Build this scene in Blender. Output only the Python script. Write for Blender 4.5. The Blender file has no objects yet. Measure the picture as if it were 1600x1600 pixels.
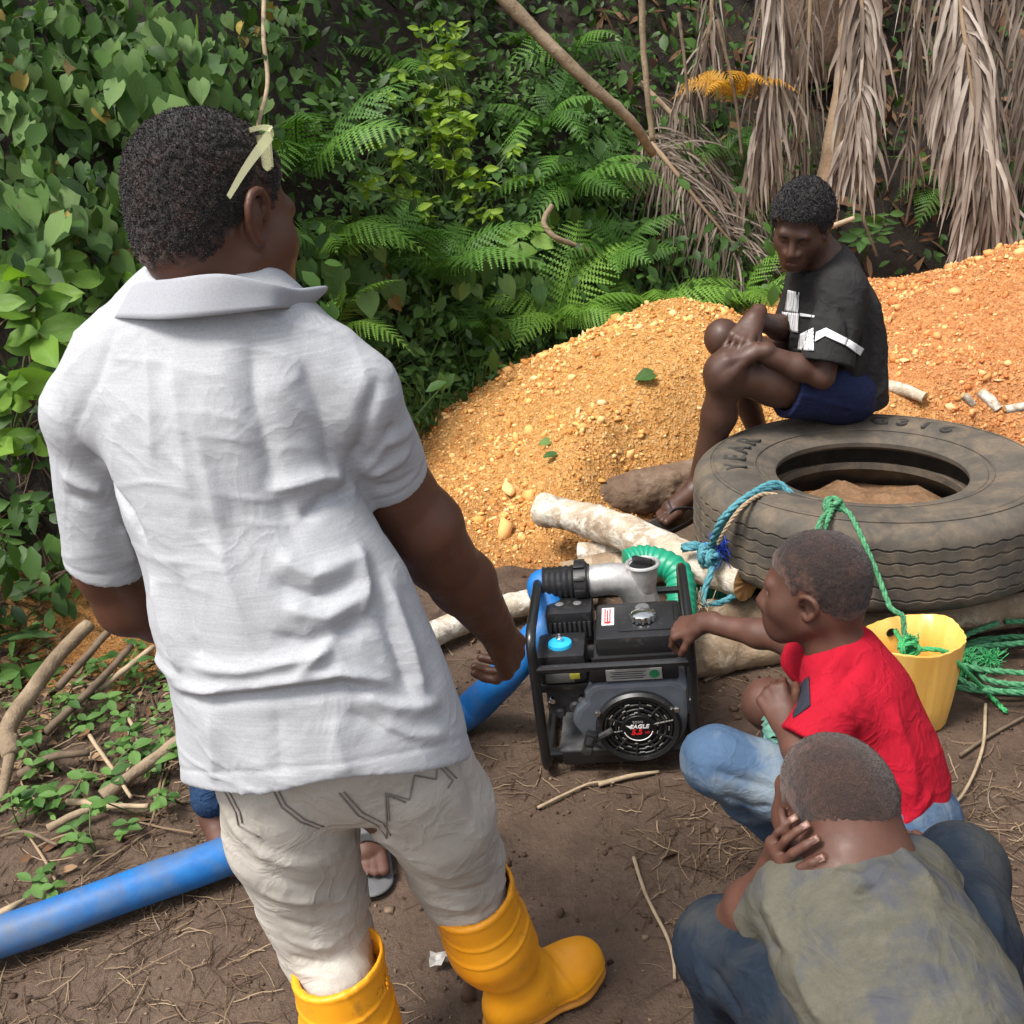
import bpy, bmesh, math, random, time
import numpy as np
from mathutils import Vector, Matrix
T0 = time.time()
rad = math.radians
scene = bpy.context.scene
COL = scene.collection

# ------------------------------------------------------------------ camera
TH, RO, CH, FPX = rad(23.0), rad(5.5), 1.68, 1600.0
_f = np.array([0, math.cos(TH), -math.sin(TH)]); _u = np.array([0, math.sin(TH), math.cos(TH)]); _x = np.array([1., 0, 0])
_r = _x*math.cos(RO) - _u*math.sin(RO); _c = _x*math.sin(RO) + _u*math.cos(RO)
CAM = np.array([0, 0, CH])
cd = bpy.data.cameras.new('camera'); cam = bpy.data.objects.new('camera', cd); COL.objects.link(cam)
cd.sensor_width = 36.0; cd.lens = 36.0; cd.clip_start = 0.05; cd.clip_end = 500.0
m = Matrix(((_r[0], _c[0], -_f[0], 0), (_r[1], _c[1], -_f[1], 0), (_r[2], _c[2], -_f[2], CH), (0, 0, 0, 1)))
cam.matrix_world = m
scene.camera = cam
def ray(px, py): return _f + _r*(px-800)/FPX + _c*(800-py)/FPX
def P(px, py, Y):            # point on the pixel's ray at ground distance Y
    d = ray(px, py); return CAM + d*(Y/d[1])
def G(px, py, z=0.0):        # point on the pixel's ray at height z
    d = ray(px, py); return CAM + d*((z-CH)/d[2])
def D(px, py, dep): return CAM + ray(px, py)*dep

# ------------------------------------------------------------------ light
SUN_EL, SUN_AZ = rad(62), rad(-125)      # high soft sun behind and left of the camera, thin overcast
w = bpy.data.worlds.new('World'); scene.world = w; w.use_nodes = True
nt = w.node_tree; bg = nt.nodes['Background']
sky = nt.nodes.new('ShaderNodeTexSky'); sky.sky_type = 'NISHITA'; sky.sun_disc = False
sky.sun_elevation = SUN_EL; sky.sun_rotation = SUN_AZ; sky.dust_density = 4.0; sky.air_density = 1.0; sky.ozone_density = 1.0
hs = nt.nodes.new('ShaderNodeHueSaturation'); hs.inputs['Saturation'].default_value = 0.35
nt.links.new(sky.outputs[0], hs.inputs['Color']); nt.links.new(hs.outputs[0], bg.inputs[0]); bg.inputs[1].default_value = 0.085
sl = bpy.data.lights.new('sun', 'SUN'); sl.energy = 1.5; sl.angle = rad(16); sl.color = (1, .95, .88)
so = bpy.data.objects.new('sun', sl); COL.objects.link(so)
sd = Vector((math.sin(SUN_AZ)*math.cos(SUN_EL), math.cos(SUN_AZ)*math.cos(SUN_EL), math.sin(SUN_EL)))
so.rotation_euler = sd.to_track_quat('Z', 'Y').to_euler(); so.location = (-3, -4, 8)
vs = scene.view_settings; vs.view_transform = 'Standard'; vs.look = 'None'; vs.gamma = 1; vs.use_curve_mapping = False
vs.exposure = 1.62

# ------------------------------------------------------------------ numpy helpers
def V3(*a): return np.array(a, dtype=np.float64)
def unit(v): v = np.asarray(v, float); return v/np.linalg.norm(v)
def _h(ix, iy, iz, s):
    n = (ix*374761393 + iy*668265263 + iz*2147483647 + s*1274126177).astype(np.int64) & 0xffffffff
    n = ((n ^ (n >> 13))*1274126177) & 0xffffffff
    return ((n ^ (n >> 16)) & 0xffff)/65535.0
def vnoise(p, s=0):          # value noise in [-1,1]
    p = np.asarray(p, float); i = np.floor(p).astype(np.int64); f = p-i; f = f*f*(3-2*f)
    out = 0
    for a in (0, 1):
        wx = f[:, 0] if a else 1-f[:, 0]
        for b in (0, 1):
            wy = f[:, 1] if b else 1-f[:, 1]
            for c in (0, 1):
                wz = f[:, 2] if c else 1-f[:, 2]
                out = out + wx*wy*wz*_h(i[:, 0]+a, i[:, 1]+b, i[:, 2]+c, s)
    return out*2-1
def fbm(p, o=3, s=0):
    p = np.asarray(p, float); r = 0; a = 1
    for k in range(o): r = r+a*vnoise(p*(2**k), s+k); a *= .5
    return r

# ------------------------------------------------------------------ implicit surfaces
# a primitive is (function, k, op): op '+' blend, '-' carve, '&' keep inside
def rc(a, b, ra, rb, flat=None, s=1.0):      # tapered round limb, optionally flattened by s along the direction flat
    a = np.asarray(a, np.float32); b = np.asarray(b, np.float32); ba = b-a; L2 = float(ba@ba)+1e-12
    n = None if flat is None else np.asarray(unit(flat), np.float32)
    def f(p):
        q = p-a; t = np.clip((q@ba)/L2, 0, 1); q = q-t[:, None]*ba
        if n is not None:
            h = q@n; q = q+np.outer(h*(1/s-1), n)
        return np.sqrt((q*q).sum(1))-(ra+(rb-ra)*t)
    return f
def el(c, r, R=None):        # ellipsoid, R rows = axes
    c = np.asarray(c, np.float32); r = np.asarray(r, np.float32); R = None if R is None else np.asarray(R, np.float32)
    def f(p):
        q = p-c
        if R is not None: q = q@R.T
        k0 = np.sqrt(((q/r)**2).sum(1)); k1 = np.sqrt(((q/(r*r))**2).sum(1))+1e-9
        return k0*(k0-1)/k1
    return f
def pl(o, n):                # half space, inside is behind the plane
    o = np.asarray(o, np.float32); n = np.asarray(unit(n), np.float32)
    return lambda p: (p-o)@n
def tube_shell(a, b, ra, rb, t=.006, flat=None, s=1.0):   # open cloth tube that ends flat at b
    f0 = rc(a, b, ra, rb, flat, s); e = pl(b, np.asarray(b)-np.asarray(a))
    return lambda p: np.maximum(np.abs(f0(p)+t/2)-t/2, e(p))
def bx(c, h, R, r=.005):     # rounded box
    c = np.asarray(c, np.float32); h = np.asarray(h, np.float32)-r; R = np.asarray(R, np.float32)
    def f(p):
        q = np.abs((p-c)@R.T)-h
        return np.sqrt((np.maximum(q, 0)**2).sum(1))+np.minimum(q.max(1), 0)-r
    return f
def smin(a, b, k):
    if k <= 0: return np.minimum(a, b)
    h = np.maximum(k-np.abs(a-b), 0)/k
    return np.minimum(a, b)-h*h*k*.25
def field(p, prims):
    d = np.full(len(p), 9.0, np.float32)
    for f, k, op in prims:
        if op == '+': d = smin(d, f(p), k)
        elif op == '-': d = -smin(-d, f(p), k)
        elif op == '&': d = -smin(-d, -f(p), k)
        elif op == 's': d = np.abs(d+k/2)-k/2
    return d
def mesh_sdf(prims, lo, hi, vox):
    B = 16; lo = np.asarray(lo, float)-vox*2; hi = np.asarray(hi, float)+vox*2
    nb = np.ceil((hi-lo)/(B*vox)).astype(int)
    g = np.stack(np.meshgrid(*[np.arange(n) for n in nb], indexing='ij'), -1).reshape(-1, 3)
    cen = (lo+(g+.5)*B*vox).astype(np.float32); Rb = B*vox*.87
    d = field(cen, prims); keep = np.abs(d) < Rb*1.5+.012
    g, cen = g[keep], cen[keep]
    each = [f(cen) if op != 's' else None for f, k, op in prims]
    ax = np.arange(-1, B+1); lp = np.stack(np.meshgrid(ax, ax, ax, indexing='ij'), -1).reshape(-1, 3)
    vals = []; gs = []
    for i in range(len(g)):
        sub = [pr for pr, e in zip(prims, each) if pr[2] == 's' or pr[2] == '&' or e[i] < Rb*1.4+pr[1]+.02]
        if not any(s[2] == '+' for s in sub): continue
        pts = (lo+(g[i]*B+lp)*vox).astype(np.float32)
        v = field(pts, sub)
        if v.min() < 0 < v.max(): vals.append(v); gs.append(g[i])
    d = np.array(vals).reshape(-1, B+2, B+2, B+2); gs = np.array(gs); N = nb*B+4
    neg = d < 0; n1 = B+1
    cnt = sum(neg[:, a:a+n1, b:b+n1, c:c+n1].astype(np.int8) for a in (0, 1) for b in (0, 1) for c in (0, 1))
    bi, i, j, k = np.nonzero((cnt > 0) & (cnt < 8))
    cor = {(a, b, c): d[bi, i+a, j+b, k+c] for a in (0, 1) for b in (0, 1) for c in (0, 1)}
    acc = np.zeros((len(bi), 3)); num = np.zeros(len(bi))
    for A in cor:
        for q in range(3):
            if A[q] == 0:
                Bc = list(A); Bc[q] = 1; va = cor[A]; vb = cor[tuple(Bc)]
                mk = (va < 0) != (vb < 0); t = np.where(mk, va/np.where(mk, va-vb, 1), 0)
                pos = np.zeros((len(bi), 3)) + np.array(A); pos[:, q] = t
                acc += pos*mk[:, None]; num += mk
    loc = np.stack([i, j, k], 1)-1
    gi = gs[bi]*B+loc
    verts = lo+(gi+acc/num[:, None])*vox
    key = ((gi[:, 0]+2)*N[1]+(gi[:, 1]+2))*N[2]+gi[:, 2]+2
    uk, ui = np.unique(key, return_index=True); verts = verts[ui]
    quads = []
    core = d[:, 1:B+1, 1:B+1, 1:B+1] < 0
    for q in range(3):
        sl_ = [slice(None)]+[slice(1, B+1)]*3; sl_[q+1] = slice(2, B+2)
        oth = neg[tuple(sl_)]; b2, x, y, z = np.nonzero(core != oth)
        c0 = gs[b2]*B+np.stack([x, y, z], 1); flip = core[b2, x, y, z]
        e1 = np.zeros(3, int); e1[(q+1) % 3] = 1; e2 = np.zeros(3, int); e2[(q+2) % 3] = 1
        cs = [c0-e1-e2, c0-e2, c0, c0-e1]
        ks = np.stack([((c[:, 0]+2)*N[1]+(c[:, 1]+2))*N[2]+c[:, 2]+2 for c in cs], 1)
        ks[~flip] = ks[~flip][:, ::-1]
        quads.append(ks)
    quads = np.searchsorted(uk, np.concatenate(quads))
    return verts, quads
def smooth(v, q, it=1, lam=.5):
    e = np.concatenate([q[:, [0, 1]], q[:, [1, 2]], q[:, [2, 3]], q[:, [3, 0]]]); n = len(v)
    deg = np.bincount(e.ravel(), minlength=n)
    for _ in range(it):
        s = np.stack([np.bincount(e[:, 0], v[e[:, 1], c], n)+np.bincount(e[:, 1], v[e[:, 0], c], n) for c in range(3)], 1)
        v = v+lam*(s/np.maximum(deg, 1)[:, None]-v)
    return v
def normals(v, q):
    fn = np.cross(v[q[:, 2]]-v[q[:, 0]], v[q[:, 3]]-v[q[:, 1]]); n = np.zeros_like(v)
    for c in range(q.shape[1]):
        for a in range(3): n[:, a] += np.bincount(q[:, c], fn[:, a], len(v))
    return n/np.maximum(np.linalg.norm(n, axis=1), 1e-12)[:, None]
def raw_mesh(name, v, q, smooth_=True):
    me = bpy.data.meshes.new(name); v = np.asarray(v, np.float32); q = np.asarray(q, np.int32); k = q.shape[1]
    me.vertices.add(len(v)); me.vertices.foreach_set('co', v.ravel())
    me.loops.add(q.size); me.loops.foreach_set('vertex_index', q.ravel())
    me.polygons.add(len(q)); me.polygons.foreach_set('loop_start', np.arange(0, q.size, k, dtype=np.int32))
    me.polygons.foreach_set('loop_total', np.full(len(q), k, np.int32))
    me.update(calc_edges=True); me.validate()
    if smooth_: me.polygons.foreach_set('use_smooth', np.ones(len(me.polygons), bool))
    return me
def vcol(me, name, vals):    # per-vertex mask for a material
    at = me.attributes.new(name, 'FLOAT', 'POINT'); at.data.foreach_set('value', np.asarray(vals, np.float32))
def polyd(v, pts):           # distance of v to a polyline, and the parameter along it
    best = np.full(len(v), 9.0); par = np.zeros(len(v)); n = len(pts)-1
    for i in range(n):
        a, b = np.asarray(pts[i]), np.asarray(pts[i+1]); ba = b-a
        t = np.clip(((v-a)@ba)/(ba@ba+1e-12), 0, 1); d = np.linalg.norm(v-a-t[:, None]*ba, axis=1)
        m_ = d < best; best[m_] = d[m_]; par[m_] = (i+t[m_])/n
    return best, par
def trace(prims, pix):       # where the rays of these pixels meet the surface
    dirs = np.array([unit(ray(*p)) for p in pix]); t = np.full(len(pix), .4)
    for _ in range(70):
        d = field((CAM+dirs*t[:, None]).astype(np.float32), prims); t = t+np.clip(d, -.05, .3)*.7
    return CAM+dirs*t[:, None]
_FH = {}
def folds(v, prims, fl):     # cloth folds: (pixel polyline, width m, height m)
    if id(fl) not in _FH: _FH[id(fl)] = (fl, trace(prims, [p for f in fl for p in f[0]]))
    hit = _FH[id(fl)][1]; out = np.zeros(len(v)); i = 0
    for pts, wd, am in fl:
        h = hit[i:i+len(pts)]; i += len(pts)
        lo, hi = h.min(0)-3*wd, h.max(0)+3*wd; m_ = np.all((v > lo) & (v < hi), 1)
        if not m_.any(): continue
        d, t = polyd(v[m_], h); out[m_] += am*(.55*np.exp(-(d/wd)**2)+.55*np.exp(-np.abs(d)/(wd*.62)))*np.clip(np.minimum(t, 1-t)*5+.15, 0, 1)
    return out

# ------------------------------------------------------------------ objects
def obj(name, me, mat=None, parent=None):
    o = bpy.data.objects.new(name, me); COL.objects.link(o)
    if mat is not None and me is not None and not me.materials: me.materials.append(mat)
    if parent is not None: o.parent = parent
    return o
def thing(name, label, cat, loc=(0, 0, 0), rz=0.0, group=None):
    o = bpy.data.objects.new(name, None); COL.objects.link(o); o.location = [float(c) for c in loc]; o.rotation_euler = (0, 0, rz)
    o.empty_display_size = .05; tag(o, label, cat, group); return o
def tag(o, label=None, cat=None, group=None, kind=None):
    if label: o['label'] = label
    if cat: o['category'] = cat
    if group: o['group'] = group
    if kind: o['kind'] = kind
    return o
def child_world(name, me, mat, parent):      # mesh given in world coordinates under a parent that sits at its base
    o = obj(name, me, mat, parent); pm = Matrix.Translation(parent.location) @ parent.rotation_euler.to_matrix().to_4x4()
    if parent.parent is not None: pm = Matrix.Translation(parent.parent.location) @ parent.parent.rotation_euler.to_matrix().to_4x4()
    o.matrix_parent_inverse = pm.inverted() if parent.parent is None else Matrix.Identity(4)
    return o
def ring_tube(pts, radii, seg=10, caps=True, closed=False):      # swept tube -> verts, quads
    pts = np.asarray(pts, float); n = len(pts); radii = np.broadcast_to(radii, (n,))
    tan = np.gradient(pts, axis=0) if not closed else np.roll(pts, -1, 0)-np.roll(pts, 1, 0)
    tan /= np.linalg.norm(tan, axis=1)[:, None]
    up = V3(0, 0, 1) if abs(tan[0][2]) < .9 else V3(1, 0, 0); vs_ = []
    nrm = up-tan[0]*(up@tan[0]); nrm = unit(nrm)
    for i in range(n):
        nrm = unit(nrm-tan[i]*(nrm@tan[i])); bn = np.cross(tan[i], nrm)
        a = np.linspace(0, 2*np.pi, seg, endpoint=False)
        vs_.append(pts[i]+radii[i]*(np.cos(a)[:, None]*nrm+np.sin(a)[:, None]*bn))
    v = np.concatenate(vs_); q = []
    for i in range(n if closed else n-1):
        for j in range(seg):
            a, b = i*seg+j, i*seg+(j+1) % seg; i2 = (i+1) % n
            q.append((a, b, i2*seg+(j+1) % seg, i2*seg+j))
    if caps and not closed:
        v = np.concatenate([v, pts[:1], pts[-1:]]); c0, c1 = n*seg, n*seg+1
        for j in range(seg):
            k = (j+1) % seg; q.append((c0, k, j, j)); q.append((c1, (n-1)*seg+j, (n-1)*seg+k, (n-1)*seg+k))
    return v, q
def py_mesh(name, v, q, smooth_=True):
    me = bpy.data.meshes.new(name)
    fs = []
    for f in q:
        g = []
        for i in f:
            if int(i) not in g: g.append(int(i))
        if len(g) > 2: fs.append(g)
    me.from_pydata([tuple(map(float, p)) for p in v], [], fs); me.update()
    if smooth_: me.polygons.foreach_set('use_smooth', np.ones(len(me.polygons), bool))
    return me
def spline(pts, n=12):       # Catmull-Rom
    p = np.asarray(pts, float); p = np.concatenate([[2*p[0]-p[1]], p, [2*p[-1]-p[-2]]]); out = []
    for i in range(1, len(p)-2):
        for t in np.linspace(0, 1, n, endpoint=False):
            out.append(.5*(2*p[i]+(p[i+1]-p[i-1])*t+(2*p[i-1]-5*p[i]+4*p[i+1]-p[i+2])*t*t+(3*p[i]-p[i-1]-3*p[i+1]+p[i+2])*t**3))
    out.append(p[-2]); return np.array(out)
class MB:                    # collects simple shapes into one mesh
    def __init__(s): s.v = []; s.f = []
    def add(s, v, f):
        o = len(s.v); s.v += [tuple(map(float, p)) for p in v]; s.f += [tuple(int(i)+o for i in q) for q in f]; return s
    def tube(s, pts, r, seg=8, closed=False): return s.add(*ring_tube(pts, r, seg, True, closed))
    def box(s, c, h, bev=.003, R=None):
        bm = bmesh.new(); bmesh.ops.create_cube(bm, size=2)
        for v in bm.verts: v.co = Vector((v.co.x*h[0], v.co.y*h[1], v.co.z*h[2]))
        if bev > 0: bmesh.ops.bevel(bm, geom=bm.edges[:], offset=bev, segments=2, affect='EDGES', profile=.6)
        vv = np.array([v.co[:] for v in bm.verts]); ff = [[v.index for v in f.verts] for f in bm.faces]; bm.free()
        if R is not None: vv = vv@np.asarray(R).T
        return s.add(vv+np.asarray(c), ff)
    def lathe(s, prof, c=(0, 0, 0), axis='z', seg=24):
        n = len(prof); a = np.linspace(0, 2*np.pi, seg, endpoint=False); v = []
        for r_, z_ in prof:
            for t in a: v.append((r_*math.cos(t), r_*math.sin(t), z_))
        v = np.array(v)
        if axis == 'y': v = v[:, [0, 2, 1]]*np.array([1, -1, 1])       # z of the profile points to -y (towards the viewer)
        if axis == 'x': v = v[:, [2, 0, 1]]
        f = [(i*seg+j, i*seg+(j+1) % seg, (i+1)*seg+(j+1) % seg, (i+1)*seg+j) for i in range(n-1) for j in range(seg)]
        return s.add(v+np.asarray(c), f)
    def build(s, name, mat, parent=None, sm=True, angle=35):
        me = py_mesh(name, s.v, s.f, sm)
        o = obj(name, me, mat, parent)
        if sm: me.set_sharp_from_angle(angle=rad(angle))
        return o

# ------------------------------------------------------------------ materials
class Mat:
    def __init__(s, name, rough=.6, spec=.4, metal=0.0, sheen=0.0, sss=0.0, coat=0.0):
        s.m = bpy.data.materials.new(name); s.m.use_nodes = True; s.t = s.m.node_tree; s.b = s.t.nodes['Principled BSDF']
        i = s.b.inputs; i['Roughness'].default_value = rough; i['Specular IOR Level'].default_value = spec; i['Metallic'].default_value = metal
        i['Sheen Weight'].default_value = sheen; i['Subsurface Weight'].default_value = sss; i['Coat Weight'].default_value = coat
        if sss: i['Subsurface Radius'].default_value = (1, .35, .2); i['Subsurface Scale'].default_value = .006
        s.co = s.t.nodes.new('ShaderNodeTexCoord')
    def n(s, typ, **kw):
        nd = s.t.nodes.new('ShaderNode'+typ)
        for k, v in kw.items():
            if k in nd.inputs: nd.inputs[k].default_value = v
            else: setattr(nd, k, v)
        return nd
    def l(s, a, b): s.t.links.new(a, b)
    def vec(s, scale=(1, 1, 1), rot=(0, 0, 0), src='Object'):
        mp = s.n('Mapping'); mp.inputs['Scale'].default_value = scale; mp.inputs['Rotation'].default_value = rot
        s.l(s.co.outputs[src], mp.inputs[0]); return mp.outputs[0]
    def noise(s, scale, detail=4, rough=.55, vec=None, dist=0.0):
        nd = s.n('TexNoise'); nd.inputs['Scale'].default_value = scale; nd.inputs['Detail'].default_value = detail
        nd.inputs['Roughness'].default_value = rough; nd.inputs['Distortion'].default_value = dist
        s.l(vec if vec is not None else s.co.outputs['Object'], nd.inputs['Vector']); return nd.outputs['Fac']
    def voro(s, scale, vec=None, feat='F1', out='Distance'):
        nd = s.n('TexVoronoi'); nd.feature = feat; nd.inputs['Scale'].default_value = scale
        s.l(vec if vec is not None else s.co.outputs['Object'], nd.inputs['Vector']); return nd.outputs[out]
    def ramp(s, fac, stops):
        nd = s.n('ValToRGB'); cr = nd.color_ramp
        while len(cr.elements) < len(stops): cr.elements.new(.5)
        for e, (p, c) in zip(cr.elements, stops):
            e.position = p; e.color = (*c, 1) if len(c) == 3 else c
        s.l(fac, nd.inputs[0]); return nd.outputs[0]
    def mix(s, fac, a, b, mode='MIX'):
        nd = s.n('Mix'); nd.data_type = 'RGBA'; nd.blend_type = mode
        for k, v in ((0, fac), (6, a), (7, b)):
            if hasattr(v, 'links'): s.l(v, nd.inputs[k])
            else: nd.inputs[k].default_value = v if k == 0 else (*v, 1)
        return nd.outputs[2]
    def math(s, op, a, b=0.0, clamp=False):
        nd = s.n('Math'); nd.operation = op; nd.use_clamp = clamp
        for k, v in ((0, a), (1, b)):
            if hasattr(v, 'links'): s.l(v, nd.inputs[k])
            else: nd.inputs[k].default_value = v
        return nd.outputs[0]
    def attr(s, name): nd = s.n('Attribute'); nd.attribute_name = name; return nd.outputs['Fac']
    def color(s, v):
        if hasattr(v, 'links'): s.l(v, s.b.inputs['Base Color'])
        else: s.b.inputs['Base Color'].default_value = (*v, 1)
        return s
    def rough(s, v): s.l(v, s.b.inputs['Roughness']); return s
    def bump(s, h, strength=.4, dist=.01):
        nd = s.n('Bump'); nd.inputs['Strength'].default_value = strength; nd.inputs['Distance'].default_value = dist
        s.l(h, nd.inputs['Height'])
        if s.b.inputs['Normal'].is_linked: s.l(s.b.inputs['Normal'].links[0].from_socket, nd.inputs['Normal'])
        s.l(nd.outputs[0], s.b.inputs['Normal']); return s
def simple(name, col, rough=.6, var=.15, scale=20, bump=0.0, metal=0.0, spec=.4, **k):
    a = Mat(name, rough, spec, metal, **k); c = np.array(col)
    f = a.noise(scale, 5); a.color(a.ramp(f, [(.3, tuple(c*(1-var))), (.7, tuple(np.minimum(c*(1+var), 1)))]))
    if bump: a.bump(f, bump, .004)
    return a.m
# ================================================================== terrain
def softplus(x, k): return np.where(x > 6*k, x, k*np.log1p(np.exp(np.clip(x/k, -30, 30))))
def bank_y(x): return np.interp(x, [-40, -6, -3, -1.9, -1.3, -.8, -.3, .6, 2, 4, 9, 40], [2.5, 2.4, 2.6, 3.1, 3.6, 4.5, 5.25, 5.7, 5.9, 5.9, 5.2, 5])
def tz(x, y):
    x = np.asarray(x, float); y = np.asarray(y, float); s = softplus(y-bank_y(x), .10)
    b = 2.2*(1-np.exp(-s*.62))+.5*np.minimum(s, 14)
    p = np.stack([x, y, 0*x], -1).reshape(-1, 3)
    n_ = (fbm(p*1.7, 3, 1)*.022+fbm(p*9, 3, 4)*.006).reshape(x.shape); m_ = (fbm(p*1.3+7, 3, 9)).reshape(x.shape)
    near = np.clip((y+.5)/1.5, 0, 1)
    return b+n_*near*.8-.012+m_*.14*np.clip(s, 0, 1)
def mound_h(x, y):
    x = np.asarray(x, float); y = np.asarray(y, float); p = np.stack([x, y, 0*x], -1).reshape(-1, 3)
    wob = (fbm(p*1.6, 2, 21)).reshape(x.shape)*.10
    def cone(cx, cy, h, rx, ry, e): r = np.sqrt(((x-cx)/rx)**2+((y-cy)/np.where(y < cy, ry, ry*.75))**2)+wob; return h*np.clip(1.05-r-.10*np.exp(-(r/.12)**2), 0, 2)**e
    a = cone(.84, 4.72, .74, 1.40, 1.85, 1.12); b = cone(2.75, 5.05, .80, 1.9, 2.1, .9); c = cone(1.9, 5.2, .50, 1.2, 1.6, 1.0); d_ = cone(1.35, 4.0, .30, 1.3, .95, 1.0)
    e = cone(.30, 3.95, .13, 1.15, .85, .9)
    front = np.interp(x, [-1.2, .1, .5, .85, 1.5, 2.5, 5], [3.15, 3.2, 3.62, 3.78, 3.70, 3.5, 3.4]); fm = np.clip((y-front)/.55+wob, 0, 1); fm = fm*fm*(3-2*fm)
    k = .10; m_ = np.log(np.exp(a/k)+np.exp(b/k)+np.exp(c/k)+np.exp(d_/k)+np.exp(e/k)-4)*k; m_ = np.minimum(m_, m_*fm+.0)
    n_ = (fbm(p*5, 3, 33)*.022+fbm(p*17, 2, 35)*.010).reshape(x.shape)
    return m_+n_*np.clip(m_*8, 0, 1)
def mound_z(x, y): return tz(x, y)*0+np.minimum(tz(x, y), .05+0*x)+mound_h(x, y)-.02
def surf_hit(px, py, mound=True, t0=1.2):
    """first point where the ray of a pixel meets the terrain"""
    d = ray(px, py); t = np.arange(t0, 14, .02); q = CAM+d*t[:, None]; h = tz(q[:, 0], q[:, 1])
    if mound: h = np.maximum(h, mound_z(q[:, 0], q[:, 1]))
    i = np.argmax(q[:, 2] < h); return q[i] if (q[:, 2] < h).any() else q[-1]
def grid_mesh(name, xs, ys, fz, keep=None):
    X, Y = np.meshgrid(xs, ys, indexing='ij'); Z = fz(X, Y); v = np.stack([X, Y, Z], -1).reshape(-1, 3); nx, ny = len(xs), len(ys)
    i = np.arange(nx*ny).reshape(nx, ny); q = np.stack([i[:-1, :-1], i[1:, :-1], i[1:, 1:], i[:-1, 1:]], -1).reshape(-1, 4)
    if keep is not None:
        k = keep(v); q = q[k[q].any(1)]; u, inv = np.unique(q, return_inverse=True); v = v[u]; q = inv.reshape(-1, 4)
    return raw_mesh(name, v, q)
gm = Mat('wet_brown_mud', .75, .35)
n1, n2, n3 = gm.noise(1.6, 6, .6), gm.noise(9, 6, .65), gm.noise(70, 5, .7)
mud = gm.ramp(n2, [(.28, (.036, .021, .013)), (.5, (.066, .040, .026)), (.72, (.105, .067, .045))])
mud = gm.mix(gm.ramp(n1, [(.42, (0, 0, 0)), (.62, (1, 1, 1))]), mud, gm.ramp(n3, [(.3, (.068, .044, .029)), (.7, (.122, .083, .058))]))
mud = gm.mix(gm.ramp(gm.noise(130, 3, .8), [(.62, (0, 0, 0)), (.74, (1, 1, 1))]), mud, (.14, .098, .062))
sx = gm.n('SeparateXYZ'); gm.l(gm.co.outputs['Object'], sx.inputs[0])
litter = gm.ramp(n3, [(.3, (.008, .006, .004)), (.7, (.035, .024, .015))])
h_ = gm.math('ADD', sx.outputs[2], gm.math('MULTIPLY', gm.math('SUBTRACT', n2, .5), .5))
gm.color(gm.mix(gm.ramp(h_, [(.10, (0, 0, 0)), (.35, (1, 1, 1))]), mud, litter))
gm.rough(gm.ramp(n1, [(.35, (.48,)*3), (.6, (.9,)*3)]))
gm.bump(n2, .7, .03); gm.bump(n3, .5, .012); gm.bump(gm.noise(260, 3), .35, .004)
xs = np.concatenate([[-60, -40, -25, -15, -9, -6], np.arange(-4, 4.41, .045), [6, 9, 15, 25, 40, 60]]); ys = np.concatenate([[-60, -30, -12, -5, -2], np.arange(-.6, 8.4, .045), [9.5, 11, 14, 18, 24, 32, 45, 60]])
tag(obj('ground', grid_mesh('ground', xs, ys, tz), gm.m), kind='structure')
om = Mat('orange_laterite_gravel', .92, .2)
a1, a2, a3 = om.noise(2.2, 5, .6), om.noise(38, 5, .7), om.voro(75)
ora = om.ramp(a2, [(.25, (.42, .17, .045)), (.5, (.66, .33, .10)), (.75, (.76, .49, .23))])
red = om.ramp(a2, [(.25, (.42, .145, .045)), (.5, (.63, .265, .095)), (.75, (.75, .41, .19))])
s2 = om.n('SeparateXYZ'); om.l(om.co.outputs['Object'], s2.inputs[0])
fx = om.math('ADD', s2.outputs[0], om.math('MULTIPLY', om.math('SUBTRACT', a1, .5), 1.4))
cc = om.mix(om.ramp(om.math('MULTIPLY', fx, .4), [(.48, (0, 0, 0)), (.75, (1, 1, 1))]), ora, red)
foot_tone = om.ramp(om.math('ADD', s2.outputs[2], om.math('MULTIPLY', om.math('SUBTRACT', a1, .5), .16)), [(.0, (1, 1, 1)), (.13, (0, 0, 0))])  # darker brown towards the foot of the heap
om.color(om.mix(om.math('MULTIPLY', foot_tone, .6), cc, (.26, .10, .032))); om.bump(a3, 1.0, .016); om.bump(a2, 1.0, .03)
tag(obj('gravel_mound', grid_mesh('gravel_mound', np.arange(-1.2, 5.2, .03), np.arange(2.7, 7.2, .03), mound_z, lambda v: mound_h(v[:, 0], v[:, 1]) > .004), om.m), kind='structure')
def soil_z(x, y):
    p = np.stack([x, y, 0*x], -1).reshape(-1, 3); r = np.sqrt(((x+1.35)/.75)**2+((y-3.2)/.5)**2)+fbm(p*3, 2, 5).reshape(x.shape)*.2
    return np.minimum(tz(x, y), .3)+.06*np.clip(1.05-r, 0, 1)-.025+fbm(p*14, 2, 6).reshape(x.shape)*.008
tag(obj('orange_soil', grid_mesh('orange_soil', np.arange(-2.4, -.3, .03), np.arange(2.4, 4.1, .03), soil_z), om.m), kind='structure')
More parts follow.
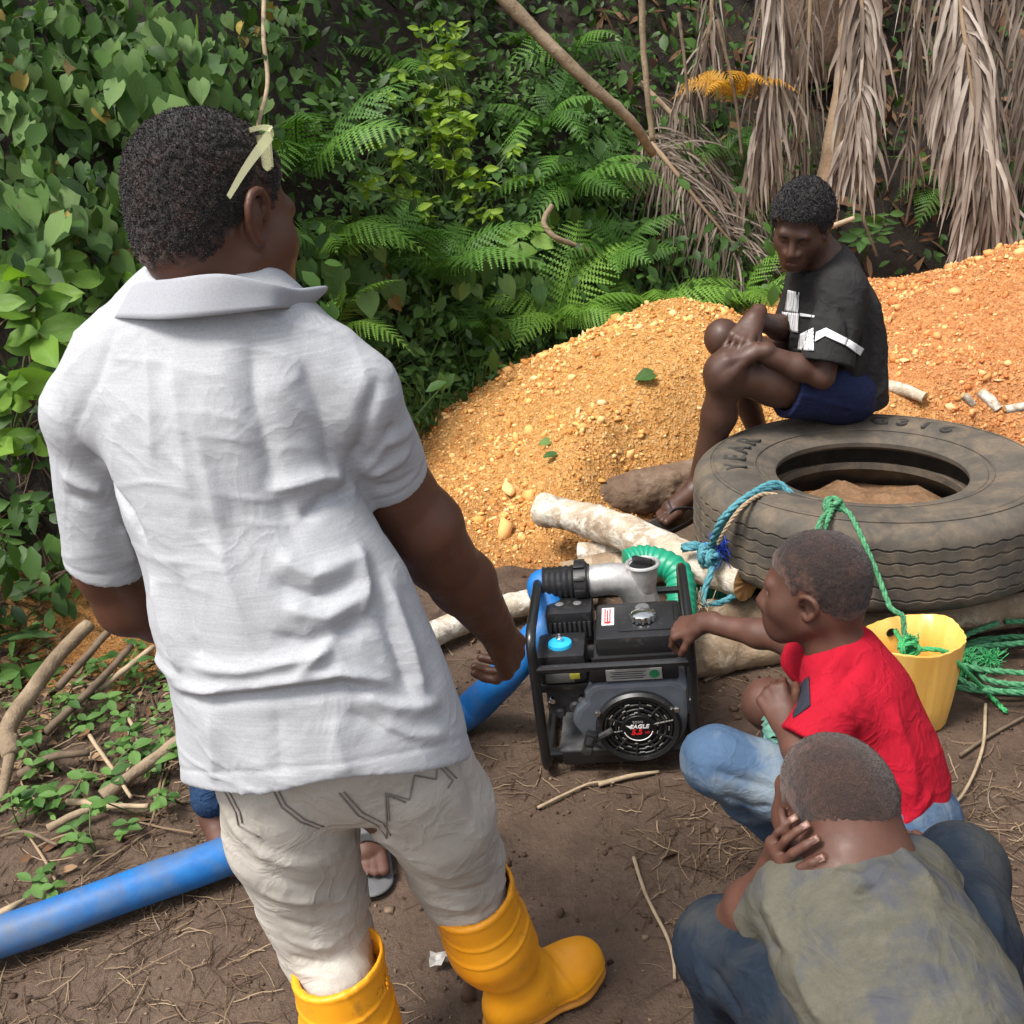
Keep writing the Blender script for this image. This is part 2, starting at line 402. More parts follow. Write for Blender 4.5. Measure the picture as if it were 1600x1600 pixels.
# loose stones on the heap: far too many to count
def stones():
    rng = np.random.default_rng(8); n = 30000
    x = rng.uniform(-1.1, 4.2, n*4); y = rng.uniform(2.9, 6.2, n*4); h = mound_h(x, y); d = rng.random(n*4)
    clump = vnoise(np.stack([x*3, y*3, 0*x], 1), 3)*.5+.5
    k = (h > .02) & (d < (.25+.75*clump)); x, y = x[k][:n], y[k][:n]; n = len(x); z = mound_z(x, y)
    t = (1+5**.5)/2; ico = np.array([(-1, t, 0), (1, t, 0), (-1, -t, 0), (1, -t, 0), (0, -1, t), (0, 1, t), (0, -1, -t), (0, 1, -t), (t, 0, -1), (t, 0, 1), (-t, 0, -1), (-t, 0, 1)])/1.9
    fc = np.array([(0, 11, 5), (0, 5, 1), (0, 1, 7), (0, 7, 10), (0, 10, 11), (1, 5, 9), (5, 11, 4), (11, 10, 2), (10, 7, 6), (7, 1, 8), (3, 9, 4), (3, 4, 2), (3, 2, 6), (3, 6, 8), (3, 8, 9), (4, 9, 5), (2, 4, 11), (6, 2, 10), (8, 6, 7), (9, 8, 1)])
    sz = .0048*np.exp(rng.normal(size=n)*.42)+(rng.random(n) < .03)*rng.uniform(.006, .016, n)
    ang = rng.uniform(0, 6.28, n); sc = rng.uniform(.35, 1.5, (n, 3))*sz[:, None]*(.6+.9*np.clip(vnoise(np.stack([x*5, y*5, 0*x], 1), 9)+.3, 0, 1))[:, None]
    v = ico[None]*(1+rng.normal(size=(n, 12, 1))*.28)*sc[:, None]
    c, s = np.cos(ang)[:, None], np.sin(ang)[:, None]; v = np.stack([v[..., 0]*c-v[..., 1]*s, v[..., 0]*s+v[..., 1]*c, v[..., 2]], -1)
    v = v+np.stack([x, y, z+sz*.25], 1)[:, None]; f = fc[None]+(np.arange(n)*12)[:, None, None]
    me = raw_mesh('loose_gravel', v.reshape(-1, 3), f.reshape(-1, 3), False); vcol(me, 'tone', np.repeat(rng.random(n), 12))
    sm_ = Mat('gravel_stone', .9, .2); tn = sm_.attr('tone')
    s3 = sm_.n('SeparateXYZ'); sm_.l(sm_.co.outputs['Object'], s3.inputs[0])
    c1 = sm_.ramp(tn, [(0, (.38, .14, .035)), (.3, (.64, .31, .09)), (.85, (.76, .46, .19)), (1, (.80, .54, .27))]); c2 = sm_.ramp(tn, [(0, (.38, .12, .035)), (.4, (.62, .26, .09)), (.85, (.74, .40, .17)), (1, (.78, .5, .25))])
    sm_.color(sm_.mix(sm_.ramp(sm_.math('MULTIPLY', s3.outputs[0], .4), [(.48, (0, 0, 0)), (.75, (1, 1, 1))]), c1, c2))
    tag(obj('loose_gravel', me, sm_.m), 'orange lumps of gravel covering the heap behind the tyre', 'gravel', kind='stuff')
stones()
print('terrain', round(time.time()-T0, 1))
# ================================================================== people
def skin_mat(name, col, rough=.44):
    a = Mat(name, rough, .42, sss=.06); c = np.array(col)
    f = a.noise(14, 5, .6); lip = a.attr('lip')
    base = a.ramp(f, [(.3, tuple(c*.78)), (.55, tuple(c)), (.75, tuple(c*1.25))])
    a.color(a.mix(a.math('MULTIPLY', lip, .45), base, tuple(c*np.array([1.5, 1.1, 1.15]))))
    a.rough(a.ramp(a.noise(40, 3), [(.3, (rough-.08,)*3), (.7, (rough+.14,)*3)]))
    a.bump(a.voro(900), .12, .001); a.bump(a.noise(160, 4), .1, .002)
    return a.m
def hair_mat(name, dark, skin, cover=.9, scale=420):
    a = Mat(name, .75, .25, sheen=.15)
    f = a.noise(scale, 3, .7); g = a.noise(30, 4)
    t = a.math('ADD', f, a.math('MULTIPLY', a.math('SUBTRACT', g, .5), .35))
    lo = .30+(1-cover)*.4
    a.color(a.mix(a.attr('thin'), a.ramp(t, [(lo, skin), (lo+.12, dark), (.8, tuple(np.array(dark)*1.6))]), skin))
    a.bump(f, .6, .003); a.bump(a.voro(300), .25, .002)
    return a.m
def frame(fwd, up):
    fw = unit(fwd); rt = unit(np.cross(fw, up)); return rt, fw, np.cross(rt, fw)
class Head:
    def __init__(s, c, fwd, up=(0, 0, 1), sc=1.0, child=0.0):
        s.c = np.asarray(c, float); s.s = sc; s.rt, s.fw, s.up = frame(fwd, up); s.R = np.array([s.rt, s.fw, s.up]); s.ch = child
    def L(s, x, y, z): return s.c+s.s*(x*s.rt+y*s.fw+z*s.up)
    def e(s, x, y, z, a, b, c): return el(s.L(x, y, z), np.array([a, b, c])*s.s, s.R)
    def r(s, A, B, ra, rb): return rc(s.L(*A), s.L(*B), ra*s.s, rb*s.s)
    def cran(s): return s.e(0, -.014, .036, .077, .098, .086)
    def prims(s):
        o = [(s.cran(), 0, '+'), (s.e(0, .03, -.025, .064, .060, .088), .02, '+')]
        o.append((s.e(0, -.055, -.02, .058, .045, .06), .03, '+'))
        o.append((s.e(0, .070, -.096, .027, .024, .022), .03, '+'))
        for q in (-1, 1):
            o.append((s.r((q*.05, .0, -.055), (q*.02, .066, -.098), .02, .016), .025, '+'))
            o.append((s.e(q*.042, .056, -.026, .022, .024, .024), .04, '+'))
        o.append((s.r((-.034, .080, .020), (.034, .080, .020), .013, .013), .02, '+'))
        for q in (-1, 1): o.append((s.e(q*.031, .097, -.001, .017, .014, .010), .012, '-'))
        for q in (-1, 1): o.append((s.e(q*.031, .076, -.002, .0135, .0135, .0115), .004, '+'))
        o.append((s.r((0, .086, .008), (0, .107, -.034), .008, .0135), .014, '+'))
        for q in (-1, 1): o.append((s.e(q*.015, .096, -.037, .011, .012, .009), .008, '+'))
        o.append((s.e(0, .081, -.068, .03, .016, .024), .04, '+'))
        o.append((s.r((-.012, .0925, -.0625), (.012, .0925, -.0625), .0080, .0080), .012, '+'))
        o.append((s.r((-.010, .0925, -.077), (.010, .0925, -.077), .0095, .0095), .012, '+'))
        o.append((s.r((-.013, .1030, -.0695), (.013, .1030, -.0695), .0022, .0022), .003, '-'))
        for q in (-1, 1):    # ears: rim, bowl and lobe
            rim = spline([(.072, .012, -.004), (.078, .010, .016), (.084, -.004, .025), (.088, -.020, .019), (.087, -.025, .0), (.081, -.016, -.020), (.075, -.002, -.033), (.072, .006, -.030)], 4)
            rim = rim*np.array([1, 1, 1])+np.array([1, 0, 0])*(rim[:, :1]-.072)*.9*s.ch
            for A, B in zip(rim[:-1], rim[1:]):
                o.append((s.r((q*A[0], A[1], A[2]), (q*B[0], B[1], B[2]), .0042, .0042), .005, '+'))
            o.append((s.e(q*.077, -.008, -.004, .005, .013, .022), .006, '+'))
        return o
    def local(s, p): return ((p-s.c)@s.R.T)/s.s
    def hairline(s, q, front=.062, side=.012, back=-.062):
        y = q[:, 1]; ax = np.abs(q[:, 0])
        h = np.interp(y, [-.09, -.055, -.028, -.012, .012, .03, .045, .075, .1], [back, back+.004, -.03, .02, .028, side-.012, side+.03, front, front+.004])
        return h
    def hair(s, t, **kw):
        cr = s.cran(); nape = s.e(0, -.055, -.02, .058, .045, .06)
        def f(p):
            q = s.local(p.astype(float)); z = q[:, 2]-s.hairline(q, **kw)-.006*vnoise(q*90, 3)-.006*vnoise(q*35, 8)
            tt = t*np.clip(z/.014, -1.5, 1)-.0005
            return (smin(cr(p), nape(p), .03*s.s)-tt).astype(np.float32)
        return [(f, 0, '+')]
def hand_prims(w, dirn, back, thumb, sc=1.0, curl=(35, 40, 45, 50), tcurl=25, spread=4, split=None):
    """w wrist, dirn towards the fingers, back = dorsal direction, thumb = +1/-1 side of x"""
    y = unit(dirn); x = unit(np.cross(y, back))*thumb; z = unit(np.cross(x, y)); z = z if z@np.asarray(back) > 0 else -z
    Lc = lambda a, b, c: np.asarray(w)+sc*(a*x+b*y+c*z)
    o = []
    kn = [(.030, .088, .004), (.010, .092, .007), (-.011, .088, .005), (-.030, .080, .001)]
    ln = [(.042, .026, .021), (.046, .030, .022), (.043, .028, .021), (.034, .021, .019)]
    rr = [.0098, .0100, .0094, .0084]
    tips = []
    for i in range(4):
        p = np.array(kn[i]); c = rad(curl[i]) if not isinstance(curl[i], tuple) else 0; a = 0
        cs = (curl[i]*.8, curl[i]*1.1, curl[i]*.7) if not isinstance(curl[i], tuple) else curl[i]
        sp = rad((1.5-i)*spread); r0 = rr[i]
        for j in range(3):
            a += rad(cs[j]); d = np.array([math.sin(sp)*math.cos(a), math.cos(sp)*math.cos(a), -math.sin(a)]); p2 = p+d*ln[i][j]
            o.append((rc(Lc(*p), Lc(*p2), r0*sc, r0*.92*sc), .0025*sc, '+')); p = p2; r0 *= .92
        tips.append((Lc(*p), d[0]*x+d[1]*y+d[2]*z))
    for i in range(4):
        o.append((rc(Lc(kn[i][0]*.55, .012, -.002), Lc(*kn[i]), .0165*sc, .0125*sc), .010*sc, '+'))
    o.append((rc(Lc(.018, .02, -.008), Lc(.036, .05, -.014), .018*sc, .014*sc), .012*sc, '+'))
    t1 = Lc(.036, .05, -.014); a = rad(tcurl); t2 = t1+sc*.034*unit(.55*math.cos(a)*x+.8*y-.6*math.sin(a)*z-.15*z); t3 = t2+sc*.027*unit(.15*x+.85*y-.7*math.sin(a)*z-.2*z)
    o.append((rc(t1, t2, .0125*sc, .0110*sc), .006*sc, '+')); o.append((rc(t2, t3, .0110*sc, .0092*sc), .004*sc, '+'))
    o.append((rc(Lc(0, -.03, 0), Lc(0, .02, 0), .026*sc, .027*sc, z, .75), .014*sc, '+'))
    return o, tips
def foot_prims(an, dirn, sc=1.0, up=(0, 0, 1)):
    y = unit(dirn); up = unit(up); x = np.cross(y, up); L = lambda a, b, c: np.asarray(an)+sc*(a*x+b*y+c*up)
    o = [(rc(L(0, -.035, -.05), L(0, .0, -.02), .030*sc, .036*sc), .02, '+'), (rc(L(0, .0, -.025), L(.004, .11, -.058), .038*sc, .030*sc), .02, '+'),
         (rc(L(-.022, .11, -.064), L(.026, .105, -.064), .021*sc, .019*sc), .02, '+')]
    for i, (xx, yy, r_) in enumerate([(-.034, .178, .0135), (-.014, .18, .0105), (.003, .174, .010), (.018, .165, .0095), (.032, .154, .009)]):
        o.append((rc(L(xx*.85, .125, -.064), L(xx, yy-.012, -.072), r_*sc, r_*.95*sc), .004, '+'))
    return o, L
def limb(pts, radii, k=.02, **kw):
    return [(rc(a, b, ra, rb, **kw), k, '+') for a, b, ra, rb in zip(pts[:-1], pts[1:], radii[:-1], radii[1:])]
def chain(cs, fd, k=.05):    # cs: (centre, half width, half depth)
    o = []
    for (a, wa, da), (b, wb, db) in zip(cs[:-1], cs[1:]): o.append((rc(a, b, wa, wb, fd, (da+db)/(wa+wb)), k, '+'))
    return o
def bbox(pts, pad):
    p = np.array(pts); return p.min(0)-pad, p.max(0)+pad
def sdf_child(name, prims, lo, hi, vox, mat, parent, disp=None, sm=1, attrs=None, shade=True):
    v, q = mesh_sdf(prims, lo, hi, vox); v = smooth(v, q, sm)
    if disp is not None: v = v+normals(v, q)*disp(v)[:, None]
    me = raw_mesh(name, v, q, shade)
    if attrs:
        for k, fn in attrs.items(): vcol(me, k, fn(v))
    return child_world(name, me, mat, parent), v, q
def lips(H):
    def f(v):
        q = H.local(v); d = np.sqrt((q[:, 0]/.021)**2+((q[:, 2]+.0695)/.0165)**2); return np.clip((1.15-d)*4, 0, 1)*(q[:, 1] > .07)
    return f
def tufts(H, v, q, n, ln, thin, seed):
    """short curls standing on the hair surface"""
    rng = np.random.default_rng(seed); nr = normals(v, q); i = rng.integers(0, len(v), n*2)
    loc = H.local(v[i]); i = i[thin(v[i]) < .35][:n]; c = v[i]; m_ = len(i)
    t = rng.normal(size=(m_, 3)); d = nr[i]+.7*t/np.linalg.norm(t, axis=1)[:, None]; d /= np.linalg.norm(d, axis=1)[:, None]
    s = np.cross(d, rng.normal(size=(m_, 3))); s /= np.linalg.norm(s, axis=1)[:, None]; w_ = ln*.16; L = ln*rng.uniform(.5, 1.1, m_)[:, None]
    a = c-s*w_; b = c+s*w_; e = c+d*L*.6+s*w_*.4; g = c+d*L*.8+np.cross(d, s)*L*.45
    vv = np.stack([a, b, e, g], 1).reshape(-1, 3); qq = np.arange(m_*4).reshape(-1, 4)
    return vv, qq
def make_hair(H, t, mat, parent, n, ln, seed, vox=.003, thin_w=.02, **kw):
    lo, hi = H.c-.15*H.s, H.c+.15*H.s
    th = lambda v: np.clip(1-(H.local(v)[:, 2]-H.hairline(H.local(v), **kw)+.5*thin_w*vnoise(v*70, seed)+.5*thin_w*vnoise(v*150, seed+3)-.1*thin_w)/thin_w, 0, 1)
    v, q = mesh_sdf(H.hair(t, **kw), lo, hi, vox); v = smooth(v, q, 1)
    v = v+normals(v, q)*(t*.22*vnoise(v*170, seed)+t*.22*vnoise(v*330, seed+1))[:, None]
    if n:
        tv, tq = tufts(H, v, q, n, ln, th, seed); q = np.concatenate([q, tq+len(v)]); v = np.concatenate([v, tv])
    me = raw_mesh('hair', v, q); vcol(me, 'thin', th(v)); return child_world('hair', me, mat, parent)
def eyes(H, parent, mat_w, mat_i):
    for q in (-1, 1):
        mb = MB(); R = .0125*H.s; c = H.L(q*.031, .0775, -.003)
        bm = bmesh.new(); bmesh.ops.create_uvsphere(bm, u_segments=12, v_segments=8, radius=R)
        mb.add(np.array([v.co[:] for v in bm.verts])+c, [[v.index for v in f.verts] for f in bm.faces]); bm.free()
        o = child_world('eye', py_mesh('eye', mb.v, mb.f), mat_w, parent)
def wrinkle(v, axis, freq, amp, seed, warp=.6):
    a = v@unit(axis); n_ = vnoise(v*9, seed)+.5*vnoise(v*22, seed+1); ax = unit(axis)
    w3 = v+.03*np.stack([vnoise(v*7, seed+11), vnoise(v*7, seed+12), vnoise(v*7, seed+13)], 1); st = w3+np.outer(w3@ax, ax)*1.6
    rd = (1-np.abs(vnoise(st*11, seed+21)))**5*np.clip(vnoise(v*5, seed+23)+.45, 0, 1)-.5*(1-np.abs(vnoise(st*17, seed+27)))**5*np.clip(vnoise(v*6, seed+29)+.3, 0, 1)
    return amp*(np.sin(a*freq+warp*3*n_)*.35+n_*.5)*np.clip(vnoise(v*6, seed+5)+.6, 0, 1)+amp*1.15*rd

SK1 = skin_mat('skin_deep_brown', (.086, .034, .019)); SK2 = skin_mat('skin_dark', (.062, .028, .018), .48); SK3 = skin_mat('skin_brown', (.086, .036, .023), .58)
HR1 = hair_mat('short_black_hair', (.012, .010, .010), (.10, .05, .035), .96); HR2 = hair_mat('black_curls', (.008, .008, .009), (.07, .035, .025), 1.0)
HR3 = hair_mat('cropped_hair', (.015, .010, .009), (.080, .036, .024), .88, 520); HR4 = hair_mat('shaved_hair', (.020, .012, .010), (.075, .034, .023), .80, 620)
EYW = simple('eye', (.25, .2, .17), .25, .1)
def cloth_mat(name, col, var=.12, weave=900, rough=.85, slub=None, patch=None, crease=(16, .35)):
    a = Mat(name, rough, .12, sheen=.0); c = np.array(col)
    f = a.noise(5, 5, .6); base = a.ramp(f, [(.3, tuple(c*(1-var))), (.7, tuple(np.minimum(c*(1+var), 1)))])
    if slub:
        s = a.noise(1.0, 4, .65, a.vec(slub)); base = a.mix(a.ramp(s, [(.38, (0, 0, 0)), (.68, (1, 1, 1))]), base, tuple(np.minimum(c*1.14, 1)))
    if patch is not None:
        g = a.noise(patch[1], 4, .6); base = a.mix(a.ramp(g, [(patch[2], (0, 0, 0)), (patch[2]+.16, (1, 1, 1))]), base, patch[0])
    base = a.mix(a.math('MULTIPLY', a.ramp(a.noise(weave*.55, 2), [(.35, (1, 1, 1)), (.6, (0, 0, 0))]), .22), base, tuple(c*.55))
    a.color(base); a.bump(a.noise(weave, 2), .3, .001)
    if crease:
        rdg = a.math('ABSOLUTE', a.math('SUBTRACT', a.noise(crease[0], 3, .5, dist=.7), .5)); a.bump(a.ramp(rdg, [(.0, (1, 1, 1)), (.10, (.25, .25, .25)), (.3, (0, 0, 0))]), crease[1], .006)
    return a
POLO = cloth_mat('heather_grey_knit', (.36, .37, .39), .05, 700, .85, slub=(12, 12, 300), crease=(9, .22)).m
CHINO = cloth_mat('stone_cotton', (.43, .40, .355), .08, 900, patch=((.36, .33, .285), 7, .5), crease=(14, .3)).m
RUBBER = Mat('yellow_rubber', .38, .45)
_f1 = RUBBER.noise(9, 5); RUBBER.color(RUBBER.mix(RUBBER.ramp(RUBBER.noise(26, 6, .7), [(.60, (0, 0, 0)), (.78, (1, 1, 1))]), RUBBER.ramp(_f1, [(.3, (.72, .275, .008)), (.7, (.80, .34, .012))]), (.36, .17, .03)))
_sz = RUBBER.n('SeparateXYZ'); RUBBER.l(RUBBER.co.outputs['Object'], _sz.inputs[0]); _mud = RUBBER.ramp(RUBBER.math('ADD', RUBBER.math('MULTIPLY', _sz.outputs[2], -2.6), RUBBER.noise(38, 6, .7)), [(.46, (0, 0, 0)), (.58, (.8, .8, .8))]); _bc = RUBBER.b.inputs['Base Color'].links[0].from_socket; RUBBER.color(RUBBER.mix(_mud, _bc, (.13, .085, .055))); RUBBER.rough(RUBBER.ramp(RUBBER.noise(20, 5), [(.3, (.32,)*3), (.7, (.58,)*3)]))
RUBBER.bump(RUBBER.noise(60, 4), .1, .002); RUBBER = RUBBER.m
BLACKT = cloth_mat('black_cotton', (.024, .023, .023), .2).m
WHITEP = simple('white_print', (.62, .62, .63), .8, .06)
NAVY = cloth_mat('navy_shorts', (.012, .017, .052), .2, 800, .6).m
REDT = cloth_mat('red_cotton', (.36, .008, .022), .10).m
CHAR = cloth_mat('charcoal_panel', (.03, .032, .045), .15).m
JEAN1 = cloth_mat('washed_denim', (.065, .112, .19), .3, 1100, patch=((.185, .225, .26), 6, .5), crease=(22, .25)).m
JEAN2 = cloth_mat('muddy_dark_denim', (.013, .020, .032), .3, 1100, patch=((.037, .039, .039), 5, .47), crease=(20, .28)).m
JEAN3 = cloth_mat('blue_denim', (.02, .045, .10), .3, 1100, crease=(30, .5)).m
OLIVE = cloth_mat('faded_olive_jersey', (.088, .084, .065), .18, 800, slub=(14, 60, 60), patch=((.062, .065, .074), 16, .48), crease=(13, .3)).m

# ---------------------------------------------------------------- the standing man
def standing_man():
    base = V3(-.22, 1.42, 0)
    t = thing('person', 'standing man seen from behind in pale grey polo shirt, stone trousers and yellow rubber boots', 'person', base)
    fd = unit((.2, .98, 0)); rt = unit((.98, -.2, 0))
    H = Head(P(340, 344, 1.40), (.60, .78, -.26), (-.08, .05, 1), 1.06)
    shL, shR = P(142, 652, 1.42), P(558, 628, 1.35)
    elR, wrR = P(684, 868, 1.46), P(776, 985, 1.60)
    elL, wrL = P(200, 945, 1.47), P(370, 985, 1.62)
    nk = P(340, 480, 1.38)
    tor = [(P(345, 570, 1.39), .115, .060), (P(360, 650, 1.38), .120, .07), (P(400, 800, 1.36), .120, .075), (P(450, 960, 1.33), .125, .08), (P(500, 1130, 1.31), .165, .11)]
    pr = H.prims()
    pr += limb([H.L(0, -.028, -.03), nk, P(345, 560, 1.40)], [.060*1.05, .064, .055], .03)
    pr += chain(tor, fd)
    pr += limb([nk+V3(0, .02, -.09), shR+V3(-.01, .01, -.01)], [.04, .036], .03)+limb([nk+V3(0, .02, -.09), shL+V3(.01, .01, -.01)], [.04, .036], .03)
    mid = shR*.45+elR*.55+V3(.004, 0, 0); seR_ = P(600, 745, 1.42); seL_ = P(166, 886, 1.455)
    pr += limb([shR+V3(0, 0, -.02), shR*.75+seR_*.25, seR_*.85+elR*.15, mid*.45+elR*.55, elR], [.036, .046, .0570, .0575, .053], .02)
    fm = elR*.68+wrR*.32+V3(.008, -.004, .0); pr += limb([elR, fm, wrR], [.052, .0520, .034], .02)
    pr += limb([shL+V3(0, 0, -.02), shL*.6+seL_*.4, seL_, elL], [.034, .040, .0465, .047], .02)+limb([elL, elL*.7+wrL*.3, wrL], [.046, .047, .031], .02)
    hd, tips = hand_prims(wrR+unit(wrR-elR)*.012, unit(P(812, 1052, 1.70)-P(782, 992, 1.61)), (.55, -.62, .55), -1, 1.16, curl=(30, 38, 44, 48), tcurl=15, spread=7)
    pr += hd
    hl, _ = hand_prims(wrL+unit(wrL-elL)*.012, unit(wrL-elL+V3(0, .05, -.05)), (-.2, -.4, .9), 1, 1.05)
    pr += hl
    hipL, hipR = P(455, 1235, 1.31), P(610, 1220, 1.32); knL, knR = P(488, 1400, 1.34), P(700, 1340, 1.42)
    aR = V3(-.078, 1.452, .095); aL = V3(-.325, 1.25, .095)
    pr += limb([hipL, knL, aL], [.08, .056, .034], .03)+limb([hipR, knR, aR], [.08, .056, .034], .03)
    lo, hi = bbox([H.c+.14, H.c-.14, shL, elL, wrL, wrR+V3(.12, .15, -.12), aL, aR], .09)
    sdf_child('body', pr, lo, hi, .0036, SK1, t, attrs={'lip': lips(H)}, sm=1)
    make_hair(H, .007, HR1, t, 24000, .0040, 5, back=-.072, thin_w=.026)
    # polo shirt
    T = [(P(343, 555, 1.385), .148, .092), (P(352, 650, 1.365), .162, .116), (P(368, 780, 1.345), .148, .120), (P(442, 950, 1.32), .178, .13), (P(490, 1095, 1.30), .196, .135), (P(512, 1210, 1.29), .208, .140), (P(530, 1300, 1.285), .212, .142)]
    sp = chain(T, fd, .06)
    sp += limb([P(400, 545, 1.375), P(505, 578, 1.36)], [.07, .058], .05)+limb([P(290, 545, 1.38), P(190, 580, 1.40), P(155, 625, 1.415)], [.07, .064, .062], .05)
    sp += limb([nk+V3(.0, 0, -.07), shR+V3(0, 0, .004)], [.064, .056], .05)+limb([nk+V3(0, 0, -.07), shL+V3(0, 0, .004)], [.064, .056], .05)
    seR, seL = P(600, 742, 1.42), P(166, 882, 1.455)
    sp += limb([shR+V3(.0, 0, .006), seR], [.062, .0660], .018)+limb([shL+V3(0, 0, .006), seL], [.060, .0600], .022)
    cutR = pl(seR, seR-shR); rR = rc(shR, seR+(seR-shR)*.9, .12, .092); cutL = pl(seL, seL-shL+V3(-.04, 0, 0)); rL = rc(shL, seL+(seL-shL)*.9, .12, .088)
    rawp = list(sp)
    for a_, b_, r0, r1 in ((shR, seR, .050, .0585), (shL, seL, .046, .0495)): sp.append((rc(a_*.3+b_*.7, b_*1.3-a_*.3, r0, r1), 0, '-'))
    # sleeves end at the cut, the torso at the hem and the neck
    far = lambda c, r_: (lambda p: np.maximum(-c(p), r_(p)))
    sp.append((far(cutR, rR), .0, '-')); sp.append((far(cutL, rL), .0, '-'))
    A, B = P(293, 1226, 1.27), P(716, 1180, 1.25); nn = np.cross(B-A, P(520, 1222, 1.155)-(A+B)/2); nn = nn if nn[2] < 0 else -nn
    wav = pl(A, nn); sp.append((lambda p: wav(p)+.006*np.sin(p[:, 0]*22+1.0).astype(np.float32), 0, '&'))
    n0 = P(345, 470, 1.37); sp.append((rc(n0+V3(0, .02, -.02), H.L(0, 0, 0), .064, .08), .006, '-'))
    fl = [([(392, 520), (398, 620), (430, 760), (470, 860)], .020, -.011), ([(300, 640), (330, 760), (352, 880), (395, 1010)], .016, .008), ([(268, 560), (282, 660), (300, 780)], .014, .007),
          ([(230, 540), (236, 640), (240, 720)], .012, .006), ([(470, 560), (500, 640), (520, 740)], .016, -.007), ([(540, 750), (500, 745), (450, 760), (420, 772)], .013, .012), ([(545, 765), (505, 780), (470, 815)], .012, -.012),
          ([(545, 770), (560, 700), (575, 640), (590, 590)], .011, -.010), ([(552, 772), (590, 735), (640, 700)], .010, .010), ([(556, 778), (600, 760), (650, 735)], .008, -.007), ([(560, 740), (600, 690), (645, 665)], .010, .009), ([(570, 720), (615, 660)], .009, -.009),
          ([(430, 870), (490, 900), (560, 870)], .016, .010), ([(420, 905), (490, 935), (565, 905)], .014, -.009), ([(440, 950), (510, 965), (570, 930)], .015, .010), ([(425, 990), (480, 1010), (545, 985), (590, 940)], .016, -.010),
          ([(555, 850), (575, 910), (565, 980)], .013, .010), ([(600, 900), (640, 1010), (665, 1090)], .014, .009), ([(575, 880), (610, 990), (645, 1090)], .013, -.008),
          ([(268, 1066), (330, 1078), (430, 1066), (530, 1052), (610, 1066)], .011, .013), ([(285, 1088), (360, 1090), (450, 1080), (540, 1070), (640, 1095)], .010, -.014), ([(300, 1040), (380, 1046), (460, 1030), (520, 1012)], .012, .010),
          ([(460, 1060), (500, 1020), (530, 985)], .011, .008), ([(560, 1080), (620, 1105), (690, 1100)], .012, .010), ([(590, 1130), (640, 1150), (700, 1145)], .012, .007), ([(540, 1110), (600, 1140), (660, 1165)], .012, -.006),
          ([(330, 1110), (336, 1180), (330, 1225)], .018, .006), ([(430, 1110), (440, 1220)], .02, -.005), ([(520, 1120), (540, 1215)], .02, .006),
          ([(100, 640), (150, 720), (200, 800), (228, 850)], .010, -.009), ([(95, 740), (130, 760), (165, 770)], .010, .007), ([(100, 770), (140, 785), (180, 800)], .010, -.006), ([(190, 820), (210, 880)], .012, .008),
          ([(235, 900), (262, 980), (285, 1050)], .014, .010), ([(270, 880), (300, 980), (315, 1040)], .014, -.007), ([(180, 520), (150, 600), (110, 690)], .011, -.004), ([(210, 1000), (250, 1030), (285, 1060)], .011, .008)]
    def disp(v):
        hem = ((v-A)@unit(nn)); st = -.0016*np.exp(-((hem+.028)/.003)**2)
        for e_, r_ in ((seR, rR), (seL, rL)):
            ax = unit(e_-(shR if e_ is seR else shL)); d_ = (v-e_)@ax; st += -.0015*np.exp(-((d_+.022)/.003)**2)*(np.linalg.norm(v-e_, axis=1) < .1)
        return folds(v, rawp, fl)+wrinkle(v, (.3, .2, 1), 70, .0022, 11)+.0035*vnoise(v*11, 2)+st
    lo, hi = bbox([shL+V3(-.03, 0, .04), seL, seR, nk, A+V3(0, -.15, -.03), B+V3(.05, .3, -.03)], .1)
    shirt, v, q = sdf_child('shirt', sp, lo, hi, .0042, POLO, t, disp, 1)
    # folded collar
    cb = P(342, 466, 1.375); rows = []
    for a in np.linspace(-200, 112, 60):
        aa = rad(a); d_ = rt*math.cos(aa)+(-fd)*math.sin(aa)*(-1)
        d_ = math.cos(aa)*rt+math.sin(aa)*fd*(-1) if False else math.cos(aa)*rt+math.sin(aa)*fd
        rows.append((a, d_))
    ctl = [(200, 470, 1.385, 188, 500, 1.355), (211, 448, 1.33, 184, 497, 1.325), (265, 441, 1.29, 250, 499, 1.272), (345, 433, 1.275, 335, 493, 1.262), (420, 446, 1.295, 420, 483, 1.282), (465, 455, 1.335, 452, 482, 1.325), (511, 451, 1.385, 478, 484, 1.37), (478, 462, 1.43, 472, 482, 1.44), (430, 478, 1.47, 432, 494, 1.475)]
    top = spline([P(a, b, c) for a, b, c, *_ in ctl], 8); bot = spline([P(d_, e_, f_) for *_, d_, e_, f_ in ctl], 8)
    n_ = len(top); K = 7; vv = []
    inn = spline([P(a*.72+345*.28, b+10, c*.6+1.385*.4) for a, b, c, *_ in ctl], 8)
    for i in range(n_):
        prof = spline([inn[i], top[i]*.85+inn[i]*.15+V3(0, 0, .003), top[i]*.97+bot[i]*.03, top[i]*.5+bot[i]*.5, bot[i]], 3)
        vv += list(prof)
    K = len(prof); ff = [(i*K+j, (i+1)*K+j, (i+1)*K+j+1, i*K+j+1) for i in range(n_-1) for j in range(K-1)]
    me = py_mesh('collar', vv, ff); co = child_world('collar', me, cloth_mat('collar_knit', (.31, .32, .345), .04, 700, crease=None).m, shirt)
    md = co.modifiers.new('thick', 'SOLIDIFY'); md.thickness = .0035; md.offset = 0
    # trousers
    bl, br = V3(-.357, 1.262, .33), V3(-.135, 1.417, .34)
    tp = chain([(P(500, 1060, 1.31), .165, .12), (P(522, 1135, 1.31), .165, .125)], fd, .04)
    tp += limb([P(450, 1215, 1.31), P(455, 1290, 1.325), knL, P(512, 1478, 1.33), bl], [.108, .104, .088, .076, .058], .02)
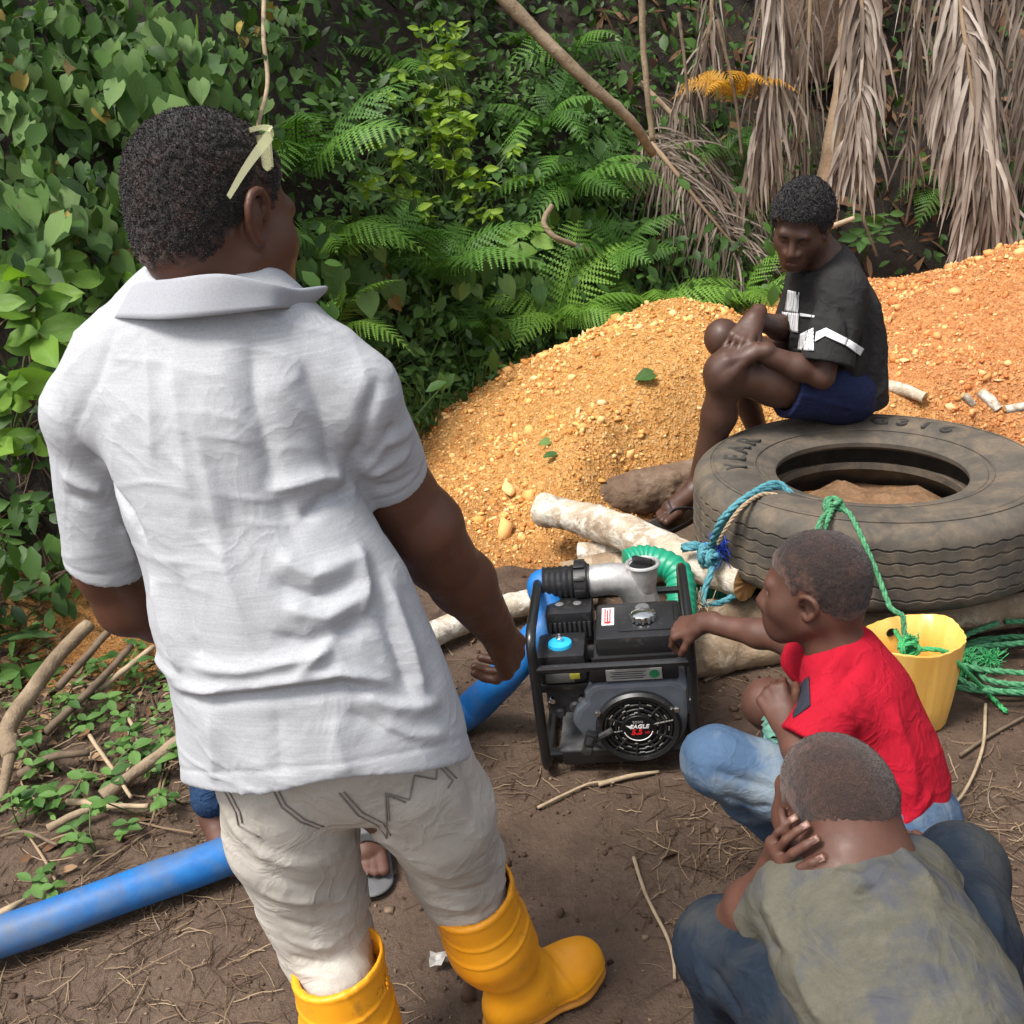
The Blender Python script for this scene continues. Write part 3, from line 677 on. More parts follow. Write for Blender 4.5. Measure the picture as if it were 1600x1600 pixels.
    tp += limb([P(632, 1195, 1.32), P(680, 1265, 1.35), P(712, 1345, 1.42), P(722, 1390, 1.425), br], [.104, .093, .081, .071, .055], .02)
    tf = [([(390, 1325), (450, 1350), (540, 1335)], .014, .007), ([(410, 1360), (470, 1385), (560, 1370)], .012, -.006), ([(415, 1395), (480, 1405), (560, 1395)], .011, .007), ([(430, 1430), (490, 1450), (570, 1430)], .010, -.006), ([(440, 1460), (500, 1478), (572, 1460)], .010, .006), ([(450, 1490), (510, 1505), (575, 1488)], .009, -.005), ([(460, 1515), (520, 1528), (578, 1510)], .009, .006),
          ([(560, 1300), (610, 1310), (660, 1350)], .014, .007), ([(640, 1340), (700, 1365), (770, 1330)], .012, .006), ([(650, 1370), (710, 1395), (780, 1360)], .011, -.007), ([(662, 1400), (720, 1415), (785, 1385)], .010, .006), ([(668, 1425), (720, 1432), (780, 1405)], .009, -.005), ([(700, 1230), (740, 1290), (760, 1340)], .013, .006), ([(718, 1190), (745, 1250)], .011, -.007), ([(480, 1290), (560, 1300), (600, 1290)], .012, -.008), ([(345, 1250), (380, 1310), (430, 1340)], .012, .006)]
    lo, hi = bbox([P(450, 1130, 1.1), P(700, 1130, 1.6), bl, br, hipL, hipR], .15)
    rawt = list(tp)
    sdf_t, v, q = sdf_child('trousers', tp, lo, V3(hi[0], hi[1], .95), .0045, CHINO, t, lambda v: folds(v, rawt, tf)+wrinkle(v, (.1, .3, 1), 75, .0035, 21)+.003*vnoise(v*13, 8), 1)
    # stitching of the seat and back pockets
    st = MB()
    def fdt(p): return field(p, rawt)-(folds(p.astype(float), rawt, tf)+wrinkle(p.astype(float), (.1, .3, 1), 75, .0035, 21)+.003*vnoise(p.astype(float)*13, 8)).astype(np.float32)
    surf = [(fdt, 0, '+')]
    for line in [[(530, 1240), (560, 1275), (590, 1290), (604, 1310)], [(537, 1238), (566, 1270), (598, 1286), (610, 1306)], [(604, 1310), (604, 1278), (602, 1240), (640, 1250), (648, 1212), (682, 1218), (684, 1195)], [(598, 1286), (608, 1282), (606, 1244), (634, 1254)], [(425, 1232), (440, 1262), (470, 1285), (500, 1295)], [(432, 1231), (446, 1258), (476, 1281), (506, 1292)], [(350, 1236), (368, 1270), (372, 1290), (405, 1308)], [(356, 1235), (374, 1268), (378, 1286)], [(576, 1330), (572, 1395), (590, 1440), (575, 1480)][:2], [(684, 1195), (708, 1220), (700, 1232)], [(690, 1193), (714, 1216)]]:
        line = [tuple(np.array(a_)*(1-u_)+np.array(b_)*u_) for a_, b_ in zip(line[:-1], line[1:]) for u_ in np.linspace(0, 1, 6)]; line = [p_ for i_, p_ in enumerate(line) if i_ == 0 or p_ != line[i_-1]]; pts = trace(surf, line); pts = pts-np.array([unit(ray(*proj(p_))) for p_ in pts])*.0025
        st.tube(pts, .0012, 5)
    tag(child_world('stitching', py_mesh('stitching', st.v, st.f), simple('dark_thread', (.20, .17, .15), .8), sdf_t), kind='stuff')
    # boots
    def boot(top, an, dirn, nm):
        y = unit((dirn[0], dirn[1], 0)); x = np.cross(y, V3(0, 0, 1)); L = lambda a, b, c: V3(an[0], an[1], 0)+a*x+b*y+c*V3(0, 0, 1)
        up = unit(np.asarray(top)-np.asarray(an))
        o = limb([np.asarray(top)+up*.05, np.asarray(top)*.5+np.asarray(an)*.5-y*.012, np.asarray(an)+V3(0, 0, .015)], [.080, .073, .060], .04)
        o += [(rc(L(0, -.035, .05), L(0, .02, .06), .043, .046), .04, '+'), (rc(L(0, .02, .062), L(.004, .115, .052), .048, .046), .04, '+'), (rc(L(.0, .11, .046), L(-.004, .150, .046), .047, .042), .04, '+')]
        o.append((pl(L(0, 0, .016), (0, 0, -1)), .004, '&'))
        o.append((pl(np.asarray(top), up*.8+unit(np.cross(y, x))*0+unit(-y*.25+V3(0, 0, .6))*.4), 0, '&'))
        o.append((rc(np.asarray(top)+up*.09, np.asarray(top)-up*.05, .0725, .068), 0, '-'))
        def dsp(v):
            h = (v-top)@up; r_ = .0016*np.exp(-((h+.008)/.005)**2)
            a_ = h+.02*np.sin(((v-top)@x)*9)
            for c_ in (-.052, -.092): r_ += .0028*np.exp(-((a_-c_)/.0035)**2)
            z = v[:, 2]; s_ = (v-L(0, 0, 0))@y
            r_ += .0024*np.exp(-((z-.03-.012*np.clip((s_-.05)/.1, 0, 1))/.004)**2)
            r_ += .003*np.sin((v-an)@up*70+4*((v-an)@x)*9)*np.exp(-(((v-an)@up-.05)/.05)**2)*(s_ < .09)
            r_ += .0018*np.exp(-((s_-.085+(z-.06)*.35)/.005)**2)*(z > .03)
            return r_
        lo, hi = bbox([top, an, L(0, .22, 0), L(0, -.1, 0)], .1)
        b, v, q = sdf_child(nm, o, lo, hi, .0036, RUBBER, t, dsp, 1)
        so_ = [(rc(L(0, -.035, .012), L(0, .02, .012), .046, .046, (0, 0, 1), .3), .02, '+'), (rc(L(0, .02, .012), L(.004, .115, .012), .045, .051, (0, 0, 1), .3), .02, '+'), (rc(L(.0, .11, .012), L(-.004, .153, .013), .051, .044, (0, 0, 1), .3), .02, '+'), (pl((0, 0, .001), (0, 0, -1)), 0, '&')]
        sdf_child('sole', so_, lo, V3(hi[0], hi[1], .05), .003, simple('dark_yellow_sole', (.45, .19, .02), .6, .2), b)
        return b
    boot(V3(-.135, 1.417, .36), V3(-.075, 1.455, .095), (.87, .49, 0), 'boot')
    boot(V3(-.354, 1.272, .375), V3(-.325, 1.25, .095), (.93, .30, 0), 'boot')
    # safety glasses pushed up on the hair
    g = thing('safety_glasses', 'clear plastic safety glasses pushed up on the standing man\'s head', 'glasses', H.L(0, .08, .09))
    gm = Mat('clear_plastic', .12, .6); gm.color((.62, .62, .40)); tb_ = gm.n('BsdfTransparent'); tb_.inputs[0].default_value = (.93, .94, .80, 1); ms_ = gm.n('MixShader'); ms_.inputs[0].default_value = .55; gm.l(gm.b.outputs[0], ms_.inputs[1]); gm.l(tb_.outputs[0], ms_.inputs[2]); gm.l(ms_.outputs[0], gm.t.nodes['Material Output'].inputs['Surface'])
    def strip(pts, h, th, up):
        pts = spline(pts, 6); mb = MB(); n = len(pts); tn = np.gradient(pts, axis=0); vv = []
        for i in range(n):
            u_ = up[0]*(1-i/(n-1))+up[1]*i/(n-1); hh = np.interp(i/(n-1), np.linspace(0, 1, len(h)), h); s_ = unit(np.cross(tn[i], u_)); u_ = unit(u_)
            for a, b in ((-1, -1), (1, -1), (1, 1), (-1, 1)): vv.append(pts[i]+s_*a*th/2+u_*b*hh/2)
        f = [(i*4+j, i*4+(j+1) % 4, i*4+4+(j+1) % 4, i*4+4+j) for i in range(n-1) for j in range(4)]+[(3, 2, 1, 0), (n*4-4, n*4-3, n*4-2, n*4-1)]
        return vv, f
    tA, tB = P(357, 308, 1.240), P(421, 212, 1.288)
    upv = unit(P(395, 262, 1.28)-P(385, 250, 1.28))
    v1, f1 = strip([tA, tA*.5+tB*.5+V3(-.002, -.004, 0), tB], [.006, .009, .012], .004, (upv, upv)); child_world('temple', py_mesh('temple', v1, f1, False), gm.m, g)
    fr = [tB, P(424, 203, 1.305), P(410, 199, 1.33), P(392, 203, 1.39)]
    v1, f1 = strip(fr, [.010, .008, .006, .006], .004, (V3(0, 0, 1), V3(0, 0, 1))); child_world('brow_bar', py_mesh('brow_bar', v1, f1, False), gm.m, g)
    v1, f1 = strip([P(424, 236, 1.315), P(416, 238, 1.345), P(400, 232, 1.40)], [.036, .044, .03], .0025, (V3(.1, .0, 1), V3(.1, 0, 1))); child_world('lens', py_mesh('lens', v1, f1, False), gm.m, g)
    v1, f1 = strip([H.L(-.083, .0, .05), H.L(-.084, .05, .08), H.L(-.07, .10, .10), P(392, 206, 1.40)], [.008, .012, .014, .01], .004, (V3(0, 0, 1), V3(0, 0, 1))); child_world('temple', py_mesh('temple', v1, f1, False), gm.m, g)
    return t
def proj(p):
    q = np.asarray(p)-CAM; tt = q@_f; return (800+FPX*(q@_r)/tt, 800-FPX*(q@_c)/tt)
standing_man()
print('man', round(time.time()-T0, 1))
# ---------------------------------------------------------------- the young man sitting on the tyre
EYB = simple('eyebrow_hair', (.006, .005, .005), .9, .1)
def seated_man():
    t = thing('person', 'young man in black T-shirt with white print and navy shorts sitting on the truck tyre', 'person', (1.2, 3.42, .47))
    H = Head(P(1252, 352, 3.38), (-.50, -.76, -.42), (.12, -.1, 1), 1.04)
    fd = unit((-.90, -.38, 0)); lat = unit((-.38, .90, 0))
    nk = P(1287, 408, 3.43); shL, shR = P(1318, 452, 3.30), P(1262, 440, 3.60)
    elL, wrL = P(1284, 588, 3.22), P(1182, 548, 3.24); elR, wrR = P(1236, 518, 3.58), P(1178, 498, 3.34)
    hL, hR = P(1305, 612, 3.36), P(1285, 606, 3.56); kL, kR = P(1133, 583, 3.28), P(1130, 528, 3.60)
    aL, aR = P(1092, 752, 3.38), P(1190, 690, 3.78)
    pr = H.prims()+limb([H.L(0, -.028, -.03), nk, P(1292, 440, 3.45)], [.062, .064, .08], .03)
    pr += chain([(P(1292, 455, 3.45), .13, .09), (P(1308, 520, 3.45), .14, .1), (P(1312, 610, 3.46), .14, .11)], fd)
    pr += limb([shL, shL*.4+elL*.6, elL], [.055, .047, .040], .03)+limb([elL, elL*.65+wrL*.35, wrL], [.038, .042, .027], .02)
    pr += limb([shR, elR], [.055, .040], .03)+limb([elR, elR*.65+wrR*.35, wrR], [.038, .042, .027], .02)
    h1, _ = hand_prims(wrR, unit(P(1142, 552, 3.235)-P(1174, 502, 3.32)), (-.35, -.75, .55), -1, 1.12, curl=(16, 20, 24, 28), tcurl=10, spread=6)
    h2, _ = hand_prims(wrL, unit(P(1140, 552, 3.28)-P(1175, 545, 3.26)), (-.2, -.3, .95), -1, 1.05, curl=(40, 45, 50, 50))
    pr += h1+h2
    pr += limb([hL, kL*.55+hL*.45, kL], [.088, .080, .058], .03)+limb([kL+V3(0, .0, -.01), kL*.62+aL*.38+V3(.018, .01, 0), aL], [.055, .057, .036], .03)
    pr += [(el(kL+V3(-.010, -.006, .004), (.050, .052, .060)), .05, '+'), (el(kR+V3(-.010, -.006, .004), (.050, .052, .060)), .05, '+')]
    pr += limb([hR, kR*.5+hR*.5, kR], [.085, .076, .058], .03)+limb([kR, kR*.62+aR*.38, aR], [.055, .056, .036], .03)
    ft, FL = foot_prims(aL+V3(-.005, -.005, -.0), (-.80, -.50, -.02), 1.12); pr += ft
    ft2, _ = foot_prims(aR, (-.8, -.3, 0), 1.08); pr += ft2
    lo, hi = bbox([H.c+.15, H.c-.15, shL, shR, kL, kR, aL+V3(-.2, -.1, -.09), aR+V3(0, 0, -.09), hR], .1)
    sdf_child('body', pr, lo, hi, .0042, SK2, t, attrs={'lip': lips(H)})
    br = MB()
    for q in (-1, 1):
        br.tube(spline([H.L(q*.014, .094, .017), H.L(q*.03, .0935, .022), H.L(q*.048, .080, .017)], 4), [.0022, .003, .0034, .0036, .0035, .003, .0028, .0024, .001], 6)
        child_world('eyebrow', py_mesh('eyebrow', br.v, br.f), EYB, t); br = MB()
    make_hair(H, .017, HR2, t, 9000, .009, 15, vox=.004, thin_w=.008, front=.060, side=.006, back=-.05)
    # T-shirt
    T = [(P(1290, 440, 3.45), .135, .10), (P(1302, 500, 3.45), .165, .130), (P(1306, 560, 3.455), .170, .138), (P(1316, 608, 3.47), .158, .128), (P(1322, 640, 3.47), .15, .122)]
    sp = chain(T, fd, .06)+limb([nk+V3(0, 0, -.055), shL+V3(0, 0, .0)], [.06, .066], .05)+limb([nk+V3(0, 0, -.055), shR], [.06, .066], .05)
    seL, seR = P(1291, 570, 3.22), P(1248, 500, 3.60)
    sp += limb([shL, seL], [.072, .088], .04)+limb([shR, seR], [.072, .085], .04)
    raws = list(sp)
    for s_, e_, r_ in ((shL, seL, .10), (shR, seR, .105)):
        c_ = pl(e_, e_-s_); k_ = rc(s_, e_+(e_-s_)*.8, .13, r_); sp.append(((lambda c_, k_: (lambda p: np.maximum(-c_(p), k_(p))))(c_, k_), 0, '-'))
        sp.append((rc(s_*.3+e_*.7, e_*1.4-s_*.4, .055, .076), 0, '-'))
    sp.append((pl(P(1330, 630, 3.45), unit((.05, 0, -1))), .01, '&')); sp.append((rc(nk+V3(-.012, -.005, -.015), H.L(0, 0, 0), .062, .09), .006, '-'))
    fl = [([(1290, 400), (1262, 430), (1246, 470)], .018, .012), ([(1300, 470), (1285, 500), (1275, 540)], .02, -.012), ([(1330, 470), (1345, 530), (1330, 600)], .022, .014), ([(1355, 500), (1362, 560), (1350, 615)], .02, -.012), ([(1345, 610), (1365, 620), (1385, 600)], .016, .012), ([(1310, 480), (1325, 500), (1330, 540)], .014, -.012), ([(1232, 480), (1240, 520), (1236, 555)], .014, .01), ([(1380, 500), (1384, 560), (1378, 610)], .014, .008), ([(1300, 400), (1330, 430), (1358, 470)], .014, -.006)]
    lo, hi = bbox([nk, shL, shR, seL, seR]+[c[0] for c in T], .17)
    sh, v, q = sdf_child('t_shirt', sp, lo, hi, .0055, BLACKT, t, lambda v: folds(v, raws, fl)+wrinkle(v, (.2, .3, 1), 60, .004, 31), 1)
    # white print: chest blocks and the sleeve stripe, pressed onto the cloth
    def patch(name, outline, fine=8, off=.0075):
        P0 = np.array(outline, float); n = len(P0); v = []; 
        for i in range(fine+1):
            for j in range(fine+1):
                a, b = i/fine, j/fine; px = (P0[0]*(1-a)+P0[1]*a)*(1-b)+(P0[3]*(1-a)+P0[2]*a)*b; v.append(tuple(px))
        h = trace(raws2, v); dr = np.array([unit(ray(*p)) for p in v]); h = h-dr*off; K = fine+1
        return h, [(i*K+j, i*K+j+1, (i+1)*K+j+1, (i+1)*K+j) for i in range(fine) for j in range(fine)]
    def fdf(p): return field(p, raws)-folds(p.astype(float), raws, fl).astype(np.float32)
    raws2 = [(fdf, 0, '+')]
    blocks = [('chest_print', [(1231, 453), (1249, 457), (1247, 490), (1226, 486)]), ('chest_print', [(1222, 487), (1248, 490), (1247, 520), (1223, 516)]), ('chest_print', [(1250, 489), (1273, 493), (1272, 496), (1250, 494)]), ('chest_print', [(1250, 522), (1271, 512), (1272, 548), (1246, 547)]),
              ('sleeve_stripe', [(1275, 519), (1291, 512), (1289, 525), (1273, 534)]), ('sleeve_stripe', [(1291, 512), (1326, 530), (1322, 540), (1289, 525)]), ('sleeve_stripe', [(1326, 530), (1350, 545), (1344, 556), (1322, 540)])]
    WP = Mat('white_barcode_print', .8, .2); b_ = WP.noise(1.0, 0, .5, WP.vec((300, 300, 4))); WP.color(WP.ramp(b_, [(.36, (.16, .16, .16)), (.46, (.60, .60, .61))]))
    for k_, (nm, ol) in enumerate(blocks):
        hv, hf = patch(nm, ol); o = child_world(nm, py_mesh(nm, hv, hf), WP.m if k_ in (0, 1, 3) else WHITEP, sh)
        md = o.modifiers.new('thick', 'SOLIDIFY'); md.thickness = .001; md.offset = 1
    # shorts
    shp = limb([hL+V3(.03, .0, .0), hL*.45+kL*.55], [.112, .100], .04)+limb([hR+V3(.03, 0, 0), hR*.45+kR*.55], [.11, .098], .04)+[(el(P(1312, 610, 3.46), (.15, .16, .11)), .05, '+')]
    shp[0:2] = limb([hL+V3(.03, 0, -.0), hL*.52+kL*.48+V3(0, 0, -.012)], [.110, .108], .04)+limb([hR+V3(.03, 0, 0), hR*.55+kR*.45], [.11, .10], .04)
    rs = list(shp)
    for a_, b_ in ((hL, kL), (hR, kR)): e_ = a_*.54+b_*.46; shp.append((lambda p, c=pl(e_, b_-a_+V3(0, 0, -.04)), k=rc(a_, b_, .16, .16): np.maximum(-c(p), k(p)), 0, '-'))
    for a_, b_ in ((hL, kL), (hR, kR)): shp.append((rc(a_*.6+b_*.4, a_*.3+b_*.7, .088, .094), 0, '-'))
    lo, hi = bbox([hL, hR, kL, kR, P(1330, 610, 3.5)], .16)
    fs = [([(1215, 590), (1230, 640)], .012, .006), ([(1250, 600), (1262, 645)], .012, -.007), ([(1280, 605), (1290, 650)], .012, .007), ([(1310, 620), (1325, 648)], .012, -.006), ([(1235, 610), (1300, 630), (1335, 640)], .012, .006)]
    sdf_child('shorts', shp, lo, hi, .0052, NAVY, t, lambda v: folds(v, rs, fs)+wrinkle(v, (1, .2, .3), 60, .004, 41), 1)
    # flip-flop on the near foot
    z0 = -.098
    ol = [(-.045, .215), (-.02, .228), (.01, .22), (.035, .2), (.048, .16), (.044, .1), (.034, .03), (.034, -.04), (.02, -.07), (-.01, -.074), (-.032, -.06), (-.036, -.02), (-.034, .03), (-.045, .1), (-.052, .16)]
    mb = MB(); n = len(ol)
    mb.add([FL(a, b, z0+.001) for a, b in ol]+[FL(a, b, z0-.014) for a, b in ol], [tuple(range(n))[::-1], tuple(range(n, 2*n))]+[(i, (i+1) % n, n+(i+1) % n, n+i) for i in range(n)])
    blk = simple('black_rubber', (.012, .012, .013), .5)
    fo = child_world('flip_flop', py_mesh('flip_flop', mb.v, mb.f, False), blk, t)
    mb = MB(); mb.tube(spline([FL(-.042, .04, -.09), FL(-.045, .08, -.05), FL(-.026, .135, -.045), FL(-.025, .15, -.09)], 5), .004, 6)
    child_world('strap', py_mesh('strap', mb.v, mb.f), blk, fo); mb = MB(); mb.tube(spline([FL(.042, .04, -.085), FL(.044, .07, -.058), FL(.012, .115, -.03), FL(-.026, .135, -.045)], 5), .004, 6)
    child_world('strap', py_mesh('strap', mb.v, mb.f), blk, fo)
seated_man()
print('seated', round(time.time()-T0, 1))

# ---------------------------------------------------------------- boy in the red T-shirt
def red_boy():
    t = thing('person', 'squatting boy in red T-shirt and torn light blue jeans touching the pump', 'person', (.68, 1.7, 0))
    H = Head(P(1272, 920, 1.725), (-.84, .44, -.06), (.16, -.04, 1), .93, 1)
    fd = unit((-.86, .5, 0)); nk = P(1304, 1010, 1.70)
    shL, shR = P(1300, 1118, 1.585), P(1280, 1040, 1.80)
    elR, wrR = P(1226, 998, 1.93), P(1098, 972, 2.06); elL, wrL = P(1262, 1190, 1.53), P(1228, 1135, 1.60)
    hL, hR = P(1395, 1275, 1.56), P(1375, 1250, 1.70); kL, kR = P(1118, 1188, 1.62), P(1200, 1098, 1.80)
    aL, aR = P(1232, 1292, 1.80), P(1290, 1230, 1.95)
    pr = H.prims()+limb([H.L(0, -.03, -.03), nk, P(1320, 1050, 1.69)], [.05, .05, .06], .03)
    pr += chain([(P(1325, 1080, 1.69), .10, .07), (P(1370, 1180, 1.64), .105, .08), (P(1395, 1260, 1.62), .105, .08)], fd)
    pr += limb([shR, elR], [.038, .031], .02)+limb([elR, elR*.7+wrR*.3, wrR], [.030, .031, .021], .02)+limb([shL, elL], [.038, .031], .02)+limb([elL, elL*.6+wrL*.4, wrL], [.030, .030, .021], .02)
    h1, _ = hand_prims(wrR, unit(P(1040, 990, 2.12)-P(1090, 975, 2.07)), (.1, -.45, .9), -1, .82, curl=(46, 50, 54, 56), tcurl=30)
    h2, _ = hand_prims(wrL, unit(P(1212, 1098, 1.64)-P(1228, 1135, 1.60)), (-.3, -.85, .3), 1, .80, curl=(62, 66, 70, 72), tcurl=40)
    pr += h1+h2
    pr += limb([hL, kL, aL], [.06, .045, .03], .03)+limb([hR, kR], [.06, .046], .03)+limb([kR, kR*.6+aR*.4, aR], [.043, .043, .03], .03)+[(el(kR+V3(-.006, -.008, 0), (.044, .044, .047)), .02, '+')]
    for a_ in (aL, aR): pr += foot_prims(V3(a_[0], a_[1], .085), (-.1, .95, 0), .85)[0]+limb([a_, V3(a_[0], a_[1], .08)], [.03, .03], .02)
    lo, hi = bbox([H.c+.13, H.c-.13, shR, wrR+V3(-.12, .1, -.08), kL, kR, aL+V3(-.2, 0, -.1), aR, hL, hR], .09)
    lo[2] = -.01
    sdf_child('body', pr, lo, hi, .0036, SK3, t, attrs={'lip': lips(H)}); eyes(H, t, EYW, EYW)
    make_hair(H, .0045, HR3, t, 9000, .0022, 25, back=-.055, front=.055, thin_w=.035)
    T = [(P(1318, 1055, 1.69), .100, .072), (P(1345, 1110, 1.67), .128, .092), (P(1378, 1190, 1.64), .130, .098), (P(1400, 1255, 1.62), .128, .098), (P(1412, 1300, 1.61), .125, .095)]
    sp = chain(T, fd, .05)+limb([nk+V3(.01, 0, -.035), shL+V3(0, 0, .006)], [.045, .050], .05)+limb([nk+V3(.01, 0, -.035), shR], [.045, .048], .05)
    seL, seR = P(1262, 1168, 1.55), P(1254, 1022, 1.86)
    sp += limb([shL, seL], [.055, .060], .04)+limb([shR, seR], [.052, .052], .04); raws = list(sp)
    for s_, e_ in ((shL, seL), (shR, seR)):
        sp.append((lambda p, c=pl(e_, e_-s_), k=rc(s_, e_+(e_-s_)*.8, .085, .075): np.maximum(-c(p), k(p)), 0, '-')); sp.append((rc(s_*.4+e_*.6, e_*1.5-s_*.5, .04, .05), 0, '-'))
    sp.append((rc(nk+V3(-.004, 0, -.012), H.L(0, 0, 0), .047, .06), .006, '-')); sp.append((pl(P(1420, 1298, 1.5), (.15, -.1, -1)), .01, '&'))
    fl = [([(1330, 1010), (1290, 1050), (1250, 1070)], .014, .010), ([(1350, 1030), (1300, 1080), (1262, 1100)], .014, -.008), ([(1330, 1110), (1345, 1150), (1350, 1200)], .018, -.010), ([(1300, 1100), (1330, 1120), (1345, 1145)], .012, .008), ([(1390, 1100), (1420, 1180), (1425, 1270)], .02, .010), ([(1370, 1150), (1390, 1220), (1385, 1290)], .018, -.008), ([(1400, 1290), (1430, 1270), (1455, 1230)], .014, .008)]
    lo, hi = bbox([nk, shL, shR, seL, seR]+[c[0] for c in T], .14)
    sh, v, q = sdf_child('t_shirt', sp, lo, hi, .0045, REDT, t, lambda v: folds(v, raws, fl)+wrinkle(v, (.5, .2, 1), 60, .0019, 51)+.003*vnoise(v*12, 3), 1)
    # dark shoulder panel
    P0 = np.array([(1263, 1056), (1266, 1102), (1239, 1122), (1237, 1080)], float); K = 8; px = []
    for i in range(K):
        for j in range(K): a, b = i/(K-1), j/(K-1); px.append(tuple((P0[0]*(1-a)+P0[1]*a)*(1-b)+(P0[3]*(1-a)+P0[2]*a)*b))
    def fdf(p): return field(p, raws)-folds(p.astype(float), raws, fl).astype(np.float32)
    h = trace([(fdf, 0, '+')], px)-np.array([unit(ray(*p)) for p in px])*.004
    o = child_world('shoulder_panel', py_mesh('shoulder_panel', h, [(i*K+j, i*K+j+1, (i+1)*K+j+1, (i+1)*K+j) for i in range(K-1) for j in range(K-1)]), CHAR, sh)
    o.modifiers.new('thick', 'SOLIDIFY').thickness = .001
    # jeans
    mR = kR*.72+hR*.28; jp = limb([hL, hL*.4+kL*.6, kL, kL*.55+aL*.45, aL+V3(0, 0, -.03)], [.085, .074, .062, .058, .046], .03)+limb([hR, mR], [.085, .060], .03)+[(el(P(1400, 1280, 1.60), (.125, .125, .1)), .05, '+')]
    jp += limb([kR*.7+aR*.3, aR+V3(0, 0, -.03)], [.054, .046], .02)
    rj = list(jp)
    fj = [([(1100, 1220), (1140, 1250), (1180, 1280)], .012, .007), ([(1110, 1200), (1160, 1220), (1210, 1235)], .012, -.006), ([(1120, 1240), (1170, 1260), (1210, 1262)], .010, -.006), ([(1150, 1270), (1190, 1278)], .010, .006), ([(1110, 1150), (1160, 1170), (1215, 1180)], .012, .004)]
    lo, hi = bbox([hL, hR, kL, kR, aL, aR], .13); lo[2] = .0
    jn, v, q = sdf_child('jeans', jp, lo, hi, .0045, JEAN1, t, lambda v: folds(v, rj, fj)+wrinkle(v, (.6, .2, .6), 80, .0028, 61), 1)
    mb = MB(); rng = random.Random(4); d_ = unit(mR-hR); x_ = unit(np.cross(d_, (0, 0, 1))); y_ = np.cross(x_, d_)
    for i in range(60):       # frayed edge of the torn knee
        a = rng.uniform(0, 6.28); c = mR+d_*.012+(x_*math.cos(a)+y_*math.sin(a))*.060; mb.tube([c, c+d_*rng.uniform(.006, .02)+V3(*[rng.uniform(-.008, .008) for _ in range(3)])], .0012, 4)
    tag(child_world('frayed_threads', py_mesh('frayed_threads', mb.v, mb.f), simple('white_thread', (.55, .55, .52), .9), jn), kind='stuff')
    for a_ in (aL, aR):
        y = unit((-.1, .95, 0)); c = V3(a_[0], a_[1], 0)
        so_ = [(rc(c-y*.04+V3(0, 0, .035), c+y*.12+V3(0, 0, .03), .040, .040), .02, '+'), (rc(c-y*.03+V3(0, 0, .05), c+y*.02+V3(0, 0, .08), .042, .040), .02, '+'), (pl((0, 0, .002), (0, 0, -1)), 0, '&')]
        lo, hi = bbox([c-y*.1, c+y*.22], .07); lo[2] = 0; hi[2] = .15
        sdf_child('canvas_shoe', so_, lo, hi, .005, simple('worn_white_canvas', (.26, .28, .25), .85, .4), t)
    return H
red_boy()
# green plastic sachet pinched in the boy's left hand
def sachet():
    c = P(1203, 1150, 1.63); t = thing('plastic_bag', 'crumpled pale green plastic bag in the red shirt boy\'s left hand', 'bag', c)
    rng = np.random.default_rng(3); pts = []; n = 9
    A = [P(1200, 1115, 1.63), P(1232, 1118, 1.60), P(1226, 1172, 1.60), P(1190, 1165, 1.64)]
    for i in range(n):
        for j in range(n):
            a, b = i/(n-1), j/(n-1); pts.append((A[0]*(1-a)+A[1]*a)*(1-b)+(A[3]*(1-a)+A[2]*a)*b+rng.normal(size=3)*.004+V3(0, -.014*math.sin(a*3.1)*math.sin(b*3.1), 0))
    m_ = Mat('pale_green_film', .25, .5); m_.color((.30, .62, .48)); m_.b.inputs['Transmission Weight'].default_value = .35
    for nm, s_ in (('front_film', 0), ('back_film', .012)):
        o = child_world(nm, py_mesh(nm, np.array(pts)+V3(0, s_, 0), [(i*n+j, i*n+j+1, (i+1)*n+j+1, (i+1)*n+j) for i in range(n-1) for j in range(n-1)], True), m_.m, t)
sachet()
print('red', round(time.time()-T0, 1))

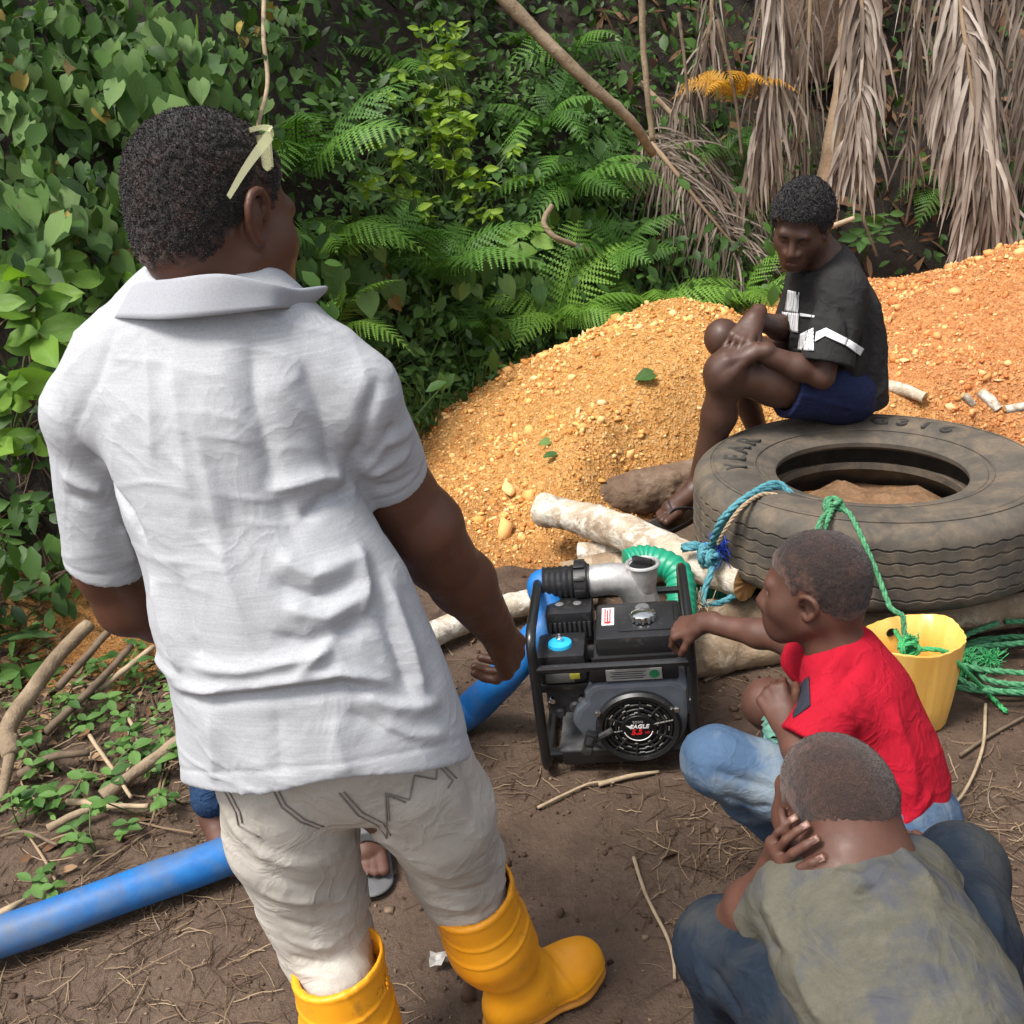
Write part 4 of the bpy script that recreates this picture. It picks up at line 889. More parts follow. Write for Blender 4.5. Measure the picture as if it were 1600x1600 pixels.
# ---------------------------------------------------------------- boy in the faded olive T-shirt
def olive_boy():
    t = thing('person', 'squatting boy in faded olive T-shirt with hand on cheek, seen from behind', 'person', (.4, 1.0, 0))
    H = Head(P(1302, 1266, 1.10), (-.30, .90, -.20), (-.05, .35, 1), .87, 1)
    fd = unit((-.25, .97, 0)); nk = P(1326, 1358, 1.035)
    shL, shR = P(1242, 1402, 1.02), P(1425, 1372, 1.05)
    elL, wrL = P(1152, 1440, 1.12), P(1204, 1366, 1.072); elR, wrR = P(1490, 1420, 1.12), P(1480, 1380, 1.25)
    hL, hR = P(1400, 1640, .86), P(1490, 1630, .88); kL, kR = P(1132, 1482, 1.13), P(1500, 1358, 1.20)
    aL, aR = P(1180, 1660, 1.20), P(1560, 1560, 1.18); aL[2] = aR[2] = .09
    pr = H.prims()+limb([H.L(0, -.03, -.03), nk, P(1335, 1390, 1.02)], [.046, .043, .052], .03)
    pr += chain([(P(1335, 1410, 1.01), .10, .07), (P(1390, 1510, .95), .10, .08), (P(1440, 1620, .88), .10, .08)], fd)
    pr += limb([shL, elL], [.036, .030], .02)+limb([elL, elL*.6+wrL*.4, wrL], [.03, .031, .021], .02)+limb([shR, elR], [.036, .03], .02)+limb([elR, wrR], [.03, .021], .02)
    h1, tips = hand_prims(wrL, unit(P(1256, 1290, .995)-P(1204, 1366, 1.075)), (-.75, -.45, .30), 1, .74, curl=((8, 22, 18), (8, 26, 20), (10, 28, 24), (12, 30, 26)), tcurl=5, spread=7)
    pr += h1+hand_prims(wrR, (-.2, .6, .2), (.3, -.2, .9), 1, .8)[0]
    pr += limb([hL, kL, aL], [.055, .045, .03], .03)+limb([hR, kR, aR], [.055, .045, .03], .03)
    for a_ in (aL, aR): pr += foot_prims(a_, (-.2, .9, 0), .85)[0]
    lo, hi = bbox([H.c+.13, H.c-.13, shL, shR, elL, wrL+V3(0, .05, .1), kL, kR, aL+V3(-.1, .2, -.09), aR+V3(0, .2, -.09), hL, hR], .09); lo[2] = -.005
    sdf_child('body', pr, lo, hi, .0034, SK3, t, attrs={'lip': lips(H)}); make_hair(H, .0032, HR4, t, 9000, .0018, 35, back=-.052, front=.052, vox=.0028, thin_w=.075)
    nail = simple('fingernail', (.19, .10, .075), .4, .1)
    y = unit(wrL-elL)
    for p_, d_ in tips:
        mb = MB(); s_ = unit(np.cross(d_, (-.75, -.45, .3))); b_ = unit(np.cross(s_, d_)); b_ = b_ if b_@V3(-.75, -.45, .3) > 0 else -b_
        for sgn in (1,):
            c = p_-d_*.003+b_*.0050; vv = []; ff = []
            for i in range(4):
                for j in range(5):
                    u_, w_ = (i/3-.5)*.011, (j/4-.5)*.009; vv.append(c+d_*u_+s_*w_-b_*(w_*w_*40))
            mb.add(vv, [(i*5+j, i*5+j+1, i*5+j+6, i*5+j+5) for i in range(3) for j in range(4)])
        o = child_world('fingernail', py_mesh('fingernail', mb.v, mb.f), nail, t); o.modifiers.new('thick', 'SOLIDIFY').thickness = .0008
    T = [(P(1332, 1414, 1.02), .092, .070), (P(1350, 1450, .99), .118, .09), (P(1395, 1530, .93), .119, .095), (P(1445, 1630, .87), .125, .10), (P(1480, 1700, .84), .13, .10)]
    sp = chain(T, fd, .05)+limb([nk+V3(0, 0, -.042), shL], [.042, .042], .045)+limb([nk+V3(0, 0, -.042), shR], [.042, .043], .045)
    seL, seR = P(1192, 1436, 1.08), P(1475, 1412, 1.10)
    sp += limb([shL, seL], [.046, .045], .04)+limb([shR, seR], [.046, .046], .04); raws = list(sp)
    for s_, e_ in ((shL, seL), (shR, seR)):
        sp.append((lambda p, c=pl(e_, e_-s_), k=rc(s_, e_+(e_-s_)*.8, .07, .065): np.maximum(-c(p), k(p)), 0, '-')); sp.append((rc(s_*.4+e_*.6, e_*1.5-s_*.5, .034, .04), 0, '-'))
    sp.append((rc(nk+V3(0, .006, .002), H.L(0, 0, 0), .047, .058), .006, '-'))
    fl = [([(1300, 1365), (1345, 1375), (1395, 1350)], .012, .007), ([(1310, 1385), (1340, 1400), (1380, 1390)], .012, -.007), ([(1195, 1435), (1260, 1420), (1340, 1400), (1440, 1365)], .006, -.0035), ([(1190, 1400), (1215, 1450), (1240, 1490)], .013, .007), ([(1175, 1410), (1200, 1470), (1225, 1495)], .012, -.007), ([(1245, 1500), (1265, 1560), (1290, 1600)], .014, .007), ([(1400, 1320), (1440, 1360), (1470, 1410)], .012, .006), ([(1330, 1470), (1400, 1500), (1470, 1480)], .03, .004), ([(1350, 1570), (1420, 1560), (1500, 1540)], .025, -.004)]
    lo, hi = bbox([nk, shL, shR, seL, seR]+[c[0] for c in T], .13)
    sdf_child('t_shirt', sp, lo, hi, .004, OLIVE, t, lambda v: folds(v, raws, fl)+wrinkle(v, (.4, .2, 1), 60, .0025, 71)+.003*vnoise(v*14, 6), 1)
    jp = limb([hL, hL*.45+kL*.55, kL, kL*.5+aL*.5, aL+V3(0, 0, -.04)], [.092, .080, .069, .066, .052], .03)+limb([hR, hR*.45+kR*.55, kR, kR*.5+aR*.5, aR+V3(0, 0, -.04)], [.090, .076, .064, .062, .05], .03)+[(el(P(1450, 1650, .86), (.125, .11, .1)), .05, '+')]
    rj = list(jp); fj = [([(1085, 1500), (1110, 1550), (1130, 1600)], .012, .008), ([(1105, 1510), (1135, 1550), (1160, 1590)], .011, -.008), ([(1130, 1500), (1180, 1520), (1230, 1540)], .012, .006), ([(1080, 1540), (1120, 1580)], .010, .006), ([(1540, 1380), (1560, 1440), (1570, 1510)], .012, .006)]
    lo, hi = bbox([hL, hR, kL, kR, aL, aR], .13); lo[2] = .005
    sdf_child('jeans', jp, lo, hi, .0042, JEAN2, t, lambda v: folds(v, rj, fj)+wrinkle(v, (.6, .2, .6), 75, .003, 81), 1)
olive_boy()
print('olive', round(time.time()-T0, 1))

# ---------------------------------------------------------------- person crouching behind the standing man
def crouching_person():
    t = thing('person', 'crouching person in blue jeans with a grey clog, almost hidden behind the standing man', 'person', (-.6, 2.1, 0))
    H = Head(V3(-.55, 2.30, .80), (.3, -.5, -.5), (0, 0, 1), 1.0); fd = unit((.35, -.9, 0)); nk = V3(-.56, 2.34, .68)
    aL, aR = V3(-.425, 2.035, .10), G(334, 1262, .085)        # his left foot points to the camera
    kL, kR = V3(-.48, 2.06, .42), V3(-.76, 2.18, .44); hL, hR = V3(-.55, 2.46, .24), V3(-.76, 2.48, .24)
    shL, shR = V3(-.40, 2.28, .60), V3(-.73, 2.34, .60); elL, elR = V3(-.38, 2.08, .44), V3(-.70, 2.12, .46); wL, wR = V3(-.46, 1.98, .50), V3(-.58, 2.0, .50)
    pr = H.prims()+limb([H.L(0, -.03, -.03), nk], [.055, .06], .03)+chain([(V3(-.57, 2.35, .58), .14, .09), (V3(-.61, 2.40, .30), .14, .1)], fd)
    pr += limb([shL, elL, wL], [.045, .038, .026], .03)+limb([shR, elR, wR], [.045, .038, .026], .03)+hand_prims(wL, (-.6, -.2, 0), (0, -.3, .9), 1)[0]+hand_prims(wR, (.6, -.2, 0), (0, -.3, .9), -1)[0]
    pr += limb([hL, kL, aL], [.08, .055, .038], .03)+limb([hR, kR, aR], [.08, .055, .038], .03)
    f1, L1 = foot_prims(aL, (.10, -.99, 0), 1.05); f2, L2 = foot_prims(aR+V3(0, 0, -.01), (.4, -.9, 0), 1.0); pr += f1+f2
    lo, hi = bbox([H.c+.13, H.c-.13, shL, shR, aL+V3(.1, -.25, -.1), aR+V3(-.08, -.2, -.1), hL, hR], .1); lo[2] = -.01
    sdf_child('body', pr, lo, hi, .0045, SK3, t, attrs={'lip': lips(H)}); make_hair(H, .008, HR1, t, 0, .004, 45, vox=.005)
    sp = chain([(V3(-.57, 2.34, .60), .15, .11), (V3(-.61, 2.40, .28), .17, .13)], fd, .05)+limb([nk-V3(0, 0, .05), shL, elL*.6+shL*.4], [.06, .06, .062], .04)+limb([nk-V3(0, 0, .05), shR, elR*.6+shR*.4], [.06, .06, .062], .04)
    sp.append((rc(nk, H.c, .062, .09), .005, '-')); lo, hi = bbox([shL, shR, hL, hR, nk], .2)
    sdf_child('t_shirt', sp, lo, hi, .007, cloth_mat('dark_blue_cotton', (.03, .035, .06), .2).m, t, lambda v: wrinkle(v, (.2, .2, 1), 60, .004, 91), 1)
    jp = limb([hL, kL, kL*.35+aL*.65], [.10, .075, .066], .03)+limb([hR, kR, aR+V3(0, 0, .03)], [.10, .070, .050], .03)+[(el((hL+hR)/2, (.17, .14, .12)), .05, '+')]
    lo, hi = bbox([hL, hR, kL, kR, aL, aR], .16); lo[2] = .0
    sdf_child('jeans', jp, lo, hi, .0055, JEAN3, t, lambda v: wrinkle(v, (.1, .2, 1), 90, .006, 95), 1)
    grey = simple('grey_foam', (.10, .10, .105), .7, .2, bump=.1)
    for L_, sc in ((L1, 1),):
        y = unit(L_(0, 1, 0)-L_(0, 0, 0))
        up_ = [(rc(L_(0, .06, -.035), L_(.0, .10, -.048), .050, .052), .02, '+'), (rc(L_(0, -.03, -.04), L_(0, .06, -.04), .044, .048), .02, '+'), (pl(L_(0, .118, 0), y), 0, '&'), (pl(L_(0, 0, -.092), (0, 0, -1)), 0, '&'), (rc(L_(0, -.1, .01), L_(0, .03, .01), .045, .045), .004, '-'), (rc(L_(0, .04, -.055), L_(0, .2, -.068), .038, .034), .0, '-')]
        for i in range(4):
            for j in range(3): up_.append((rc(L_((i-1.5)*.02, .06+j*.018, -.1), L_((i-1.5)*.024, .062+j*.018, .05), .0035, .0035), 0, '-'))
        lo, hi = bbox([L_(0, -.1, 0), L_(0, .22, -.1)], .08)
        cg, v, q = sdf_child('clog', up_, lo, hi, .003, grey, t)
        so_ = [(rc(L_(0, -.045, -.098), L_(0, .05, -.098), .044, .046, (0, 0, 1), .22), .02, '+'), (rc(L_(0, .05, -.098), L_(-.004, .165, -.098), .046, .050, (0, 0, 1), .22), .02, '+')]
        sdf_child('sole', so_, lo-.03, hi, .003, grey, cg)
crouching_person()
print('people', round(time.time()-T0, 1))
# ================================================================== water pump
BLK = Mat('black_paint', .32, .5, coat=.2); BLK.color(BLK.mix(BLK.ramp(BLK.noise(60, 6, .75), [(.58, (0, 0, 0)), (.74, (1, 1, 1))]), (.009, .009, .010), (.045, .039, .034))); BLK.bump(BLK.noise(90, 4), .05, .002); BLK = BLK.m
BPL = Mat('black_plastic_muddy', .42, .5); BPL.color(BPL.mix(BPL.ramp(BPL.noise(34, 6, .75), [(.56, (0, 0, 0)), (.72, (1, 1, 1))]), (.010, .010, .011), (.062, .052, .043))); BPL.bump(BPL.noise(200, 3), .1, .001); BPL = BPL.m
GRY = simple('grey_shroud_paint', (.072, .082, .098), .35, .12, 25); ALU = Mat('cast_aluminium', .48, .5, .65)
ALU.color(ALU.ramp(ALU.noise(45, 5), [(.3, (.36, .35, .34)), (.7, (.58, .57, .55))])); ALU.bump(ALU.noise(300, 2), .15, .001); ALU = ALU.m
CHR = simple('chrome', (.72, .72, .70), .18, .1, 40, metal=1.0); BLUEK = simple('blue_knob', (.02, .34, .60), .4, .1)
WHT = simple('sticker_white', (.72, .70, .68), .5, .08, 60); ORS = simple('sticker_orange', (.60, .24, .03), .5, .1); REDS = simple('sticker_red', (.60, .015, .02), .45, .05); LGR = simple('sticker_green', (.02, .22, .09), .5, .1); DRK = simple('dark_engine_metal', (.03, .03, .032), .5, .4, 60, .2)
PMP = thing('water_pump', 'petrol water pump with grey fan cover in a black tube frame', 'pump', (.028, 2.178, .004), rad(-7.5)); PMP.rotation_euler = (0, rad(-2.0), rad(-7.5)); PMP.scale = (1.05, 1, 1)
def rounded(pts, r, n=5):
    pts = [np.asarray(p, float) for p in pts]; out = [pts[0]]
    for a, b, c in zip(pts[:-2], pts[1:-1], pts[2:]):
        u_, w_ = unit(a-b), unit(c-b)
        for t in np.linspace(0, 1, n): out.append((1-t)**2*(b+u_*r)+2*t*(1-t)*b+t*t*(b+w_*r))
    return np.array(out+[pts[-1]])
def text(name, s, size, mat, parent, M, ext=.0006, align='CENTER', shear=0.0, bold=0.0):
    cu = bpy.data.curves.new(name, 'FONT'); cu.body = s; cu.size = size; cu.extrude = ext; cu.align_x = align; cu.align_y = 'CENTER'; cu.shear = shear; cu.offset = bold; cu.resolution_u = 3
    tmp = bpy.data.objects.new(name, cu); COL.objects.link(tmp); dg = bpy.context.evaluated_depsgraph_get(); dg.update()
    me = bpy.data.meshes.new_from_object(tmp.evaluated_get(dg)); bpy.data.objects.remove(tmp); me.name = name; me.materials.clear()
    o = obj(name, me, mat, parent); o.matrix_local = M; return o
W_, D_, H_ = .366, .36, .415
for x in (0.0, W_):          # two side loops
    MB().tube(rounded([(x, .18, .012), (x, 0, .012), (x, -.004, H_), (x, D_, H_), (x, D_+.01, .012), (x, .18, .012)], .05), .0125, 12).build('frame_loop', BLK, PMP)
MB().tube([(0, -.004, .325), (W_, -.004, .325)], .0105, 10).build('front_crossbar', BLK, PMP)
MB().tube([(0, D_, .33), (W_, D_, .33)], .0105, 10).build('rear_crossbar', BLK, PMP)
for y in (.07, .29): MB().box((W_/2, y, .022), (W_/2, .016, .004), .002).build('base_rail', BLK, PMP)
MB().box((.13, .12, .060), (.095, .10, .004), .003).build('mounting_plate', simple('dusty_black_plate', (.07, .07, .075), .35, .4, 40), PMP)
MB().box((.13, .025, .04), (.09, .004, .022), .002).build('plate_skirt', BLK, PMP)
# engine
MB().box((.215, .17, .14), (.105, .10, .085), .012).build('crankcase', DRK, PMP)
for k in range(7): MB().box((.175, .20, .195+k*.012), (.075, .075, .0022), 0).build('cooling_fin', DRK, PMP)
sh = MB(); fc = (.232, .0, .150)
pro = []
for a in np.linspace(0, 2*np.pi, 40, endpoint=False):   # shroud outline: round below, squared shoulders above and a wing to the left
    r = .118; x, z = r*math.cos(a), r*math.sin(a)
    if z > 0: r2 = .122/max(abs(math.cos(a)), abs(math.sin(a))); r2 = min(r2, .150); x, z = r2*math.cos(a), min(r2*math.sin(a), .112)
    if x < -.03 and z < .06: x -= .035*math.exp(-((z+.0)/.06)**2)
    pro.append((x, z))
n = len(pro); vv = []
for y, s in ((.085, 1.0), (.022, 1.0), (.010, .965), (.008, .90)): vv += [(fc[0]+x*s, y, fc[2]+z*s) for x, z in pro]
ff = [(k*n+i, (k+1)*n+i, (k+1)*n+(i+1) % n, k*n+(i+1) % n) for k in range(3) for i in range(n)]+[tuple(range(3*n, 4*n))]
sh.add(vv, ff); sh.build('fan_shroud', GRY, PMP)
fan = MB().lathe([(.100, .0), (.102, .018), (.096, .026), (.086, .024), (.084, .012), (.0, .012)], (fc[0], .012, fc[2]-.008), 'y', 40).build('recoil_cover', BPL, PMP)
c = np.array([fc[0], -.006, fc[2]-.008])
for r in (.040, .053, .066, .079):
    a = np.linspace(0, 2*np.pi, 48, endpoint=False); MB().tube(np.stack([c[0]+r*np.cos(a), c[1]+0*a, c[2]+r*np.sin(a)], 1), .0030, 6, True).build('grille_ring', BPL, fan)
for k in range(10):
    a = k*math.pi/5+.2; MB().tube([c+V3(.036*math.cos(a), -.001, .036*math.sin(a)), c+V3(.085*math.cos(a), -.001, .085*math.sin(a))], .0032, 6).build('grille_spoke', BPL, fan)
for k in range(26):          # short pale arcs along the edges of the grille slots
    a = k*2*math.pi/26+.1; r = (.0465, .0725, .0595)[k % 3]; a2 = a+np.linspace(0, .16, 5); MB().tube(np.stack([c[0]+r*np.cos(a2), c[1]-.004+0*a2, c[2]+r*np.sin(a2)], 1), .0016, 5).build('slot_edge', simple('pale_edge', (.16, .15, .13), .5) if k == 0 else bpy.data.materials['pale_edge'], fan)
for sgn in (-1, 1):
    b = MB().lathe([(.0, .008), (.006, .008), (.0075, .005), (.0075, -.004)], (fc[0]+sgn*.093, -.012, fc[2]+.045), 'y', 8).build('bolt', CHR, fan)
bd = MB().lathe([(.0385, .0), (.0385, .006), (.037, .0075), (.0, .0075)], (c[0], -.005, c[2]), 'y', 32).build('badge', simple('badge_black', (.006, .006, .007), .3), fan)
YX = Matrix(((1, 0, 0, 0), (0, 0, -1, 0), (0, 1, 0, 0), (0, 0, 0, 1)))
def face(x, y, z): return Matrix.Translation((x, y, z)) @ Matrix.Rotation(rad(90), 4, 'X')
tx = lambda s, size, m_, x, y, z, **k: text('lettering', s, size, m_, bd, face(x, y, z), **k)
tx('BD200', .009, simple('badge_grey', (.25, .25, .25), .5), c[0], -.0130, c[2]+.020); tx('EAGLE', .0155, WHT, c[0]+.002, -.0130, c[2]+.0065, shear=.25, bold=.0004); tx('5.5', .021, REDS, c[0]-.005, -.0130, c[2]-.010, shear=.2, bold=.0007); tx('HP', .009, REDS, c[0]+.020, -.0130, c[2]-.012, shear=.2)
sw = MB(); sw.add([(c[0]-.030, -.0130, c[2]+.012), (c[0]-.012, -.0130, c[2]+.008), (c[0]-.018, -.0130, c[2]+.0005), (c[0]-.024, -.0130, c[2]+.006)], [(0, 1, 2, 3)]); sw.build('eagle_emblem', WHT, bd, False)
arc = np.linspace(math.pi*1.08, math.pi*1.92, 16); MB().tube(np.stack([c[0]+.0345*np.cos(arc), -.0128+0*arc, c[2]+.0345*np.sin(arc)], 1), .0012, 5).build('badge_rim', WHT, bd)
hd = MB(); hd.tube([(.125, -.018, .118), (.155, -.016, .135), (.170, -.010, .14)], .009, 8); hd.build('recoil_neck', BPL, fan)
R_ = np.array(Matrix.Rotation(rad(18), 3, 'Y')); MB().box((.112, -.022, .112), (.013, .012, .034), .006, R_).build('recoil_handle', BPL, fan)
for k in range(2): MB().box((.112+(-.008 if k else .008)*math.sin(rad(18)), -.0345, .112+(-.016 if k else .014)), (.0075, .001, .011), .0008, R_).build('handle_recess', DRK, fan)
# fuel tank with cap, stickers
tk = MB().box((.250, .125, .352), (.103, .092, .028), .014).build('fuel_tank', BPL, PMP)
MB().box((.250, .125, .324), (.110, .098, .006), .004).build('tank_flange', BPL, tk)
MB().box((.270, .125, .380), (.066, .066, .004), .003).build('tank_panel', BPL, tk)
cp = MB(); prof = [(.0, .022), (.022, .022), (.027, .019), (.028, .006), (.022, .002), (.022, -.004)]; cp.lathe(prof, (.262, .108, .384), 'z', 28).build('fuel_cap', CHR, tk)
for k in range(12):
    a = k*math.pi/6; MB().tube([(.262+.028*math.cos(a), .108+.028*math.sin(a), .387), (.262+.028*math.cos(a), .108+.028*math.sin(a), .402)], .0042, 6).build('cap_grip', CHR, tk)
MB().lathe([(.0, .004), (.014, .004), (.018, .0), (.018, -.003)], (.262, .172, .3855), 'z', 18).build('tank_boss', simple('dull_steel', (.2, .2, .2), .5, metal=.6), tk)
MB().box((.178, .140, .3815), (.015, .044, .0012), .001).build('warning_sticker', WHT, tk)
for k in range(3): MB().box((.171+k*.006, .140, .3832), (.0016, .038-(k % 2)*.008, .0003), 0).build('sticker_text_line', REDS, tk)
MB().lathe([(.0, .0004), (.006, .0004)], (.178, .106, .3832), 'z', 12).build('sticker_symbol', REDS, tk)
MB().box((.235, .030, .318), (.100, .004, .010), .002).build('tank_bracket', BLK, PMP)
lb = MB().box((.232, .018, .283), (.066, .002, .0165), .0015).build('rating_plate', simple('plate_silver', (.42, .42, .42), .4, .1, metal=.3), PMP)
for k in range(4): MB().box((.218, .0155, .292-k*.006), (.042-.006*(k % 2), .0004, .0009), 0).build('plate_text_line', DRK, lb)
MB().lathe([(.0, .0006), (.012, .0006)], (.280, .0155, .283), 'y', 18).build('plate_symbol', LGR, lb)
MB().box((.225, .013, .312), (.040, .001, .0045), .0008).build('orange_sticker', ORS, PMP)
MB().box((.232, .03, .283), (.105, .010, .021), .004).build('cover_band', BPL, PMP)
# air filter with blue knob
af = MB().box((.062, .088, .300), (.060, .062, .042), .018).build('air_filter', BPL, PMP)
MB().box((.062, .088, .246), (.057, .060, .012), .006).build('filter_base', BPL, af)
MB().lathe([(.0, .010), (.020, .010), (.028, .007), (.030, .0), (.030, -.004)], (.060, .080, .343), 'z', 28).build('filter_knob_disc', BLUEK, af)
MB().lathe([(.0, .024), (.004, .023), (.006, .014), (.008, .012), (.008, .0)], (.060, .080, .351), 'z', 10).build('wing_nut', CHR, af)
MB().box((.056, .0255, .278), (.034, .0008, .013), .0005).build('filter_label', simple('label_dark', (.10, .10, .095), .5), af)
MB().box((.092, .0250, .282), (.012, .0008, .008), .0005).build('filter_label_yellow', simple('label_yellow', (.35, .32, .04), .5), af)
# muffler guard
mf = MB().box((.078, .235, .330), (.060, .050, .045), .014).build('muffler_guard', BPL, PMP)
for k in range(9): MB().box((.030+k*.0122, .184, .325), (.0032, .002, .022), .0008).build('guard_louvre', DRK, mf)
for x in (.06, .105): MB().lathe([(.0, .002), (.008, .002), (.011, .0)], (x-.006, .235, .3755), 'z', 12).build('guard_boss', simple('dull_steel2', (.12, .12, .12), .5), mf)
# carburettor side
MB().box((.065, .09, .195), (.050, .045, .035), .008).build('carburettor', DRK, PMP)
for x, z, r in ((.045, .165, .014), (.085, .180, .018), (.10, .205, .012), (.03, .205, .010)): MB().lathe([(.0, .012), (r*.7, .012), (r, .006), (r, -.01)], (x, .045, z), 'y', 12).build('carburettor_bolt', CHR if r < .013 else DRK, PMP)
MB().tube([(.02, .05, .17), (.02, .04, .20)], .0035, 6).build('choke_lever', CHR, PMP)
MB().tube(spline([(.11, .04, .24), (.12, .02, .20), (.115, .03, .16), (.09, .04, .15)], 5), .0035, 6).build('fuel_line', DRK, PMP)
# pump volute, discharge elbow, filler
MB().lathe([(.0, .06), (.07, .058), (.098, .035), (.105, .0), (.098, -.03), (.06, -.045), (.0, -.045)], (.285, .32, .175), 'y', 28).build('pump_housing', ALU, PMP)
MB().lathe([(.0, .012), (.05, .012), (.052, .0)], (.335, .19, .22), 'x', 20).build('side_cover', ALU, PMP)
eb = spline([(.225, .325, .16), (.252, .325, .25), (.258, .322, .325), (.232, .318, .382), (.185, .314, .400), (.120, .310, .398)], 7)
MB().tube(eb, np.interp(np.linspace(0, 1, len(eb)), [0, .3, .6, 1], [.05, .048, .045, .043]), 22).build('discharge_elbow', ALU, PMP)
MB().tube(spline([(.245, .320, .30), (.262, .318, .385), (.268, .316, .434)], 5), .040, 24).build('filler_neck', ALU, PMP)
a = np.linspace(0, 2*np.pi, 28, endpoint=False); MB().tube(np.stack([.269+.040*np.cos(a), .316+.040*np.sin(a), .437+0*a], 1), .0055, 8, True).build('filler_rim', ALU, PMP)
MB().lathe([(.0, .0), (.034, .0), (.036, -.01)], (.269, .316, .4375), 'z', 24).build('filler_plug', BPL, PMP); MB().box((.269, .316, .446), (.028, .006, .010), .003, np.array(Matrix.Rotation(rad(-35), 3, 'Z'))).build('plug_handle', BPL, PMP)
cpl = MB(); cpl.lathe([(.046, -.005), (.056, -.004), (.056, .026), (.050, .030), (.050, .034)], (0, 0, 0), 'x', 26); o = cpl.build('coupling_nut', BPL, PMP); o.location = (.098, .309, .398); 
for k in range(10):
    a = k*math.pi/5; MB().box((.098+.010, .309+.057*math.cos(a), .398+.057*math.sin(a)), (.014, .006, .006), .002, np.array(Matrix.Rotation(a, 3, 'X'))).build('nut_lug', BPL, PMP)
hb = MB(); hp = [(.050 if i % 2 else .046, .0-i*.0075) for i in range(12)]; hb.lathe(hp, (0, 0, 0), 'x', 24); o = hb.build('hose_tail', BPL, PMP); o.location = (.095, .309, .398)
MB().tube([(.345, .36, .16), (.36, .43, .16)], .045, 18).build('suction_flange', ALU, PMP)
for (x, y) in ((.30, .01), (.345, .01)): MB().tube(spline([(x, .10, .30), (x+.018, .07, .20), (x+.01, .1, .10)], 5), .004, 6).build('side_cable', simple('grey_cable', (.3, .3, .28), .6) if x == .30 else BLK, PMP)
bpy.context.view_layer.update()
PM = PMP.matrix_world.copy()
def pw(x, y, z): return np.array(PM @ Vector((x, y, z)))
# ---------------------------------------------------------------- blue delivery hose
BH = Mat('blue_layflat_hose', .5, .4); b1, b2 = BH.noise(3, 6, .65), BH.noise(30, 5, .7)
bc = BH.ramp(b2, [(.3, (.006, .10, .33)), (.7, (.012, .15, .43))]); BH.color(BH.mix(BH.ramp(b1, [(.48, (0, 0, 0)), (.66, (.8, .8, .8))]), bc, (.12, .13, .13))); BH.bump(b2, .25, .003); BH = BH.m
hp = [G(-130, 1515, .045), G(-40, 1478, .045), G(90, 1432, .047), G(240, 1378, .049), G(385, 1324, .050), G(540, 1240, .055), G(640, 1170, .055), G(735, 1108, .055), P(795, 1050, 2.33), P(835, 1000, 2.385), P(862, 962, 2.43), pw(.006, .309, .392), pw(.03, .309, .398)]
hs_ = spline(hp, 10); rr_ = np.interp(np.linspace(0, 1, len(hs_)), [0, .5, .62, .75, .92, 1], [.046, .047, .048, .045, .040, .044])
hv, hq = ring_tube(hs_, rr_, 20); hv = hv+vnoise(hv*8, 2)[:, None]*.003*normals(np.asarray(hv), np.array([q for q in hq if len(set(q)) == 4]))
tag(obj('blue_hose', py_mesh('blue_hose', hv, hq), BH), 'long blue water hose running along the ground from the pump to the left', 'hose')
gh = [pw(.355, .41, .16), pw(.365, .50, .20), pw(.36, .58, .27), pw(.28, .62, .30), pw(.22, .60, .30)]
GH = simple('green_suction_hose', (.01, .23, .13), .4, .15, 30); gs = spline(gh, 14); gr = .043+.003*np.sin(np.arange(len(gs))*2.1)
tag(obj('green_hose', py_mesh('green_hose', *ring_tube(gs, gr, 18)), GH), 'ribbed green suction hose curving behind the pump', 'hose')
g2 = spline([G(1085, 922, .13), G(1120, 925, .12), G(1160, 940, .10), G(1200, 960, .06)], 14); tag(obj('green_hose', py_mesh('green_hose', *ring_tube(g2, .036+.003*np.sin(np.arange(len(g2))*2.1), 16)), GH), 'short piece of green hose under the teal rope beside the white log', 'hose')
print('pump', round(time.time()-T0, 1))
# ================================================================== tyre, logs, ropes, bucket
TYR = Mat('dusty_tyre_rubber', .8, .3); t1, t2 = TYR.noise(4, 6, .65), TYR.noise(45, 5, .7)
tc = TYR.ramp(t1, [(.3, (.048, .042, .035)), (.55, (.08, .069, .056)), (.75, (.118, .098, .075))]); tc = TYR.mix(TYR.ramp(TYR.noise(9, 6, .7, dist=.8), [(.44, (0, 0, 0)), (.66, (.85, .85, .85))]), tc, (.155, .118, .080)); TYR.color(TYR.mix(TYR.ramp(t2, [(.45, (0, 0, 0)), (.75, (.5, .5, .5))]), tc, (.045, .042, .038))); TYR.bump(t2, .3, .004); TYR.bump(TYR.noise(200, 3), .2, .001); TYR = TYR.m
TD = simple('dark_tyre_rubber', (.035, .032, .029), .8, .3, 30); TIN = simple('inner_tyre_rubber', (.11, .085, .062), .9, .35, 14)
TC = V3(1.125, 2.953, .345); R0 = .545
